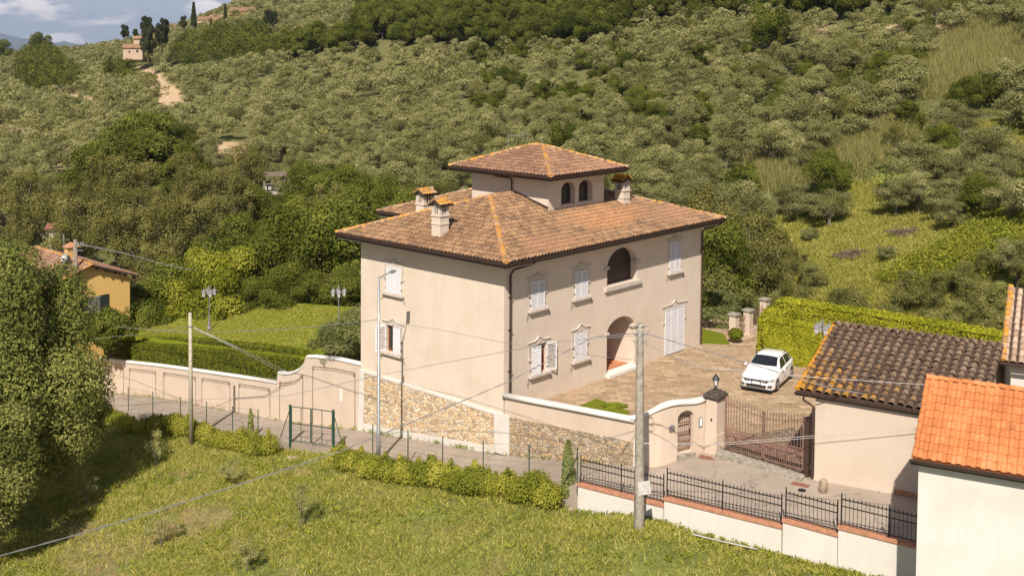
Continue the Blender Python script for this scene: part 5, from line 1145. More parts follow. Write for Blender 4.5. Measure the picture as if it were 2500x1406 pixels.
b = MB(); b.box(-.035, -.013, -.26, .26, .465, .575); pt = b.build('number_plate', M['plate'], body); b = MB(); b.box(-.04, -.035, -.26, -.215, .465, .575); b.box(-.04, -.035, .215, .26, .465, .575); b.build('plate_ends', M['plateblue'], pt)
b = MB(); b.box(.0, 4.04, -.80, .80, .14, .20); b.build('underbody', M['blackplastic'], body)
for s_ in (-1, 1): b = MB(); b.bar((1.2, s_*.905, .27), (2.95, s_*.905, .27), .03, .09); b.bar((2.43, s_*.918, .35), (2.44, s_*.91, .93), .008, .008, up=(0, 1, 0)); b.box(2.28, 2.42, s_*.93-.012, s_*.93+.012, .82, .85); b.build('door_trim', M['blackplastic'], body)
for x in (.80, 3.36):
    for s_ in (-1, 1):
        b = MB(); b.prism([(x+.37*math.cos(q), .31+.37*math.sin(q)) for q in [math.pi*i/12 for i in range(13)]]+[(x-.37, .16), (x+.37, .16)], lambda a, c, t: (a, t, c), s_*.86, s_*.912); b.build('wheel_arch', M['blackplastic'], body)
        b = MB(); b.lathe([(.0, -.10), (.26, -.10), (.31, -.07), (.315, 0), (.31, .07), (.26, .10), (.2, .08), (.0, .08)], (0, 0, 0), 22); ty = b.build('wheel', M['rubber'], car, True); ty.location = (x, s_*.835, .315); ty.rotation_euler = (math.radians(90)*(-s_), 0, 0)
        b = MB(); b.lathe([(.0, .085), (.045, .10), (.05, .085)], (0, 0, 0), 8)
        for k in range(8): q = 2*math.pi*k/8; b.bar((.04*math.cos(q), .04*math.sin(q), .095), (.205*math.cos(q), .205*math.sin(q), .095), .035, .02)
        b.lathe([(.195, .085), (.21, .106), (.225, .105), (.23, .085)], (0, 0, 0), 22); b.build('rim', M['rim'], ty)

# ------------------------------------------------------------------ poles, lamps, cables
def lamp_post(px, py, z, label, h=2.9, rot=0.3, arms=4, name='garden_lamp', dz=0):
    p = at_z(px, py, z); e = empty(name, tuple(p+np.array([0, 0, dz])), rot, label, 'lamp', 'grey garden lamps with four lanterns')
    b = MB(); b.lathe([(.16, 0), (.15, .12), (.09, .2), (.10, .4), (.06, .5), (.045, .9), (.055, .95), (.035, 1.0), (.03, h-.3), (.05, h-.25), (.05, h-.1), (.02, h), (.0, h+.2)], (0, 0, 0), 10); b.build('post', M['lampgrey'], e)
    for k in range(arms):
        q = 2*math.pi*k/arms; c, s = math.cos(q), math.sin(q)
        b = MB(); b.tube([(0, 0, h-.45), (.14*c, .14*s, h-.52), (.3*c, .3*s, h-.35), (.38*c, .38*s, h-.12), (.36*c, .36*s, h-.05)], .013, 5); b.build('arm', M['lampgrey'], e)
        lantern(e, (.36*c, .36*s, h-.70), .84)
    return e
lamp_post(511, 803, -2.1, 'grey four-lantern garden lamp on the lawn near the yellow-green trees', 3.0, .5)
lamp_post(827, 792, -.5, 'grey four-lantern garden lamp rising behind the oleander by the villa wall', 2.55, .2)
lp = at_z(1932, 884, 0); lamp_post(0, 0, 0, '', 3) if False else None
p5 = at_d(2006, 895, 58.6)
e5 = lamp_post(2006, 940, .0, 'grey four-lantern garden lamp in front of the bright hedge beside the garage roof', 3.45, .15)
# street lamp
q = np.array(H(-3.6, 4.9, 0)); q = at_d(924, 1130, q[1]); q[2] = -2.75; sl = empty('street_lamp', (float(q[0]), float(q[1]), float(q[2])), 0, 'tall galvanised street lamp with a flat head on a short arm', 'street lamp')
hh = float(at_d(919, 676, q[1])[2])-float(q[2]); b = MB(); b.tube([(0, 0, -.3), (0, 0, 1.8), (0, 0, 1.82), (0, 0, 4.8), (0, 0, 4.82), (0, 0, hh)], [.10, .10, .085, .085, .062, .055], 12); b.build('pole', M['galv'], sl, True)
b = MB(); b.tube([(0, 0, hh-.08), (.15, .25, hh), (.42, .75, hh+.05)], .03, 8); b.build('arm', M['galv'], sl)
b = MB(); b.obox((.55, 1.0, hh+.06), (.06, .28, 0), (-.11, .05, 0), (0, 0, .04)); b.build('lamp_head', M['galv'], sl)
b = MB(); b.obox((.06, -.12, hh-1.95), (.04, 0, 0), (0, .05, 0), (0, 0, .19)); b.build('junction_box', M['dishwhite'], sl)
# concrete utility pole
q = at_z(1560, 1306, -1.25); cx_, cy_, cz_ = map(float, q); ht = float(at_d(1555, 790, cy_)[2])-cz_
cpole = empty('concrete_pole', (cx_, cy_, cz_), 0, 'weathered round concrete utility pole in front of the white wall', 'utility pole')
b = MB(); n = 12; b.tube([(-.06*i/n, 0, -.4 if i == 0 else ht*i/n) for i in range(n+1)], [.215-.085*i/n for i in range(n+1)], 14); b.build('pole', M['concrete'], cpole, True)
b = MB()
for z in (1.55, 3.35, 5.3, 6.2): r_ = .218-.085*z/ht; b.lathe([(r_, -.012), (r_+.006, 0), (r_, .012)], (-.06*z/ht, 0, z), 14)
b.build('strap', M['lampgrey'], cpole)
b = MB(); b.box(.04-.33, .04+.02, -.20, -.175, 0, .0) if False else b.obox((.16, -.20, 1.95), (.24, 0, .04), (0, .015, 0), (-.03, 0, .26)); b.build('tin_plate', M['dishwhite'], cpole)
b = MB(); b.tube([(-.16, -.16, 1.7), (-.21, -.18, 1.3), (-.13, -.19, .7)], .012, 5)
b.build('loose_cable', M['cabledark'], cpole)
b = MB()
for z in (ht-.12, ht-.42, ht-.72): b.lathe([(.135, -.02), (.15, 0), (.135, .02)], (-.06, 0, z), 12); b.bar((-.34, -.12, z+.05), (.22, -.12, z+.05), .03, .03)
for s_ in (-1, 1):
    for z in (ht-.12, ht-.42): b.tube([(-.06+s_*.15, -.05, z), (-.06+s_*.34, -.12, z-.12), (-.06+s_*.2, -.15, z-.35)], .012, 5)
b.build('cable_clamps', M['galv'], cpole)
# short wooden pole
q = at_z(467, 1074, -4.65); wp = empty('wooden_pole', tuple(map(float, q)), 0, 'slim pale wooden pole at the hedge on the left of the field', 'pole')
wh_ = float(at_d(465, 763, q[1])[2])-float(q[2]); b = MB(); b.tube([(0, 0, -.3), (-.03, 0, wh_)], [.135, .09], 10); b.build('shaft', M['polewood'], wp, True)
b = MB(); b.bar((-.14, -.1, wh_-.75), (.14, -.1, wh_-.75), .04, .05); b.build('bracket', M['galv'], wp)
# far left pole
q = at_d(186, 832, 79); q[2] -= 3; lp_ = empty('utility_pole', tuple(map(float, q)), 0, 'old grey wooden utility pole with insulators in front of the yellow house', 'utility pole')
lh = float(at_d(183, 585, 79)[2])-float(q[2]); b = MB(); b.tube([(.05, 0, -.3), (0, 0, lh)], [.19, .14], 10); b.build('shaft', M['oldpole'], lp_, True)
b = MB(); b.bar((0, -.1, lh-.35), (.7, -.1, lh-.4), .05, .05); b.bar((.1, -.1, lh-.75), (.6, -.1, lh-.75), .04, .04)
for x in (.25, .45, .62): b.lathe([(.03, 0), (.06, .05), (.04, .1), (.06, .15), (.02, .2)], (x, -.1, lh-.36), 8)
b.build('insulators', M['galv'], lp_)
b = MB(); b.obox((.85, -.15, lh-5.85), (.38, 0, .12), (0, .02, 0), (-.05, -.1, .2)); so_ = b.build('solar_panel', M['solar'], lp_); b = MB(); b.obox((.85, -.13, lh-5.85), (.41, 0, .13), (0, .012, 0), (-.055, -.1, .225)); b.bar((.1, 0, lh-5.9), (.85, -.1, lh-5.85), .04, .04); b.build('panel_frame', M['metalgrey'], so_)

def cable(pts3, r, label, mat, sag=0.0, name='cable', twist=False):
    """a hanging cable through the given points"""
    P = []
    pts3 = [Vector(map(float, p)) for p in pts3]
    for i, (a, c) in enumerate(zip(pts3[:-1], pts3[1:])):
        n = max(6, int((c-a).length/1.2))
        for k in range(n): t = k/n; v = a.lerp(c, t); v.z -= sag*4*t*(1-t); P.append(v)
    P.append(pts3[-1]); b = MB()
    if twist:
        L = 0
        for ph in (0, math.pi):
            Q = []; d = 0
            fine = []
            for a, c in zip(P[:-1], P[1:]):
                for k in range(4): fine.append(a.lerp(c, k/4))
            fine.append(P[-1])
            for i, v in enumerate(fine):
                if i: d += (v-fine[i-1]).length
                an_ = d*4.2+ph; Q.append(v+Vector((math.cos(an_)*.3, math.cos(an_)*.3, math.sin(an_)))*r*.7)
            b.tube(Q, r*.62, 5)
    else: b.tube(P, r, 5)
    return tag(b.build(name, mat), label, 'cable')
top = np.array([cx_-.06, cy_, cz_+ht])
def curve_px(pl, da, db): n = len(pl)-1; return [at_d(px, py, da+(db-da)*(px-pl[0][0])/(pl[-1][0]-pl[0][0])) for px, py in pl]
cable([top+(-.2, -.1, -.35)]+curve_px([(1450, 822), (1340, 880), (1240, 932), (1050, 1012), (820, 1105), (560, 1190), (300, 1272), (150, 1315), (0, 1356), (-160, 1392)], 41.5, 27), .017, 'thick twisted cable falling from the concrete pole towards the lower left', M['cable'], 0, twist=True)
cable([top+(-.3, -.1, -.45)]+curve_px([(1380, 832), (1240, 857), (1085, 885), (930, 915), (700, 966), (497, 975), (300, 990), (218, 997), (120, 1010)], 44, 72), .012, 'thin cable from the concrete pole past the street lamp to the left', M['cable'])
lt = at_d(922, 780, sl.location[1])
cable([lt]+curve_px([(880, 786), (700, 803), (500, 812), (380, 806), (205, 790)], 53, 79), .016, 'cable from the street lamp across the garden to the old grey pole', M['cable'])
cable([lt]+curve_px([(1080, 806), (1240, 838), (1400, 862), (1480, 872), (1552, 878)], 51, 42.2), .010, 'thin cable between the street lamp and the concrete pole', M['cable'])
cable([top+(.2, -.1, -.35)]+curve_px([(1640, 832), (1740, 862), (1850, 893), (2030, 948), (2140, 966), (2250, 985), (2400, 1002)], 43, 46), .02, 'thick twisted cable from the concrete pole over the garage roof', M['cable'], 0, twist=True)
cable([top+(.2, -.1, -.75)]+curve_px([(1700, 896), (1850, 908), (2000, 922), (2260, 939), (2520, 947)], 43, 40), .012, 'thin cable running right above the car and the garage', M['cable'])
for k, (dy, wd_) in enumerate(((0, 'upper'), (5, 'lower'))): cable([top*[1, 1, 0]+(.15, -.05, float(at_d(1575, 1080, cy_)[2])-.02*k)]+curve_px([(1765, 1081+dy), (1900, 1070+dy), (2000, 1062+dy), (2240, 1044+dy), (2300, 1040+dy)], 42, 38), .009, wd_+' of the two thin pale wires between the concrete pole and the white house', M['dishwhite'])
wt = np.array([q_ for q_ in wp.location]); wt[2] += wh_-.75
cable([wt]+curve_px([(380, 812), (260, 824), (200, 830)], 64, 76), .012, 'thin wire from the slim wooden pole to the far end of the hedge', M['cable'])
for k, (ex, ey) in enumerate(((705, 909), (700, 915))): cable([wt+(0, 0, -.04*k)]+curve_px([(580, 848+4*k), (ex, ey)], 62.5, 64), .014, ('upper' if not k else 'lower')+' guy wire from the slim wooden pole to the garden wall', M['cable'])
cable([wt]+curve_px([(500, 812), (620, 806), (760, 797), (905, 782)], 61, 53), .010, 'fine wire from the slim wooden pole to the street lamp', M['cable']) if False else None
lt2 = np.array([q_ for q_ in lp_.location]); lt2[2] += lh-.35
cable([lt2+(.6, -.1, 0)]+curve_px([(300, 618), (400, 645), (475, 661), (560, 686)], 80, 84), .03, 'thick twisted cable from the old grey pole into the yellow-green trees', M['cable'], 0, twist=True)
cable([lt2+(-.05, 0, -.3)]+curve_px([(150, 625), (118, 645), (60, 680)], 78, 74), .02, 'cable from the old grey pole down to the left', M['cable'])
# small things
q = at_z(2010, 1196, .06); b = MB(); b.lathe([(.17, -.1), (.19, .1), (.15, .38), (.10, .45), (0, .46)], (0, 0, 0), 9); o = b.build('kerb_stone', M['rock']); o.location = tuple(map(float, q)); tag(o, 'rough upright kerb stone at the foot of the garage wall', 'stone')
for px, py, z, r_, lb in ((1398, 1252, -2.0, .2, 'tan rock at the foot of the young cypress'), (712, 1112, -3.6, .28, 'flat tan rock at the left post of the field gate')):
    q = at_z(px, py, z); q[2] = zt1(q[0], q[1]); b = MB(); b.ball((0, 0, 0), (r_*1.3, r_, r_*.7), 8, 5); b.v = [(x*random.uniform(.85, 1.15), y*random.uniform(.85, 1.15), zz_*random.uniform(.85, 1.15)) for x, y, zz_ in b.v]; o = b.build('rock', M['rock']); o.location = tuple(map(float, q)); tag(o, lb, 'rock')
for px, py, lb in ((1727, 1112, 'red brick drain cover at the foot of the gate pillar'), (1955, 1180, 'red brick drain cover at the garage corner')):
    q = at_z(px, py, -.1 if px < 1800 else .0); X_, Y_, _ = hf(q); q = np.array(H(X_, Y_, lane_z(X_, Y_))); b = MB(); b.obox((0, 0, .004), (.30, -.20, 0), (.09, .14, 0), (0, 0, .012)); o = b.build('drain_cover', M['brick']); o.location = tuple(map(float, q)); tag(o, lb, 'drain cover')
q = at_z(1958, 1194, -.02); X_, Y_, _ = hf(q); q = np.array(H(X_, Y_, lane_z(X_, Y_))); b = MB(); b.lathe([(.0, .012), (.16, .012), (.17, -.01)], (0, 0, 0), 14); o = b.build('manhole_cover', M['iron']); o.location = tuple(map(float, q)); tag(o, 'small round manhole cover in the lane before the garage', 'manhole cover')
b = MB(); b.tube([tuple(map(float, at_d(1690, 1303, 42.7))), tuple(map(float, at_d(1760, 1320, 42.3))), tuple(map(float, at_d(1850, 1340, 41.8)))], .03, 7); tag(b.build('pipe', M['galv']), 'grey pipe lying in the grass along the white wall', 'pipe')
# ------------------------------------------------------------------ vegetation: hedges and plants near the villa
g = np.random.default_rng(11)
def leaf_obj(name, Q, rnd, mat, parent=None, label=None, cat=None, group=None, kind=None):
    return tag(link(name, quad_mesh(name, Q, rnd), parent, mat), label, cat, group, kind)
def scaleP(P): return P
def box_leaves(g, poly_fn, n, size, aspect=.55, rough=.05):
    """leaves on the faces of a box-like hedge; poly_fn(u,v,s) -> point, normal"""
    pass
def path_hedge(name, path, wdt, heights, n, size, mat, label, jag=.1, core=True, cat='hedge', aspect=.6, shoots=0):
    """path: list of (x,y,zbase), heights at those points: a clipped hedge along the path"""
    path = np.array(path, float); hts = np.array(heights, float); seg = np.linalg.norm(np.diff(path[:, :2], axis=0), axis=1); L = np.r_[0, np.cumsum(seg)]
    u = g.random(n)*L[-1]; X = np.interp(u, L, path[:, 0]); Y = np.interp(u, L, path[:, 1]); Z = np.interp(u, L, path[:, 2]); Ht = np.interp(u, L, hts)
    i = np.clip(np.searchsorted(L, u)-1, 0, len(seg)-1); T = np.diff(path[:, :2], axis=0)[i]/seg[i][:, None]; S = np.c_[T[:, 1], -T[:, 0]]
    Hm = hts.mean(); k = g.random(n); area = 2*Hm+wdt; side = k < Hm/area; top = (k >= Hm/area) & (k < (Hm+wdt)/area); other = ~side & ~top
    jj = jag*(np.sin(X*3.1+Y*1.7)*.5+np.sin(X*7.3-Y*5.1)*.35)+g.normal(size=n)*jag*.35
    s = np.where(side, 1, np.where(other, -1, 0))*(wdt/2)+np.where(top, (g.random(n)-.5)*wdt, 0)+np.where(side, jj, np.where(other, -jj, 0))
    h = np.where(top, Ht+jj, g.random(n)*Ht)
    rnd_edge = np.maximum(0, h-Ht+.18)*.8; s = s*(1-np.clip(rnd_edge, 0, .3)*(~top))
    P = np.c_[X+S[:, 0]*s, Y+S[:, 1]*s, Z+h]
    N = np.where(top[:, None], np.array([0, 0, 1.0]), np.c_[S*np.sign(s)[:, None], np.zeros(n)]); N = unit(N+g.normal(size=(n, 3))*.55)
    e = L[-1]; endk = g.random(n) < (wdt*Hm)/(area*e+wdt*Hm); P0 = path[0]; P1 = path[-1]
    wh_ = endk & (g.random(n) < .5); we = endk & ~wh_
    for msk, pp, tt, sg_ in ((wh_, P0, T[np.argmin(u)], -1), (we, P1, T[np.argmax(u)], 1)):
        q = (g.random(msk.sum())-.5)*wdt; hh_ = g.random(msk.sum())*Hm; ss = np.array([tt[1], -tt[0]])
        P[msk] = np.c_[pp[0]+ss[0]*q, pp[1]+ss[1]*q, pp[2]+hh_]; N[msk] = unit(np.array([tt[0]*sg_, tt[1]*sg_, 0])+g.normal(size=(msk.sum(), 3))*.5)
    sz = size*(.6+.8*g.random(n)); root = tag(empty(name, tuple(path[0])), label, cat)
    off = path[0]; Q = cards(P, N, sz, sz*aspect, g)-off
    leaf_obj('foliage', Q, g.random(n)*.8+.2*((np.sin(X*2.3+Y*1.1+h*3)+1)/2), mat, root)
    if core:
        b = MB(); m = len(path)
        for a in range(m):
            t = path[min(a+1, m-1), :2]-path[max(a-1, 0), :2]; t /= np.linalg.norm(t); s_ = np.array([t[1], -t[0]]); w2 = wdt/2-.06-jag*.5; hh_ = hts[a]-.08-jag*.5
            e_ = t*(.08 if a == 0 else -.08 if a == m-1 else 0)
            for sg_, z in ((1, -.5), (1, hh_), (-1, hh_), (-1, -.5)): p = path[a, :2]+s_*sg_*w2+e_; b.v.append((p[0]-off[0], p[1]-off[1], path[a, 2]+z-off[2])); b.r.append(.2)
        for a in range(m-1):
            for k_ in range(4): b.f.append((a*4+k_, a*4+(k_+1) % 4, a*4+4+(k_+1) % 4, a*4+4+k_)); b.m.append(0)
        b.f += [(0, 1, 2, 3), tuple(range((m-1)*4, m*4))]; b.m += [0, 0]; b.build('branches', M['hedgecore'], root)  # solid dark core added inside the leaves so the hedge is not see-through
    return root
M['hedgecore'] = plain('hedge_dark_core', (.035, .035, .014), .95, 0, .3, 6)
def HH(X, Y, z): return H(X, Y, z)
# clipped hedges behind the panelled wall
Ys = [15.9, 17.8, 20, 23, 26.7, 31, 35, 39.4]; h1t = [-1.05, -.98, -1.22, -1.58, -2.0, -2.6, -3.15, -3.72]
path_hedge('clipped_hedge', [HH(.98, y, zt_-1.9) for y, zt_ in zip(Ys, h1t)], .95, [1.9]*8, 60000, .045, M['hedge'], 'front clipped hedge just behind the panelled garden wall', .05)
Ys = [16.2, 20.6, 25, 29.8, 34, 38.5]; h2t = [-.82, -1.1, -1.62, -2.2, -2.85, -3.4]
path_hedge('clipped_hedge', [HH(2.45, y, zt_-1.5) for y, zt_ in zip(Ys, h2t)], .9, [1.5]*6, 28000, .055, M['hedge'], 'second clipped hedge between the front hedge and the lawn', .05)
# bright hedges right of the car
q0 = at_z(1871, 884, 0); q1 = at_z(2003, 902, 0); tH = 2.25
a0 = np.array(hf(q0)); a1 = np.array(hf(q1))
bh = [tuple(q0+(.1, .55, 0)), tuple(q1+(.3, .6, 0)), tuple(q1+(1.5, .1, 0))]
path_hedge('bright_hedge', bh, 1.3, [float(at_d(1873, 783, q0[1])[2]), float(at_d(2000, 805, q1[1])[2]), 2.2], 34000, .065, M['hedgelime'], 'block of bright yellow-green clipped hedge behind the white car', .035)
k0 = at_z(1905, 728, 2.75); k1 = at_z(2180, 768, 2.75); k2 = at_z(2462, 812, 2.75)
path_hedge('bright_hedge', [(k0[0], k0[1], -.2), (k1[0], k1[1], -.2), (k2[0]+1.2, k2[1]-.7, -.2)], 1.6, [2.9, 2.9, 2.8], 60000, .06, M['hedgelime'], 'long bright yellow-green hedge running behind the garage roof', .045)
path_hedge('bright_hedge', [(k0[0]-.2, k0[1]-.5, -.2), (q0[0]+.4, q0[1]+1.2, -.2)], 1.3, [2.6, 2.3], 13000, .065, M['hedgelime'], 'short side of the bright hedge facing the villa', .07)
# laurel hedges along the lane
def laurel(name, Ys, Xs, hmin, hmax, n, label, wd=.6):
    root = tag(empty(name, H(Xs[0], Ys[0], zt1(*H(Xs[0], Ys[0])[:2]))), label, 'hedge'); off = np.array(root.location); y0, y1 = Ys[0], Ys[-1]; L = abs(y1-y0)
    nb = int(L/.30); blobs = []
    for i in range(nb):
        t = (i+g.random())/nb; Y = y0+(y1-y0)*t; XX = Xs[0]+(Xs[1]-Xs[0])*t+g.normal()*.14+.12*math.sin(Y*1.3); p = np.array(H(XX, Y, 0)); z = zt1(p[0], p[1]); h = g.uniform(hmin, hmax)*(.92+.12*math.sin(Y*2.1)+.08*math.sin(Y*5)); w_ = wd*g.uniform(.65, 1.05)
        blobs.append((np.array([p[0], p[1], z+h*.45])-off, np.array([w_*.6, w_*.6, h*.55])))
        if g.random() < .5: blobs.append((np.array([p[0]+g.normal()*.1, p[1]+g.normal()*.1, z+h*.95])-off, np.array([.13, .13, h*.28])))
    Q, r = cloud(g, blobs, int(n*1.9), .05, .42, .6, .5, .16); leaf_obj('foliage', Q, r, M['laurel'], root)
    b = MB()
    for i in range(nb): c = blobs[min(i*2, len(blobs)-1)][0]; b.tube([(c[0], c[1], c[2]-.9), (c[0]+g.normal()*.1, c[1], c[2]+.2)], [.02, .008], 4)
    b.build('stems', M['bark'], root, fix=False); return root
laurel('laurel_hedge', [6.9, -6.1], (-4.5, -3.45), .95, 1.3, 52000, 'yellow-green laurel hedge along the lane from the field gate to the young cypress', 1.15)
laurel('laurel_hedge', [12.6, 24.5], (-4.4, -4.2), .9, 1.3, 40000, 'yellow-green laurel hedge along the lane left of the field gate', 1.05)
laurel('laurel_hedge', [24.6, 33.5], (-4.2, -4.2), .7, 1.0, 12000, 'shaded dark end of the laurel hedge under the big tree', .9)
# ball of box, oleander, shrubs
def shrub(name, p, R, n, size, mat, label, cat='shrub', nb=8, aspect=.45, stems=True, group=None, up=.3, sub=(.3, .5)):
    e = tag(empty(name, tuple(map(float, p))), label, cat, group); R = np.array(R, float)
    bl = [(np.array(c)+(0, 0, R[2]*.95), r) for c, r in crown_blobs(g, R, nb, sub, -.3)]; Q, r = cloud(g, bl, n, size, aspect, .7, up)
    leaf_obj('foliage', Q, r, mat, e)
    if stems:
        b = MB()
        for i in range(6): d = unit(g.normal(size=3)); limb(b, (0, 0, -.2), (d[0]*R[0]*.6, d[1]*R[1]*.6, R[2]*(1+.5*abs(d[2]))), .03+.01*R[2], .01, g, 4)
        b.build('stems', M['bark'], e, fix=False)
    return e
q = at_z(1800, 842, 0); shrub('box_ball', q+(0, .5, -.05), (.72, .72, .60), 5200, .055, M['hedge'], 'round clipped box ball by the garden gateway', nb=0, aspect=.6, stems=False)
q = np.array(H(1.5, 12.4, -.2)); shrub('oleander', q, (2.2, 2.0, 1.55), 26000, .085, M['oleander'], 'big grey-green oleander leaning over the wall against the villa', nb=22, aspect=.2)
q = np.array(H(1.1, 13.9, -.6)); shrub('oleander', q, (1.5, 1.4, 1.25), 12000, .085, M['oleander'], 'smaller oleander behind the swept top of the garden wall', nb=10, aspect=.2)
for px, py, z, R, lb in ((1745, 812, 0, (1.9, 1.0, .75), 'loose grey-green lavender bank beside the garden gateway'), (1775, 790, 0, (1.2, 1.0, 1.1), 'pale flowering shrub behind the garden gateway')):
    shrub('shrub', at_z(px, py, z)+(0, 1.2, -.1), R, 5000, .09, M['oleander'], lb, nb=12, aspect=.25)
q = np.array(at_z(1470, 988, .04)); shrub('ground_cover', q+(.45, -.3, -.1), (.75, .4, .16), 2500, .05, M['weed'], 'low yellow-green plant on the small lawn behind the yard wall', 'plant', nb=6, stems=False)
q = at_d(262, 838, 77.0); q[2] -= 1.0; shrub('camellia', q, (1.9, 1.7, 1.75), 12000, .10, M['broad'], 'rounded dark green shrub in front of the yellow house', nb=14)
q = at_d(330, 820, 79.0); 

# trees -------------------------------------------------------------
def tree_mesh(g, R, nb, n, size, h_c, aspect, trunk_r, sub=(.3, .5), shell=.72, up=.25, rag=.12, branches=5, zmin=-.4, lean=0.0):
    """(leaves Q, rnd, trunk MB) of a tree standing at the origin, crown centre at height h_c"""
    bl = [(np.array(c)+(lean, 0, h_c), r) for c, r in crown_blobs(g, R, nb, sub, zmin)]; Q, r = cloud(g, bl, n, size, aspect, shell, up, rag)
    b = MB(); top = h_c+R[2]*.2; limb(b, (0, 0, -.8), (lean*.6, 0, h_c-R[2]*.55), trunk_r, trunk_r*.7, g, 4, .05)
    for i in range(branches):
        c, rr = bl[1+i % max(1, len(bl)-1)] if len(bl) > 1 else bl[0]; limb(b, (lean*.5, 0, h_c-R[2]*g.uniform(.55, .75)), tuple(np.array(c)), trunk_r*.5, trunk_r*.1, g, 5, .1)
    return Q, r, b
class Kind:
    def __init__(s, name, mat, bark, variants): s.name = name; s.mat = mat; s.bark = bark; s.vs = variants; s.me = []
    def protos(s):
        if not s.me:
            for Q, r, b in s.vs:
                lm = quad_mesh('crown', Q, r); lm.materials.append(M[s.mat]); t = b.build('trunk', M[s.bark], None, fix=False); tm = t.data; bpy.data.objects.remove(t); s.me.append((lm, tm))
        return s.me
def put_tree(kind, x, y, z, sc, rot, label, cat='tree', group=None, variant=None, name=None, sz=1.0):
    ms = kind.protos(); lm, tm = ms[int(g.integers(len(ms))) if variant is None else variant % len(ms)]
    e = empty(name or kind.name, (float(x), float(y), float(z)), rot, label, cat, group); e.scale = (sc, sc, sc*sz)
    link('crown', lm, e); link('trunk', tm, e); return e
gt_ = np.random.default_rng(5)
K = {}
K['olive'] = Kind('olive_tree', 'olive', 'olivebark', [tree_mesh(gt_, (2.6, 2.5, 2.1), 14, 7500, .105, 2.9, .42, .22, (.28, .45), .7, .35) for _ in range(6)])
K['olivebig'] = Kind('olive_tree', 'olive', 'olivebark', [tree_mesh(gt_, (2.9, 2.8, 2.1), 20, 15000, .085, 2.9, .36, .24, (.24, .4), .62, .35, .16, 8) for _ in range(3)])
K['oak'] = Kind('oak_tree', 'oak', 'bark', [tree_mesh(gt_, (3.6, 3.5, 3.8), 18, 11000, .15, 4.4, .6, .3, (.28, .44), .75, .3) for _ in range(4)])
K['locust'] = Kind('locust_tree', 'locust', 'olivebark', [tree_mesh(gt_, (2.9, 2.8, 3.6), 20, 12000, .085, 6.0, .5, .17, (.2, .36), .5, .2, .3, 22) for _ in range(4)])
K['broad'] = Kind('broadleaf_tree', 'broad', 'bark', [tree_mesh(gt_, (3.7, 3.5, 3.6), 24, 28000, .09, 4.4, .55, .28, (.24, .42), .74, .35, .12, 8) for _ in range(4)])
K['lime'] = Kind('broadleaf_tree', 'lime', 'bark', [tree_mesh(gt_, (3.0, 3.0, 2.6), 22, 26000, .08, 3.2, .5, .2, (.28, .45), .72, .35) for _ in range(2)])
K['shrub'] = Kind('scrub_bush', 'shrub', 'bark', [tree_mesh(gt_, (1.7, 1.6, 1.7), 14, 8000, .065, 1.8, .5, .07, (.3, .5), .55, .3, .25, 10) for _ in range(5)])
K['cypress'] = Kind('cypress_tree', 'cypress', 'bark', [])
def cypress_mesh(g, h, r, n, size, fat=1.0):
    t = g.random(n)**.85; z = .3+t*(h-.3); w_ = r*np.minimum(1, (t+.02)*8)**.6*(1-t**(1.6*fat))**.75*(.85+.3*g.random(n)); a = g.random(n)*6.283
    P = np.c_[np.cos(a)*w_, np.sin(a)*w_, z]; N = unit(np.c_[np.cos(a), np.sin(a), .5+0*a]+g.normal(size=(n, 3))*.5); s = size*(.6+.8*g.random(n)); b = MB(); b.tube([(0, 0, -.6), (0, 0, h*.7)], [r*.16+.04, .03], 6)
    return cards(P, N, s*.5, s, g), g.random(n), b
K['cypress'].vs = [cypress_mesh(gt_, 12, 1.15, 2200, .5), tree_mesh(gt_, (3.0, 3.0, 5.0), 18, 5000, .3, 6.4, .6, .3, (.25, .42), .75, .3, .15, 4, -.9)]
# big tree at the left edge, and its neighbour by the lane
def special(kind_name, p, R, nb, n, size, h_c, mat, label, tr, sub=(.25, .42), aspect=.45, **k):
    Q, r, b = tree_mesh(g, R, nb, n, size, h_c, aspect, tr, sub, **k); e = tag(empty(kind_name, tuple(map(float, p))), label, 'tree'); leaf_obj('crown', Q, r, M[mat], e); b.build('trunk', M['bark'], e, fix=False); return e
p = at_d(16, 1190, 55.5); p[2] = zt1(p[0], p[1]); top_z = float(at_d(40, 600, 57)[2]); Hh = top_z-p[2]
special('evergreen_tree', p, (4.5, 3.9, Hh*.46), 60, 150000, .085, Hh*.54, 'bigleft', 'huge dark evergreen tree filling the left edge in front of the yellow house', .35, (.24, .42), branches=14, zmin=-.7)
p = at_d(-70, 1300, 50); p[2] = zt1(p[0], p[1]); special('evergreen_tree', p, (3.2, 2.8, 4.0), 24, 36000, .085, 4.6, 'bigleft', 'dark evergreen tree cut off by the lower left edge', .3, (.22, .38))
p = at_d(146, 1055, 62.5); p[2] = zt1(p[0], p[1]); special('evergreen_tree', p, (2.6, 2.3, 1.9), 24, 34000, .07, 3.5, 'bigleft', 'smaller evergreen tree on a bare trunk beside the lane', .13, (.25, .42), branches=9)
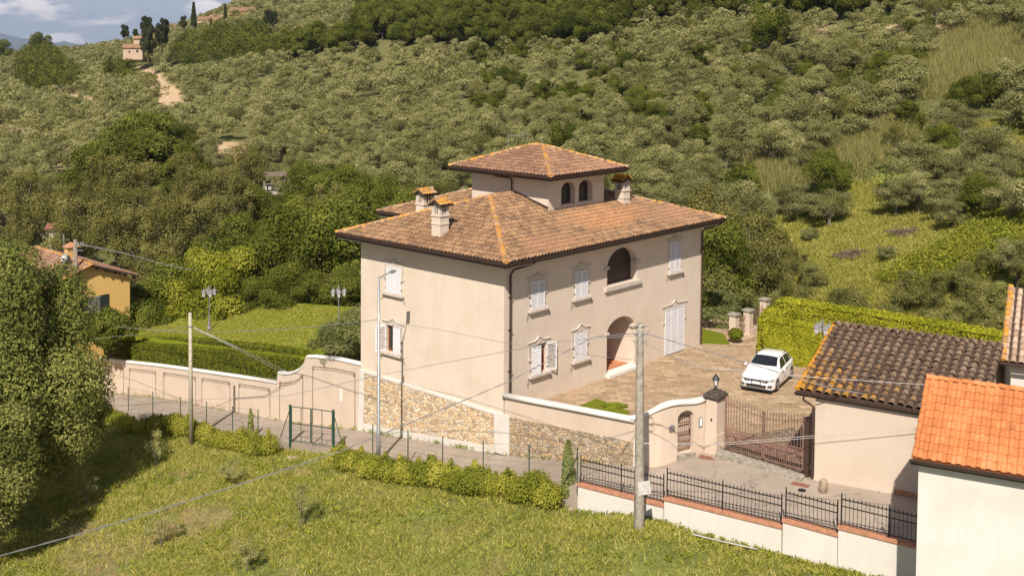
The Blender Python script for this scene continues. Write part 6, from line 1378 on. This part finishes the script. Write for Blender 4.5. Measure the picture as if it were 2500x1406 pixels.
# young cypress pair of the lane and small saplings
for px, py, d_, h, r_, lb in ((1386, 1243, 47.4, 2.75, .25, 'young slender cypress at the end of the laurel hedge'), (612, 1060, 62.0, 1.95, .15, 'very thin young cypress in the left laurel hedge')):
    x, y, z = at_d(px, py, d_); z = zt1(x, y); Q, r, b = cypress_mesh(g, h, r_, 5200 if r_ > .2 else 1500, .10 if r_ > .2 else .07, 1.3); e = tag(empty('young_cypress', (float(x), float(y), float(z))), lb, 'cypress tree'); leaf_obj('crown', Q, r, M['cypressyoung'], e); b.build('trunk', M['bark'], e, fix=False)
for px, py, wd, h, lb in ((735, 1285, .72, 1.75, 'young olive in the middle of the field above the white cable'), (380, 1140, .62, 1.8, 'young olive on a bare stem near the slim wooden pole'), (210, 1236, .62, 1.75, 'sparse young olive with forked stem left of the cable'),
                          (392, 1335, .85, 1.6, 'young olive with a dark base near the bottom left'), (570, 1185, .75, 1.2, 'low bushy olive in the field below the left laurel hedge'), (600, 1395, .75, 1.5, 'small grey olive cut by the bottom edge'), (213, 1075, .4, 1.3, 'thin shaded sapling under the big tree')):
    r0 = ray(px, py); ds_ = np.linspace(38, 75, 600); PP = C0+r0[None]*(ds_/r0[1])[:, None]; gg = PP[:, 2]-zt(PP[:, 0], PP[:, 1]); i = int(np.argmax(gg < 0)); x, y = PP[i][:2]; z = zt1(x, y)
    Q, r, b = tree_mesh(g, (wd*1.05, wd, h*.42), 16, 2600, .042, h*.64, .26, .03, (.2, .4), .2, .2, .5, 16, -.6); e = tag(empty('young_olive_tree', (float(x), float(y), float(z))), lb, 'olive tree'); leaf_obj('crown', Q, r, M['olive2'], e); b.build('trunk', M['olivebark'], e, fix=False)

# ------------------------------------------------------------------ woods and groves on the hillside
WOOD = {'oak': [[(425, 150), (430, 105), (540, 66), (640, 52), (662, 95), (880, 72), (872, -10), (1300, -60), (1660, -60), (1590, 10), (1440, 70), (1300, 78), (900, 80), (700, 112), (560, 138)],
                [(1300, -10), (2160, -60), (2160, -6), (1700, -4), (1560, 20), (1500, 30)], [(275, 352), (310, 318), (375, 285), (440, 310), (505, 350), (530, 395), (480, 420), (330, 420), (160, 428), (150, 400)],
                [(40, 190), (50, 130), (90, 105), (140, 130), (188, 160), (180, 190), (100, 205)], [(255, 170), (330, 130), (400, 150), (320, 180)], [(1850, 60), (1900, 60), (1915, 90), (1850, 95)]],
        'locust': [[(-60, 470), (150, 470), (350, 455), (560, 460), (640, 480), (600, 560), (480, 640), (300, 660), (120, 620), (-60, 640)]],
        'broad': [[(560, 480), (700, 475), (820, 440), (960, 425), (1110, 440), (1160, 470), (1100, 800), (420, 800), (460, 640), (600, 560)]]}
REED = [[(1990, 400), (2090, 330), (2200, 285), (2255, 300), (2150, 390), (2080, 440), (2000, 420)], [(1830, 400), (1950, 350), (1990, 450), (1870, 480)], [(2330, 60), (2520, 60), (2520, 180), (2380, 200), (2270, 260), (2230, 200)]]
CLR = [[(1880, 535), (1990, 490), (2060, 450), (2140, 440), (2170, 500), (2300, 490), (2540, 495), (2540, 720), (2120, 700), (1930, 640)], [(2375, 300), (2520, 285), (2520, 385), (2400, 360)]]
rs = np.random.default_rng(21)
def jgrid(step, y0, y1, a0=-.53, a1=.55):
    out = []; y = y0; 
    while y < y1:
        xs = np.arange(a0*y, a1*y, step); out.append(np.c_[xs+rs.uniform(-.36, .36, len(xs))*step, y+rs.uniform(-.36, .36, len(xs))*step]); y += step*.95
    return np.concatenate(out)
G1 = jgrid(5.6, 84, 660); Z1 = zt(G1[:, 0], G1[:, 1]); hgt = 2.2
S1 = project(np.c_[G1, Z1+hgt]); S5 = project(np.c_[G1, Z1+5.0]); Sb = project(np.c_[G1, Z1]); hxv = (G1[:, 0]-OX)*cyw+(G1[:, 1]-OY)*syw
# is the foot of the tree hidden behind the hill or outside the picture?
vis = (S1[:, 0] > -90) & (S1[:, 0] < 2600) & (S1[:, 1] > -130) & (S1[:, 1] < 900)
def los(P, n=40):
    t = np.linspace(.12, .97, n); ok = np.ones(len(P), bool)
    for i in range(0, len(P), 3000):
        Q = P[i:i+3000]; L = C0+(Q[:, None]-C0)*t[None, :, None]; gz_ = zt(L[..., 0].ravel(), L[..., 1].ravel()).reshape(L.shape[:2]); ok[i:i+3000] = ~((L[..., 2]+.5 < gz_).any(1))
    return ok
vis &= los(np.c_[G1, Z1+5.0])
pdist = path_dist(G1)
lab = np.full(len(G1), 'olive', dtype=object); dist = np.hypot(G1[:, 0], G1[:, 1])
for k_, ps in WOOD.items():
    for p in ps: lab[inpoly(S5, p)] = k_
for p in CLR: lab[inpoly(S1, p)] = 'none'
for p in REED: lab[inpoly(S1, p)] = 'reed'
lab[(pdist < .4) & (dist > 110)] = 'none'
lab[(rs.random(len(G1)) < .05) & (lab == 'olive')] = 'none'
isb = (rs.random(len(G1)) < np.where((S1[:, 1] > 110) & (S1[:, 1] < 500), .27, .10)) & (lab == 'olive') & (S1[:, 0] > 1150); lab[isb] = 'bush'
near_yard = (hxv < 26) & (G1[:, 1] < 90) & (hxv > -8) & (G1[:, 0] > -12); lab[near_yard] = 'none'
lab[(hxv < 12) & (G1[:, 0] < -10) & (dist < 96)] = 'none'
lab[(S1[:, 0] > 1690) & (S1[:, 1] > 560) & (lab != 'none')] = 'none'
lab[(hxv > 0) & (G1[:, 0] > 24) & (dist < 84)] = 'none'
near = vis & (lab == 'olive') & (dist < 215) & (S1[:, 0] > 1050)
order = np.argsort(dist); cnt = 0; solo = np.zeros(len(G1), bool)
for i in order:
    if cnt >= 292: break
    if vis[i] and lab[i] == 'olive' and -40 < S1[i, 0] < 2540 and -20 < S1[i, 1] < 700: solo[i] = True; cnt += 1
ZN = ['on the slope left of the villa roof', 'right behind the tower roof', 'just right of the tower roof', 'above the right end of the villa roof', 'left of the reed beds', 'above the sunny clearing', 'at the far right of the slope']
def zone(sx): return ZN[int(np.searchsorted([1000, 1330, 1560, 1760, 1980, 2250], sx))]
def tier(sy): return 'high up' if sy < 180 else 'midway' if sy < 330 else 'low down'
for i in np.where(solo)[0]:
    s = rs.uniform(.72, 1.2)*(1.0 if S1[i, 0] > 900 else .85)
    kd = K['olivebig'] if dist[i] < 135 else K['olive']
    put_tree(kd, G1[i, 0], G1[i, 1], Z1[i]-.2, s, rs.uniform(0, 6.28), ('small' if s < .85 else 'wide' if s > 1.08 else 'rounded')+' grey-green olive '+tier(S1[i, 1])+' '+zone(S1[i, 0]), 'olive tree', 'olive trees '+zone(S1[i, 0]))
def merge(kind, idx, nleaf, size_mul, sc=(.72, 1.15)):
    Qs, Rs = [], []; base = []
    for v in K[kind].vs:
        Q, r, _ = v; c = Q.mean(1, keepdims=True); kx = rs.choice(len(Q), nleaf, replace=len(Q) < nleaf); base.append((c[kx]+(Q[kx]-c[kx])*size_mul, r[kx]))
    for i in idx:
        Q, r = base[int(rs.integers(len(base)))]; a = rs.uniform(0, 6.28); s = rs.uniform(*sc); ca, sa = math.cos(a)*s, math.sin(a)*s
        R = np.array([[ca, sa, 0], [-sa, ca, 0], [0, 0, s*rs.uniform(.85, 1.1)]]); Qs.append((Q@R+np.array([G1[i, 0], G1[i, 1], Z1[i]-.2])).astype(np.float32)); Rs.append(np.clip(r+rs.uniform(-.28, .28), 0, 1))
    return np.concatenate(Qs), np.concatenate(Rs)
rest = np.where(vis & (lab == 'olive') & ~solo)[0]
lod = [(rest[dist[rest] < 260], 2400, 1.45), (rest[(dist[rest] >= 260) & (dist[rest] < 380)], 1200, 2.0), (rest[dist[rest] >= 380], 500, 2.9)]
Qa, Ra = zip(*[merge('olive', ix, nl, sm) for ix, nl, sm in lod if len(ix)])
leaf_obj('olive_grove', np.concatenate(Qa), np.concatenate(Ra), M['olive'], None, 'distant olive groves covering the hill in grey-green rows', 'olive grove', None, 'stuff')
print('olive solo', int(solo.sum()), 'rest', len(rest))
# woods, tree by tree
oak_i = np.where(vis & (lab == 'oak'))[0]; order = oak_i[np.argsort(dist[oak_i])]
sel = order[:285]; print('oaks', len(oak_i))
for i in sel:
    w_ = 'in the dark clump below the groves on the left' if (S1[i, 0] < 560 and S1[i, 1] > 230) else 'in the clump on the far left skyline' if S1[i, 0] < 260 else 'beside the ridge farmhouse' if S1[i, 0] < 415 else 'in the row below the ridge houses' if S1[i, 0] < 680 else 'in the thin belt right of the ridge houses' if S1[i, 0] < 880 else 'in the thick wood above the tower' if S1[i, 0] < 1320 else 'in the wood right above the tower top' if S1[i, 0] < 1680 else 'along the top edge on the right'
    put_tree(K['oak'], G1[i, 0], G1[i, 1], Z1[i]-.4, rs.uniform(.8, 1.25)*(.72 if 415 < S1[i, 0] < 700 else 1), rs.uniform(0, 6.28), ('upper' if S5[i, 1] < 40 else 'lower')+' dark green oak '+w_, 'tree', 'dark oaks '+w_)
if len(order) > 285:
    Qo, Ro = merge('oak', order[285:], 500, 2.0); leaf_obj('oak_wood', Qo, Ro, M['oak'], None, 'far dark oak wood along the hilltop', 'wood', None, 'stuff')
lc = np.where(vis & (lab == 'locust'))[0]
for i in lc[:120]: put_tree(K['locust'], G1[i, 0], G1[i, 1], Z1[i]-.4, rs.uniform(.85, 1.25), rs.uniform(0, 6.28), 'thin brownish locust with bare branches, '+('at the far left behind the big tree' if S1[i, 0] < 180 else 'behind the yellow house' if S1[i, 0] < 360 else 'left of the yellow-green tree'), 'tree', 'locust trees in the left valley')
br = np.where(vis & (lab == 'broad'))[0]; print('locust', len(lc), 'broad', len(br))
for i in br[:120]: put_tree(K[rs.choice(['broad', 'broad', 'oak', 'locust', 'lime'], p=[.34, .24, .2, .16, .06])], G1[i, 0], G1[i, 1], Z1[i]-.4, rs.uniform(.68, 1.2), rs.uniform(0, 6.28), 'valley wood tree '+('beside the chimneys' if S1[i, 0] > 900 else 'between lawn and grove' if S1[i, 0] > 700 else 'behind the yellow-green tree')+', '+('darker upper edge' if S1[i, 1] < 520 else 'lower part'), 'tree', 'broadleaf trees behind the villa')
bs = np.where(vis & (lab == 'bush'))[0]
for i in bs[:290]: put_tree(K[rs.choice(['oak', 'broad', 'oak', 'locust'])], G1[i, 0], G1[i, 1], Z1[i]-.8, rs.uniform(.42, .75), rs.uniform(0, 6.28), 'darker green tree among the olives, '+tier(S1[i, 1])+' '+zone(S1[i, 0]), 'tree', 'darker trees among the olives')
# trees at the lawn edge and around, placed one by one: pixel foot, distance, scale
def tr(kind, px, py, d_, sc, label, sz=1.0, foot=None, group=None, **k):
    x, y, z = at_d(px, py, d_); zz_ = zt1(x, y) if foot is None else z+foot
    return put_tree(K[kind], x, y, zz_-.2, sc, g.uniform(0, 6.28), label, 'tree', group, sz=sz, **k)
for a in [('broad', 845, 790, 84, 1.25, 'dark green tree against the villa wall behind the lawn', 1.15, -2.5), ('broad', 755, 790, 86, 1.3, 'large green tree behind the four-lantern lamp', 1.15, -3), ('broad', 665, 790, 88, 1.35, 'large green tree at the middle of the lawn edge', 1.15, -3), ('broad', 795, 700, 97, 1.35, 'tall green tree behind the lawn trees', 1.1, -4), ('broad', 610, 700, 99, 1.35, 'tall dark green tree behind the yellow-green one', 1.1, -5.5),
          ('lime', 560, 800, 82.5, 1.12, 'bright yellow-green tree behind the lawn lamp', 1.25, -1.6), ('lime', 500, 790, 85, 1.0, 'yellow-green tree left of the lawn lamp', 1.35, -1.8), ('broad', 415, 815, 86, 1.02, 'rounded green tree between the yellow house and the lawn', 1.15, -3.4), ('broad', 370, 830, 83.5, .72, 'low green tree beside the corner of the yellow house', 1.1, -1.6), ('broad', 720, 770, 80.5, .62, 'low green shrub tree at the back of the lawn', .9, -.6), ('broad', 860, 765, 79, .6, 'low green shrub tree beside the back of the villa', .9, -.8), ('broad', 640, 780, 81.5, .55, 'low dark bush at the shaded lawn edge', .9, -.7),
          ('locust', 1790, 770, 84, 1.15, 'tall brownish tree right behind the villa corner', 1.0, -2.5), ('locust', 1760, 720, 90, 1.25, 'tall thin-leaved tree behind the villa corner', 1.05, -3), ('locust', 1850, 745, 87, 1.0, 'thin-leaved tree above the garden gateway', .95, -2.5), ('broad', 1735, 790, 80, .85, 'dark green tree next to the villa downpipe', 1.3, -1.5), ('shrub', 1775, 775, 77, 1.2, 'dry brownish shrub behind the garden gateway', 1.1, -.6)]:
    tr(a[0], a[1], a[2], a[3], a[4], a[5], a[6], a[7])
# scrub belt behind the bright hedge
n_ = 0
for px in range(1830, 2560, 36):
    for d_, py in ((78, 745), (81.5, 725), (85, 705)):
        q = at_d(px+rs.uniform(-14, 14), py+(px-1900)*.06, d_+rs.uniform(-1.5, 1.5)-(px-1830)*.012); x, y = q[:2]
        if rs.random() < .3 and d_ > 84: continue
        z = zt1(x, y); n_ += 1
        kd = K['shrub'] if rs.random() < .62 else K['locust']; sc_ = rs.uniform(.6, .92) if kd is K['shrub'] else rs.uniform(.26, .38)
        put_tree(kd, x, y, z-.3, sc_, rs.uniform(0, 6.28), ('leafy' if kd is K['shrub'] else 'twiggy')+' scrub bush in the thicket behind the '+('left' if px < 2080 else 'middle' if px < 2300 else 'right')+' part of the bright hedge', 'bush', 'scrub bushes behind the bright hedge')
for i in range(24):
    px = rs.uniform(1745, 1990); py = rs.uniform(655, 720); q = ground_at(px, py)
    kd = K['shrub'] if rs.random() < .6 else K['locust']; put_tree(kd, q[0], q[1], q[2]-.3, rs.uniform(.5, .85) if kd is K['shrub'] else rs.uniform(.25, .4), rs.uniform(0, 6.28), ('low leafy' if kd is K['shrub'] else 'thin twiggy')+' bush on the bank between the villa and the clearing', 'bush', 'bushes between the villa and the clearing')
# olives of the clearing
for a in [('olivebig', 1935, 540, 108, 1.05, 'dense wide olive at the left of the clearing'), ('olivebig', 2025, 556, 104, 1.02, 'low dense olive beside the widest one in the clearing'), ('olivebig', 2188, 528, 106, .92, 'olive with a bare forked trunk in the middle of the clearing'), ('olivebig', 2240, 518, 108, 1.0, 'pale olive right behind the forked one'), ('olivebig', 2318, 560, 100, .72, 'small round olive in the right of the clearing'),
          ('olivebig', 1980, 590, 99, .4, 'little grey olive at the clearing edge'), ('olivebig', 2160, 640, 93, .45, 'thin grey olive between the two brush piles'), ('olivebig', 2470, 545, 98, .95, 'olive at the right edge above the green bank'), ('olivebig', 2480, 690, 84, .9, 'pale olive at the right edge near the hedge'), ('olivebig', 2400, 500, 110, .95, 'olive above the small round one'), ('olivebig', 2340, 470, 116, 1.0, 'grey olive high in the clearing')]:
    q = ground_at(a[1], a[2]); put_tree(K[a[0]], q[0], q[1], q[2]-.2, a[4]*.78, g.uniform(0, 6.28), a[5], 'olive tree')
for px, py, lb in ((2225, 572, 'larger heap of dead brushwood in the clearing'), (2090, 625, 'smaller heap of dead brushwood in the clearing')):
    q = ground_at(px, py); e = tag(empty('brush_pile', tuple(map(float, q))), lb, 'brush pile'); b = MB()
    for i in range(150):
        a = g.uniform(0, 6.28); r_ = g.uniform(0, 1)**.6*1.3; c = np.array([math.cos(a)*r_*1.3, math.sin(a)*r_, g.uniform(.0, .6)*(1-r_/1.6)]); d = unit(g.normal(size=3)*(1, 1, .25))*g.uniform(.4, 1.0); b.tube([c-d, c+d], [.03, .01], 4, False)
    b.build('branches', M['twigs'], e, fix=False)
# reeds, green bank, grass: nobody could count them
def scatter(poly, n, d0, d1): # points on the terrain inside an outline given in photo pixels
    poly = np.array(poly, float); x0, y0 = poly.min(0); x1, y1 = poly.max(0); W = np.array(onhill(poly, d0)); a0, b0 = W.min(0); a1, b1 = W.max(0)
    P = np.c_[rs.uniform(a0, a1, n*4), rs.uniform(b0, b1, n*4)]; P = P[inpoly(P, [tuple(q) for q in W])][:n]; return np.c_[P, zt(P[:, 0], P[:, 1])]
def blades(P, h, wd, lean=.35, per=3):
    n = len(P)*per; P = np.repeat(P, per, 0)+np.c_[rs.normal(size=(n, 2))*h*.25, np.zeros(n)]; a = rs.random(n)*6.283; hh_ = h*(.55+.8*rs.random(n)); D = np.c_[rs.normal(size=(n, 2))*lean, np.ones(n)]*hh_[:, None]; S = np.c_[np.cos(a), np.sin(a), 0*a]*wd*(.7+.6*rs.random(n))[:, None]
    return np.stack([P-S, P+S, P+D*.62+S*.7, P+D-S*.15], 1), np.clip(rs.random(n)*.8+.1, 0, 1)
def clump(P, k, s):
    P = np.repeat(P, k, 0); P = P+np.c_[rs.normal(size=(len(P), 2))*s, np.zeros(len(P))]; P[:, 2] = zt(P[:, 0], P[:, 1]); return P
parts_ = [blades(clump(scatter(p, n, 80, 400), 14, .55), 1.7*rs.uniform(.8, 1.1), .035, .32, 3) for p, n in zip(REED, (330, 230, 600))]
leaf_obj('reeds', np.concatenate([p[0] for p in parts_]), np.concatenate([p[1] for p in parts_]), M['reed'], None, 'feathery pale reed beds on the right-hand slope', 'reeds', None, 'stuff')
pg = [blades(scatter(p, n, 75, 400), .26, .03, .6, 3) for p, n in ((CLR[0], 26000), (CLR[1], 4500), ([(1860, 640), (2120, 690), (2330, 690), (2330, 770), (1860, 730)], 11000))]
leaf_obj('meadow_grass', np.concatenate([p[0] for p in pg]), np.concatenate([p[1] for p in pg]), M['grassblade'], None, 'long grass of the sunny clearing on the right', 'grass', None, 'stuff')
bank = scatter([(2140, 690), (2220, 640), (2320, 590), (2420, 530), (2520, 505), (2520, 660), (2400, 690), (2250, 700)], 2600, 75, 400); nb_ = len(bank)
P = np.repeat(bank, 24, 0)+rs.normal(size=(nb_*24, 3))*(.35, .35, .12)+(0, 0, .32); N = unit(rs.normal(size=(len(P), 3))*.7+(0, -.3, 1)); leaf_obj('bramble_bank', cards(P, N, .085, .055, rs), rs.random(len(P)), M['lime'], None, 'bank of bright green brambles at the right of the clearing', 'brambles', None, 'stuff')
und = []
sg = np.where(vis & ((lab == 'olive') | (lab == 'bush')) & (S1[:, 0] > 1150) & (dist < 330))[0]; U = G1[rs.choice(sg, 700)]+rs.normal(size=(700, 2))*2.8; U = np.c_[U, zt(U[:, 0], U[:, 1])]; P = np.repeat(U, 70, 0)+rs.normal(size=(49000, 3))*(1.0, 1.0, .5)+(0, 0, .8); N = unit(rs.normal(size=(len(P), 3))*.8+(0, -.3, .8))
leaf_obj('brambles', cards(P, N, .16, .10, rs), np.repeat(rs.random(700), 70)*.6+rs.random(len(P))*.4, M['broad'], None, 'green brambles growing between the olive trees', 'brambles', None, 'stuff')
sc_i = rs.choice(np.where(vis & ((lab == 'olive') | (lab == 'bush')))[0], 1700); off = rs.normal(size=(1700, 2))*2.6; U = G1[sc_i]+off; U = np.c_[U, zt(U[:, 0], U[:, 1])]; P = np.repeat(U, 26, 0)+rs.normal(size=(len(U)*26, 3))*(.9, .9, .35)+(0, 0, .5); N = unit(rs.normal(size=(len(P), 3))+(0, -.2, .6))
leaf_obj('undergrowth', cards(P, N, .3, .2, rs), np.repeat(rs.random(len(U)), 26)*.6+rs.random(len(P))*.4, M['shrub'], None, 'low undergrowth between the olive trees', 'undergrowth', None, 'stuff')
# field grass in the foreground
def field_pts(n):
    out = []
    while len(out) < n:
        d = rs.uniform(36, 76, n); px = rs.uniform(-60, 2300, n); x = (px-1250)/F_*d*1.0; y = d; keep = rs.random(n) < d/76
        hx_ = (x-OX)*cyw+(y-OY)*syw; hy_ = -(x-OX)*syw+(y-OY)*cyw; lim = np.interp(hy_, [-25, -16, -7, 35], [-.6, -1.95, -3.1, -3.35]); out += list(np.c_[x, y][keep & (hx_ < lim)])
    P = np.array(out[:n]); return np.c_[P, zt(P[:, 0], P[:, 1])]
FP_ = field_pts(95000); nzv = np.sin(FP_[:, 0]*.9+np.sin(FP_[:, 1]*.7)*2)+np.sin(FP_[:, 1]*1.3+FP_[:, 0]*.4)+rs.normal(size=len(FP_))*.8; FP1 = FP_[(nzv > -1.1) & (barep(FP_[:, 0], FP_[:, 1]) < .25+rs.random(len(FP_))*1.3)]
Qg, Rg = blades(FP1, .15, .014, .8, 3); leaf_obj('grass', Qg, Rg, M['grassblade'], None, 'rough grass of the sloping field in front of the lane', 'grass', None, 'stuff')
W_ = field_pts(2600); wz = np.sin(W_[:, 0]*.55+1)+np.sin(W_[:, 1]*.8)+rs.normal(size=len(W_))*.6; W_ = W_[(wz > .1) & (barep(W_[:, 0], W_[:, 1]) < .4)]
P = np.repeat(W_, 12, 0)+rs.normal(size=(len(W_)*12, 3))*(.13, .13, .03)+(0, 0, .10); N = unit(rs.normal(size=(len(P), 3))*.8+(0, 0, 1)); leaf_obj('weeds', cards(P, N, .075, .034, rs), np.repeat(rs.random(len(W_)), 12)*.7+rs.random(len(P))*.3, M['weed'], None, 'broad-leaved weeds dotted through the field grass', 'weeds', None, 'stuff')
vp = np.array([FP(a, fpt(1545, 1270)[1]*0+zt1(*FP(a, 0, .5)[:2]), .38+rs.uniform(-.1, .15)) for a in rs.uniform(0, 13.5, 260)]); P = np.repeat(vp, 9, 0)+rs.normal(size=(len(vp)*9, 3))*(.07, .07, .06)+(0, 0, .08); N = unit(rs.normal(size=(len(P), 3))+(0, 0, .7))
leaf_obj('wall_weeds', cards(P, N, .05, .028, rs), rs.random(len(P)), M['weed'], None, 'small weeds growing along the foot of the white wall', 'weeds', None, 'stuff')
vv = np.array([H(-.12-rs.random()*.22, y, zlane(y)-.02) for y in np.concatenate([rs.uniform(-7.5, 38, 170), rs.normal(8.8, .5, 24), rs.normal(2.8, .25, 16)])]); P = np.repeat(vv, 8, 0)+rs.normal(size=(len(vv)*8, 3))*(.06, .06, .05)+(0, 0, .06); N = unit(rs.normal(size=(len(P), 3))+(0, 0, .7))
leaf_obj('lane_weeds', cards(P, N, .045, .02, rs), rs.random(len(P)), M['weed'], None, 'tufts of weeds along the foot of the walls beside the lane', 'weeds', None, 'stuff')
lw_ = []
for _ in range(26000): X = rs.uniform(2.9, 9.4); Y = rs.uniform(15.5, 41); lw_.append((*H(X, Y)[:2], zl(X, Y)))
Ql, Rl = blades(np.array(lw_), .055, .02, .8, 2); leaf_obj('lawn_grass', Ql, Rl, M['grassblade'], None, 'short mown grass of the garden lawn', 'grass', None, 'stuff')
p = at_d(40, 860, 66); e = shrub('flowering_shrub', (p[0], p[1], zt1(p[0], p[1])+.5), (1.3, 1.0, 1.7), 1500, .08, M['flower'], 'shrub with orange and pink flowers glimpsed behind the big tree', nb=8)

# ------------------------------------------------------------------ far buildings and skyline trees
def farhouse(px, py, d_, w_, dep, h, rise, rot, wall, label, wins=(), roofmat='tilemain', low=3.0):
    x, y, z = at_d(px, py, d_); e = tag(empty('far_house', (float(x), float(y), float(z)), math.radians(rot)), label, 'house')
    b = MB(); b.box(-w_/2, w_/2, 0, dep, -low, h); 
    for yy in (0, dep): b.add([(-w_/2, dep*0+0, h), (-w_/2, dep, h), (-w_/2, dep/2, h+rise)], [(0, 1, 2)]); b.add([(w_/2, 0, h), (w_/2, dep, h), (w_/2, dep/2, h+rise)], [(0, 1, 2)]); break
    b.build('walls', M[wall], e)
    b = MB(); o_ = .4
    for s_ in (0, 1):
        y0_, y1_ = (-o_, dep/2) if not s_ else (dep+o_, dep/2); b.add([(-w_/2-o_, y0_, h-.15), (w_/2+o_, y0_, h-.15), (w_/2+o_, y1_, h+rise+.08), (-w_/2-o_, y1_, h+rise+.08)], [(0, 1, 2, 3)]); b.add([(-w_/2-o_, y0_, h), (w_/2+o_, y0_, h), (w_/2+o_, y1_, h+rise+.25), (-w_/2-o_, y1_, h+rise+.25)], [(0, 1, 2, 3)])
    rf = b.build('roof', M[roofmat], e)
    for (wx, wz, ww, wh2) in wins: b = MB(); b.box(wx, wx+ww, -.05, .02, wz, wz+wh2); b.build('window', M['glass'], e)
    return e
farhouse(324, 134, 455, 7.4, 6, 2.7, 1.3, 12, 'farstone', 'stone farmhouse on the ridge left of the dark conifers', [(1.4, .9, .8, 1.1), (-1.6, .7, .6, .9)], low=2)
farhouse(338, 113, 464, 3.8, 4, 3.0, .8, 12, 'farstone', 'square tower house rising behind the stone farmhouse', low=4)
farhouse(410, 74, 650, 8.5, 6, 2.2, 1.2, 0, 'white', 'small white house on the ridge behind the dark conifers', low=6)
farhouse(506, 56, 615, 12, 7, 1.4, 1.8, -8, 'farstone', 'low farm building with red roof on the ridge beside the tallest cypress', [(-2, -1.2, 1, 1)], low=6)
farhouse(532, 54, 622, 11, 7, 2.2, 1.7, -8, 'plaster', 'second farm building with pale walls on the ridge', low=6)
farhouse(600, 38, 630, 20, 9, 2.2, 2.2, -5, 'yellow', 'long hill house with a wide red roof on the skyline', [(-6, -1.8, 1, 1.6)], low=7)
for px, py, d_, v, sc_, lb, sz_ in ((473, 66, 560, 0, 1.08, 'tallest pointed cypress on the skyline', 1.0), (550, 52, 580, 0, .72, 'pointed cypress beside the long hill house', 1.15), (515, 66, 540, 0, .45, 'small pointed cypress before the farm building', 1.0), (305, 96, 500, 1, .62, 'rounded dark cypress at the left end of the ridge group', 1.1),
                              (357, 92, 470, 1, .82, 'broad dark conifer above the farmhouse tower', 1.1), (330, 90, 480, 1, .36, 'small conifer left of the farmhouse tower', 1.1), (402, 92, 480, 1, .7, 'dark conifer in front of the small white house', 1.2), (448, 72, 520, 1, .55, 'conifer left of the tallest cypress', 1.2), (362, 145, 440, 1, 1.0, 'dark conifer right of the stone farmhouse', 1.3), (395, 120, 450, 1, .85, 'lower conifer between the white house and the oaks', 1.2), (660, 85, 480, 1, 1.05, 'dark blue-green conifer on the right end of the ridge', 1.0), (320, 95, 470, 0, .2, 'tiny cypress beside the rounded one', 1)):
    x, y, z = at_d(px, py, d_); put_tree(K['cypress'], x, y, z-1, sc_, g.uniform(0, 6), lb, 'cypress tree' if v == 0 else 'conifer', None, v, 'cypress_tree' if v == 0 else 'conifer_tree', sz_)
for px, py, d_, sc_, lb in ((100, 128, 660, 1.7, 'pale green tree on the skyline above the left hills'), (8, 135, 640, 1.5, 'dark tree at the left end of the skyline')):
    x, y, z = at_d(px, py, d_); put_tree(K['oak'], x, y, zt1(x, y)-.5, sc_, 0, lb)
q = at_d(670, 456, 150); sh_ = tag(empty('field_shed', tuple(map(float, q)), .3), 'ramshackle open tin shed half hidden by the valley trees', 'shed'); b = MB()
for x in (-1.3, 1.3):
    for y in (0, 1.6): b.bar((x, y, -1.5), (x, y, 1.5), .12, .12)
b.bar((-1.3, 0, .4), (1.3, 0, .4), .1, .1); b.build('frame', M['oldpole'], sh_); b = MB(); b.obox((0, .8, 1.6), (1.7, 0, .05), (0, 1.2, .15), (0, 0, .03)); b.build('roof', M['twigs'], sh_); b = MB(); b.box(-1.2, .6, .9, 1.4, -1.2, .2); b.build('wall', M['dishwhite'], sh_)
q = at_d(128, 540, 104); sh_ = farhouse(146, 566, 122, 2.2, 2, .4, .2, 10, 'whitewash', 'white-walled shed glimpsed among the locust trees', roofmat='brick', low=4)
# far mountains
def ridge_mesh(name, pts, d_, mat, label=None):
    top_ = [at_d(px, py, d_) for px, py in pts]; vs = []
    for p in top_: vs += [(p[0], p[1]-2500, -250), tuple(p), (p[0], p[1]+2500, -250)]
    n = len(top_); b = MB(); b.add(vs, [(i*3+k, i*3+3+k, i*3+4+k, i*3+1+k) for i in range(n-1) for k in (0, 1)]); o = b.build(name, mat, None, True); return tag(o, kind='structure')
ridge_mesh('mountains', [(-900, 100), (-500, 70), (-200, 95), (-40, 76), (0, 81), (28, 88), (50, 93), (80, 95), (100, 104), (130, 106), (158, 101), (178, 108), (240, 112), (330, 116), (420, 126)], 14000, M['blueghost'])

# ------------------------------------------------------------------ the air itself
hz_ = NT('haze_air'); pv = hz_.n('ShaderNodeVolumePrincipled', {'Color': (.66, .78, 1.0, 1), 'Density': 6.5e-5, 'Anisotropy': .3}); hz_.t.links.new(pv.outputs[0], hz_.out.inputs['Volume'])
b = MB(); b.box(-9000, 9000, -60, 18200, -275, 420); hzo = tag(b.build('haze', hz_.mat), 'pale blue haze that fades the far mountains', 'haze', None, 'stuff')
scene.cycles.volume_bounces = 0
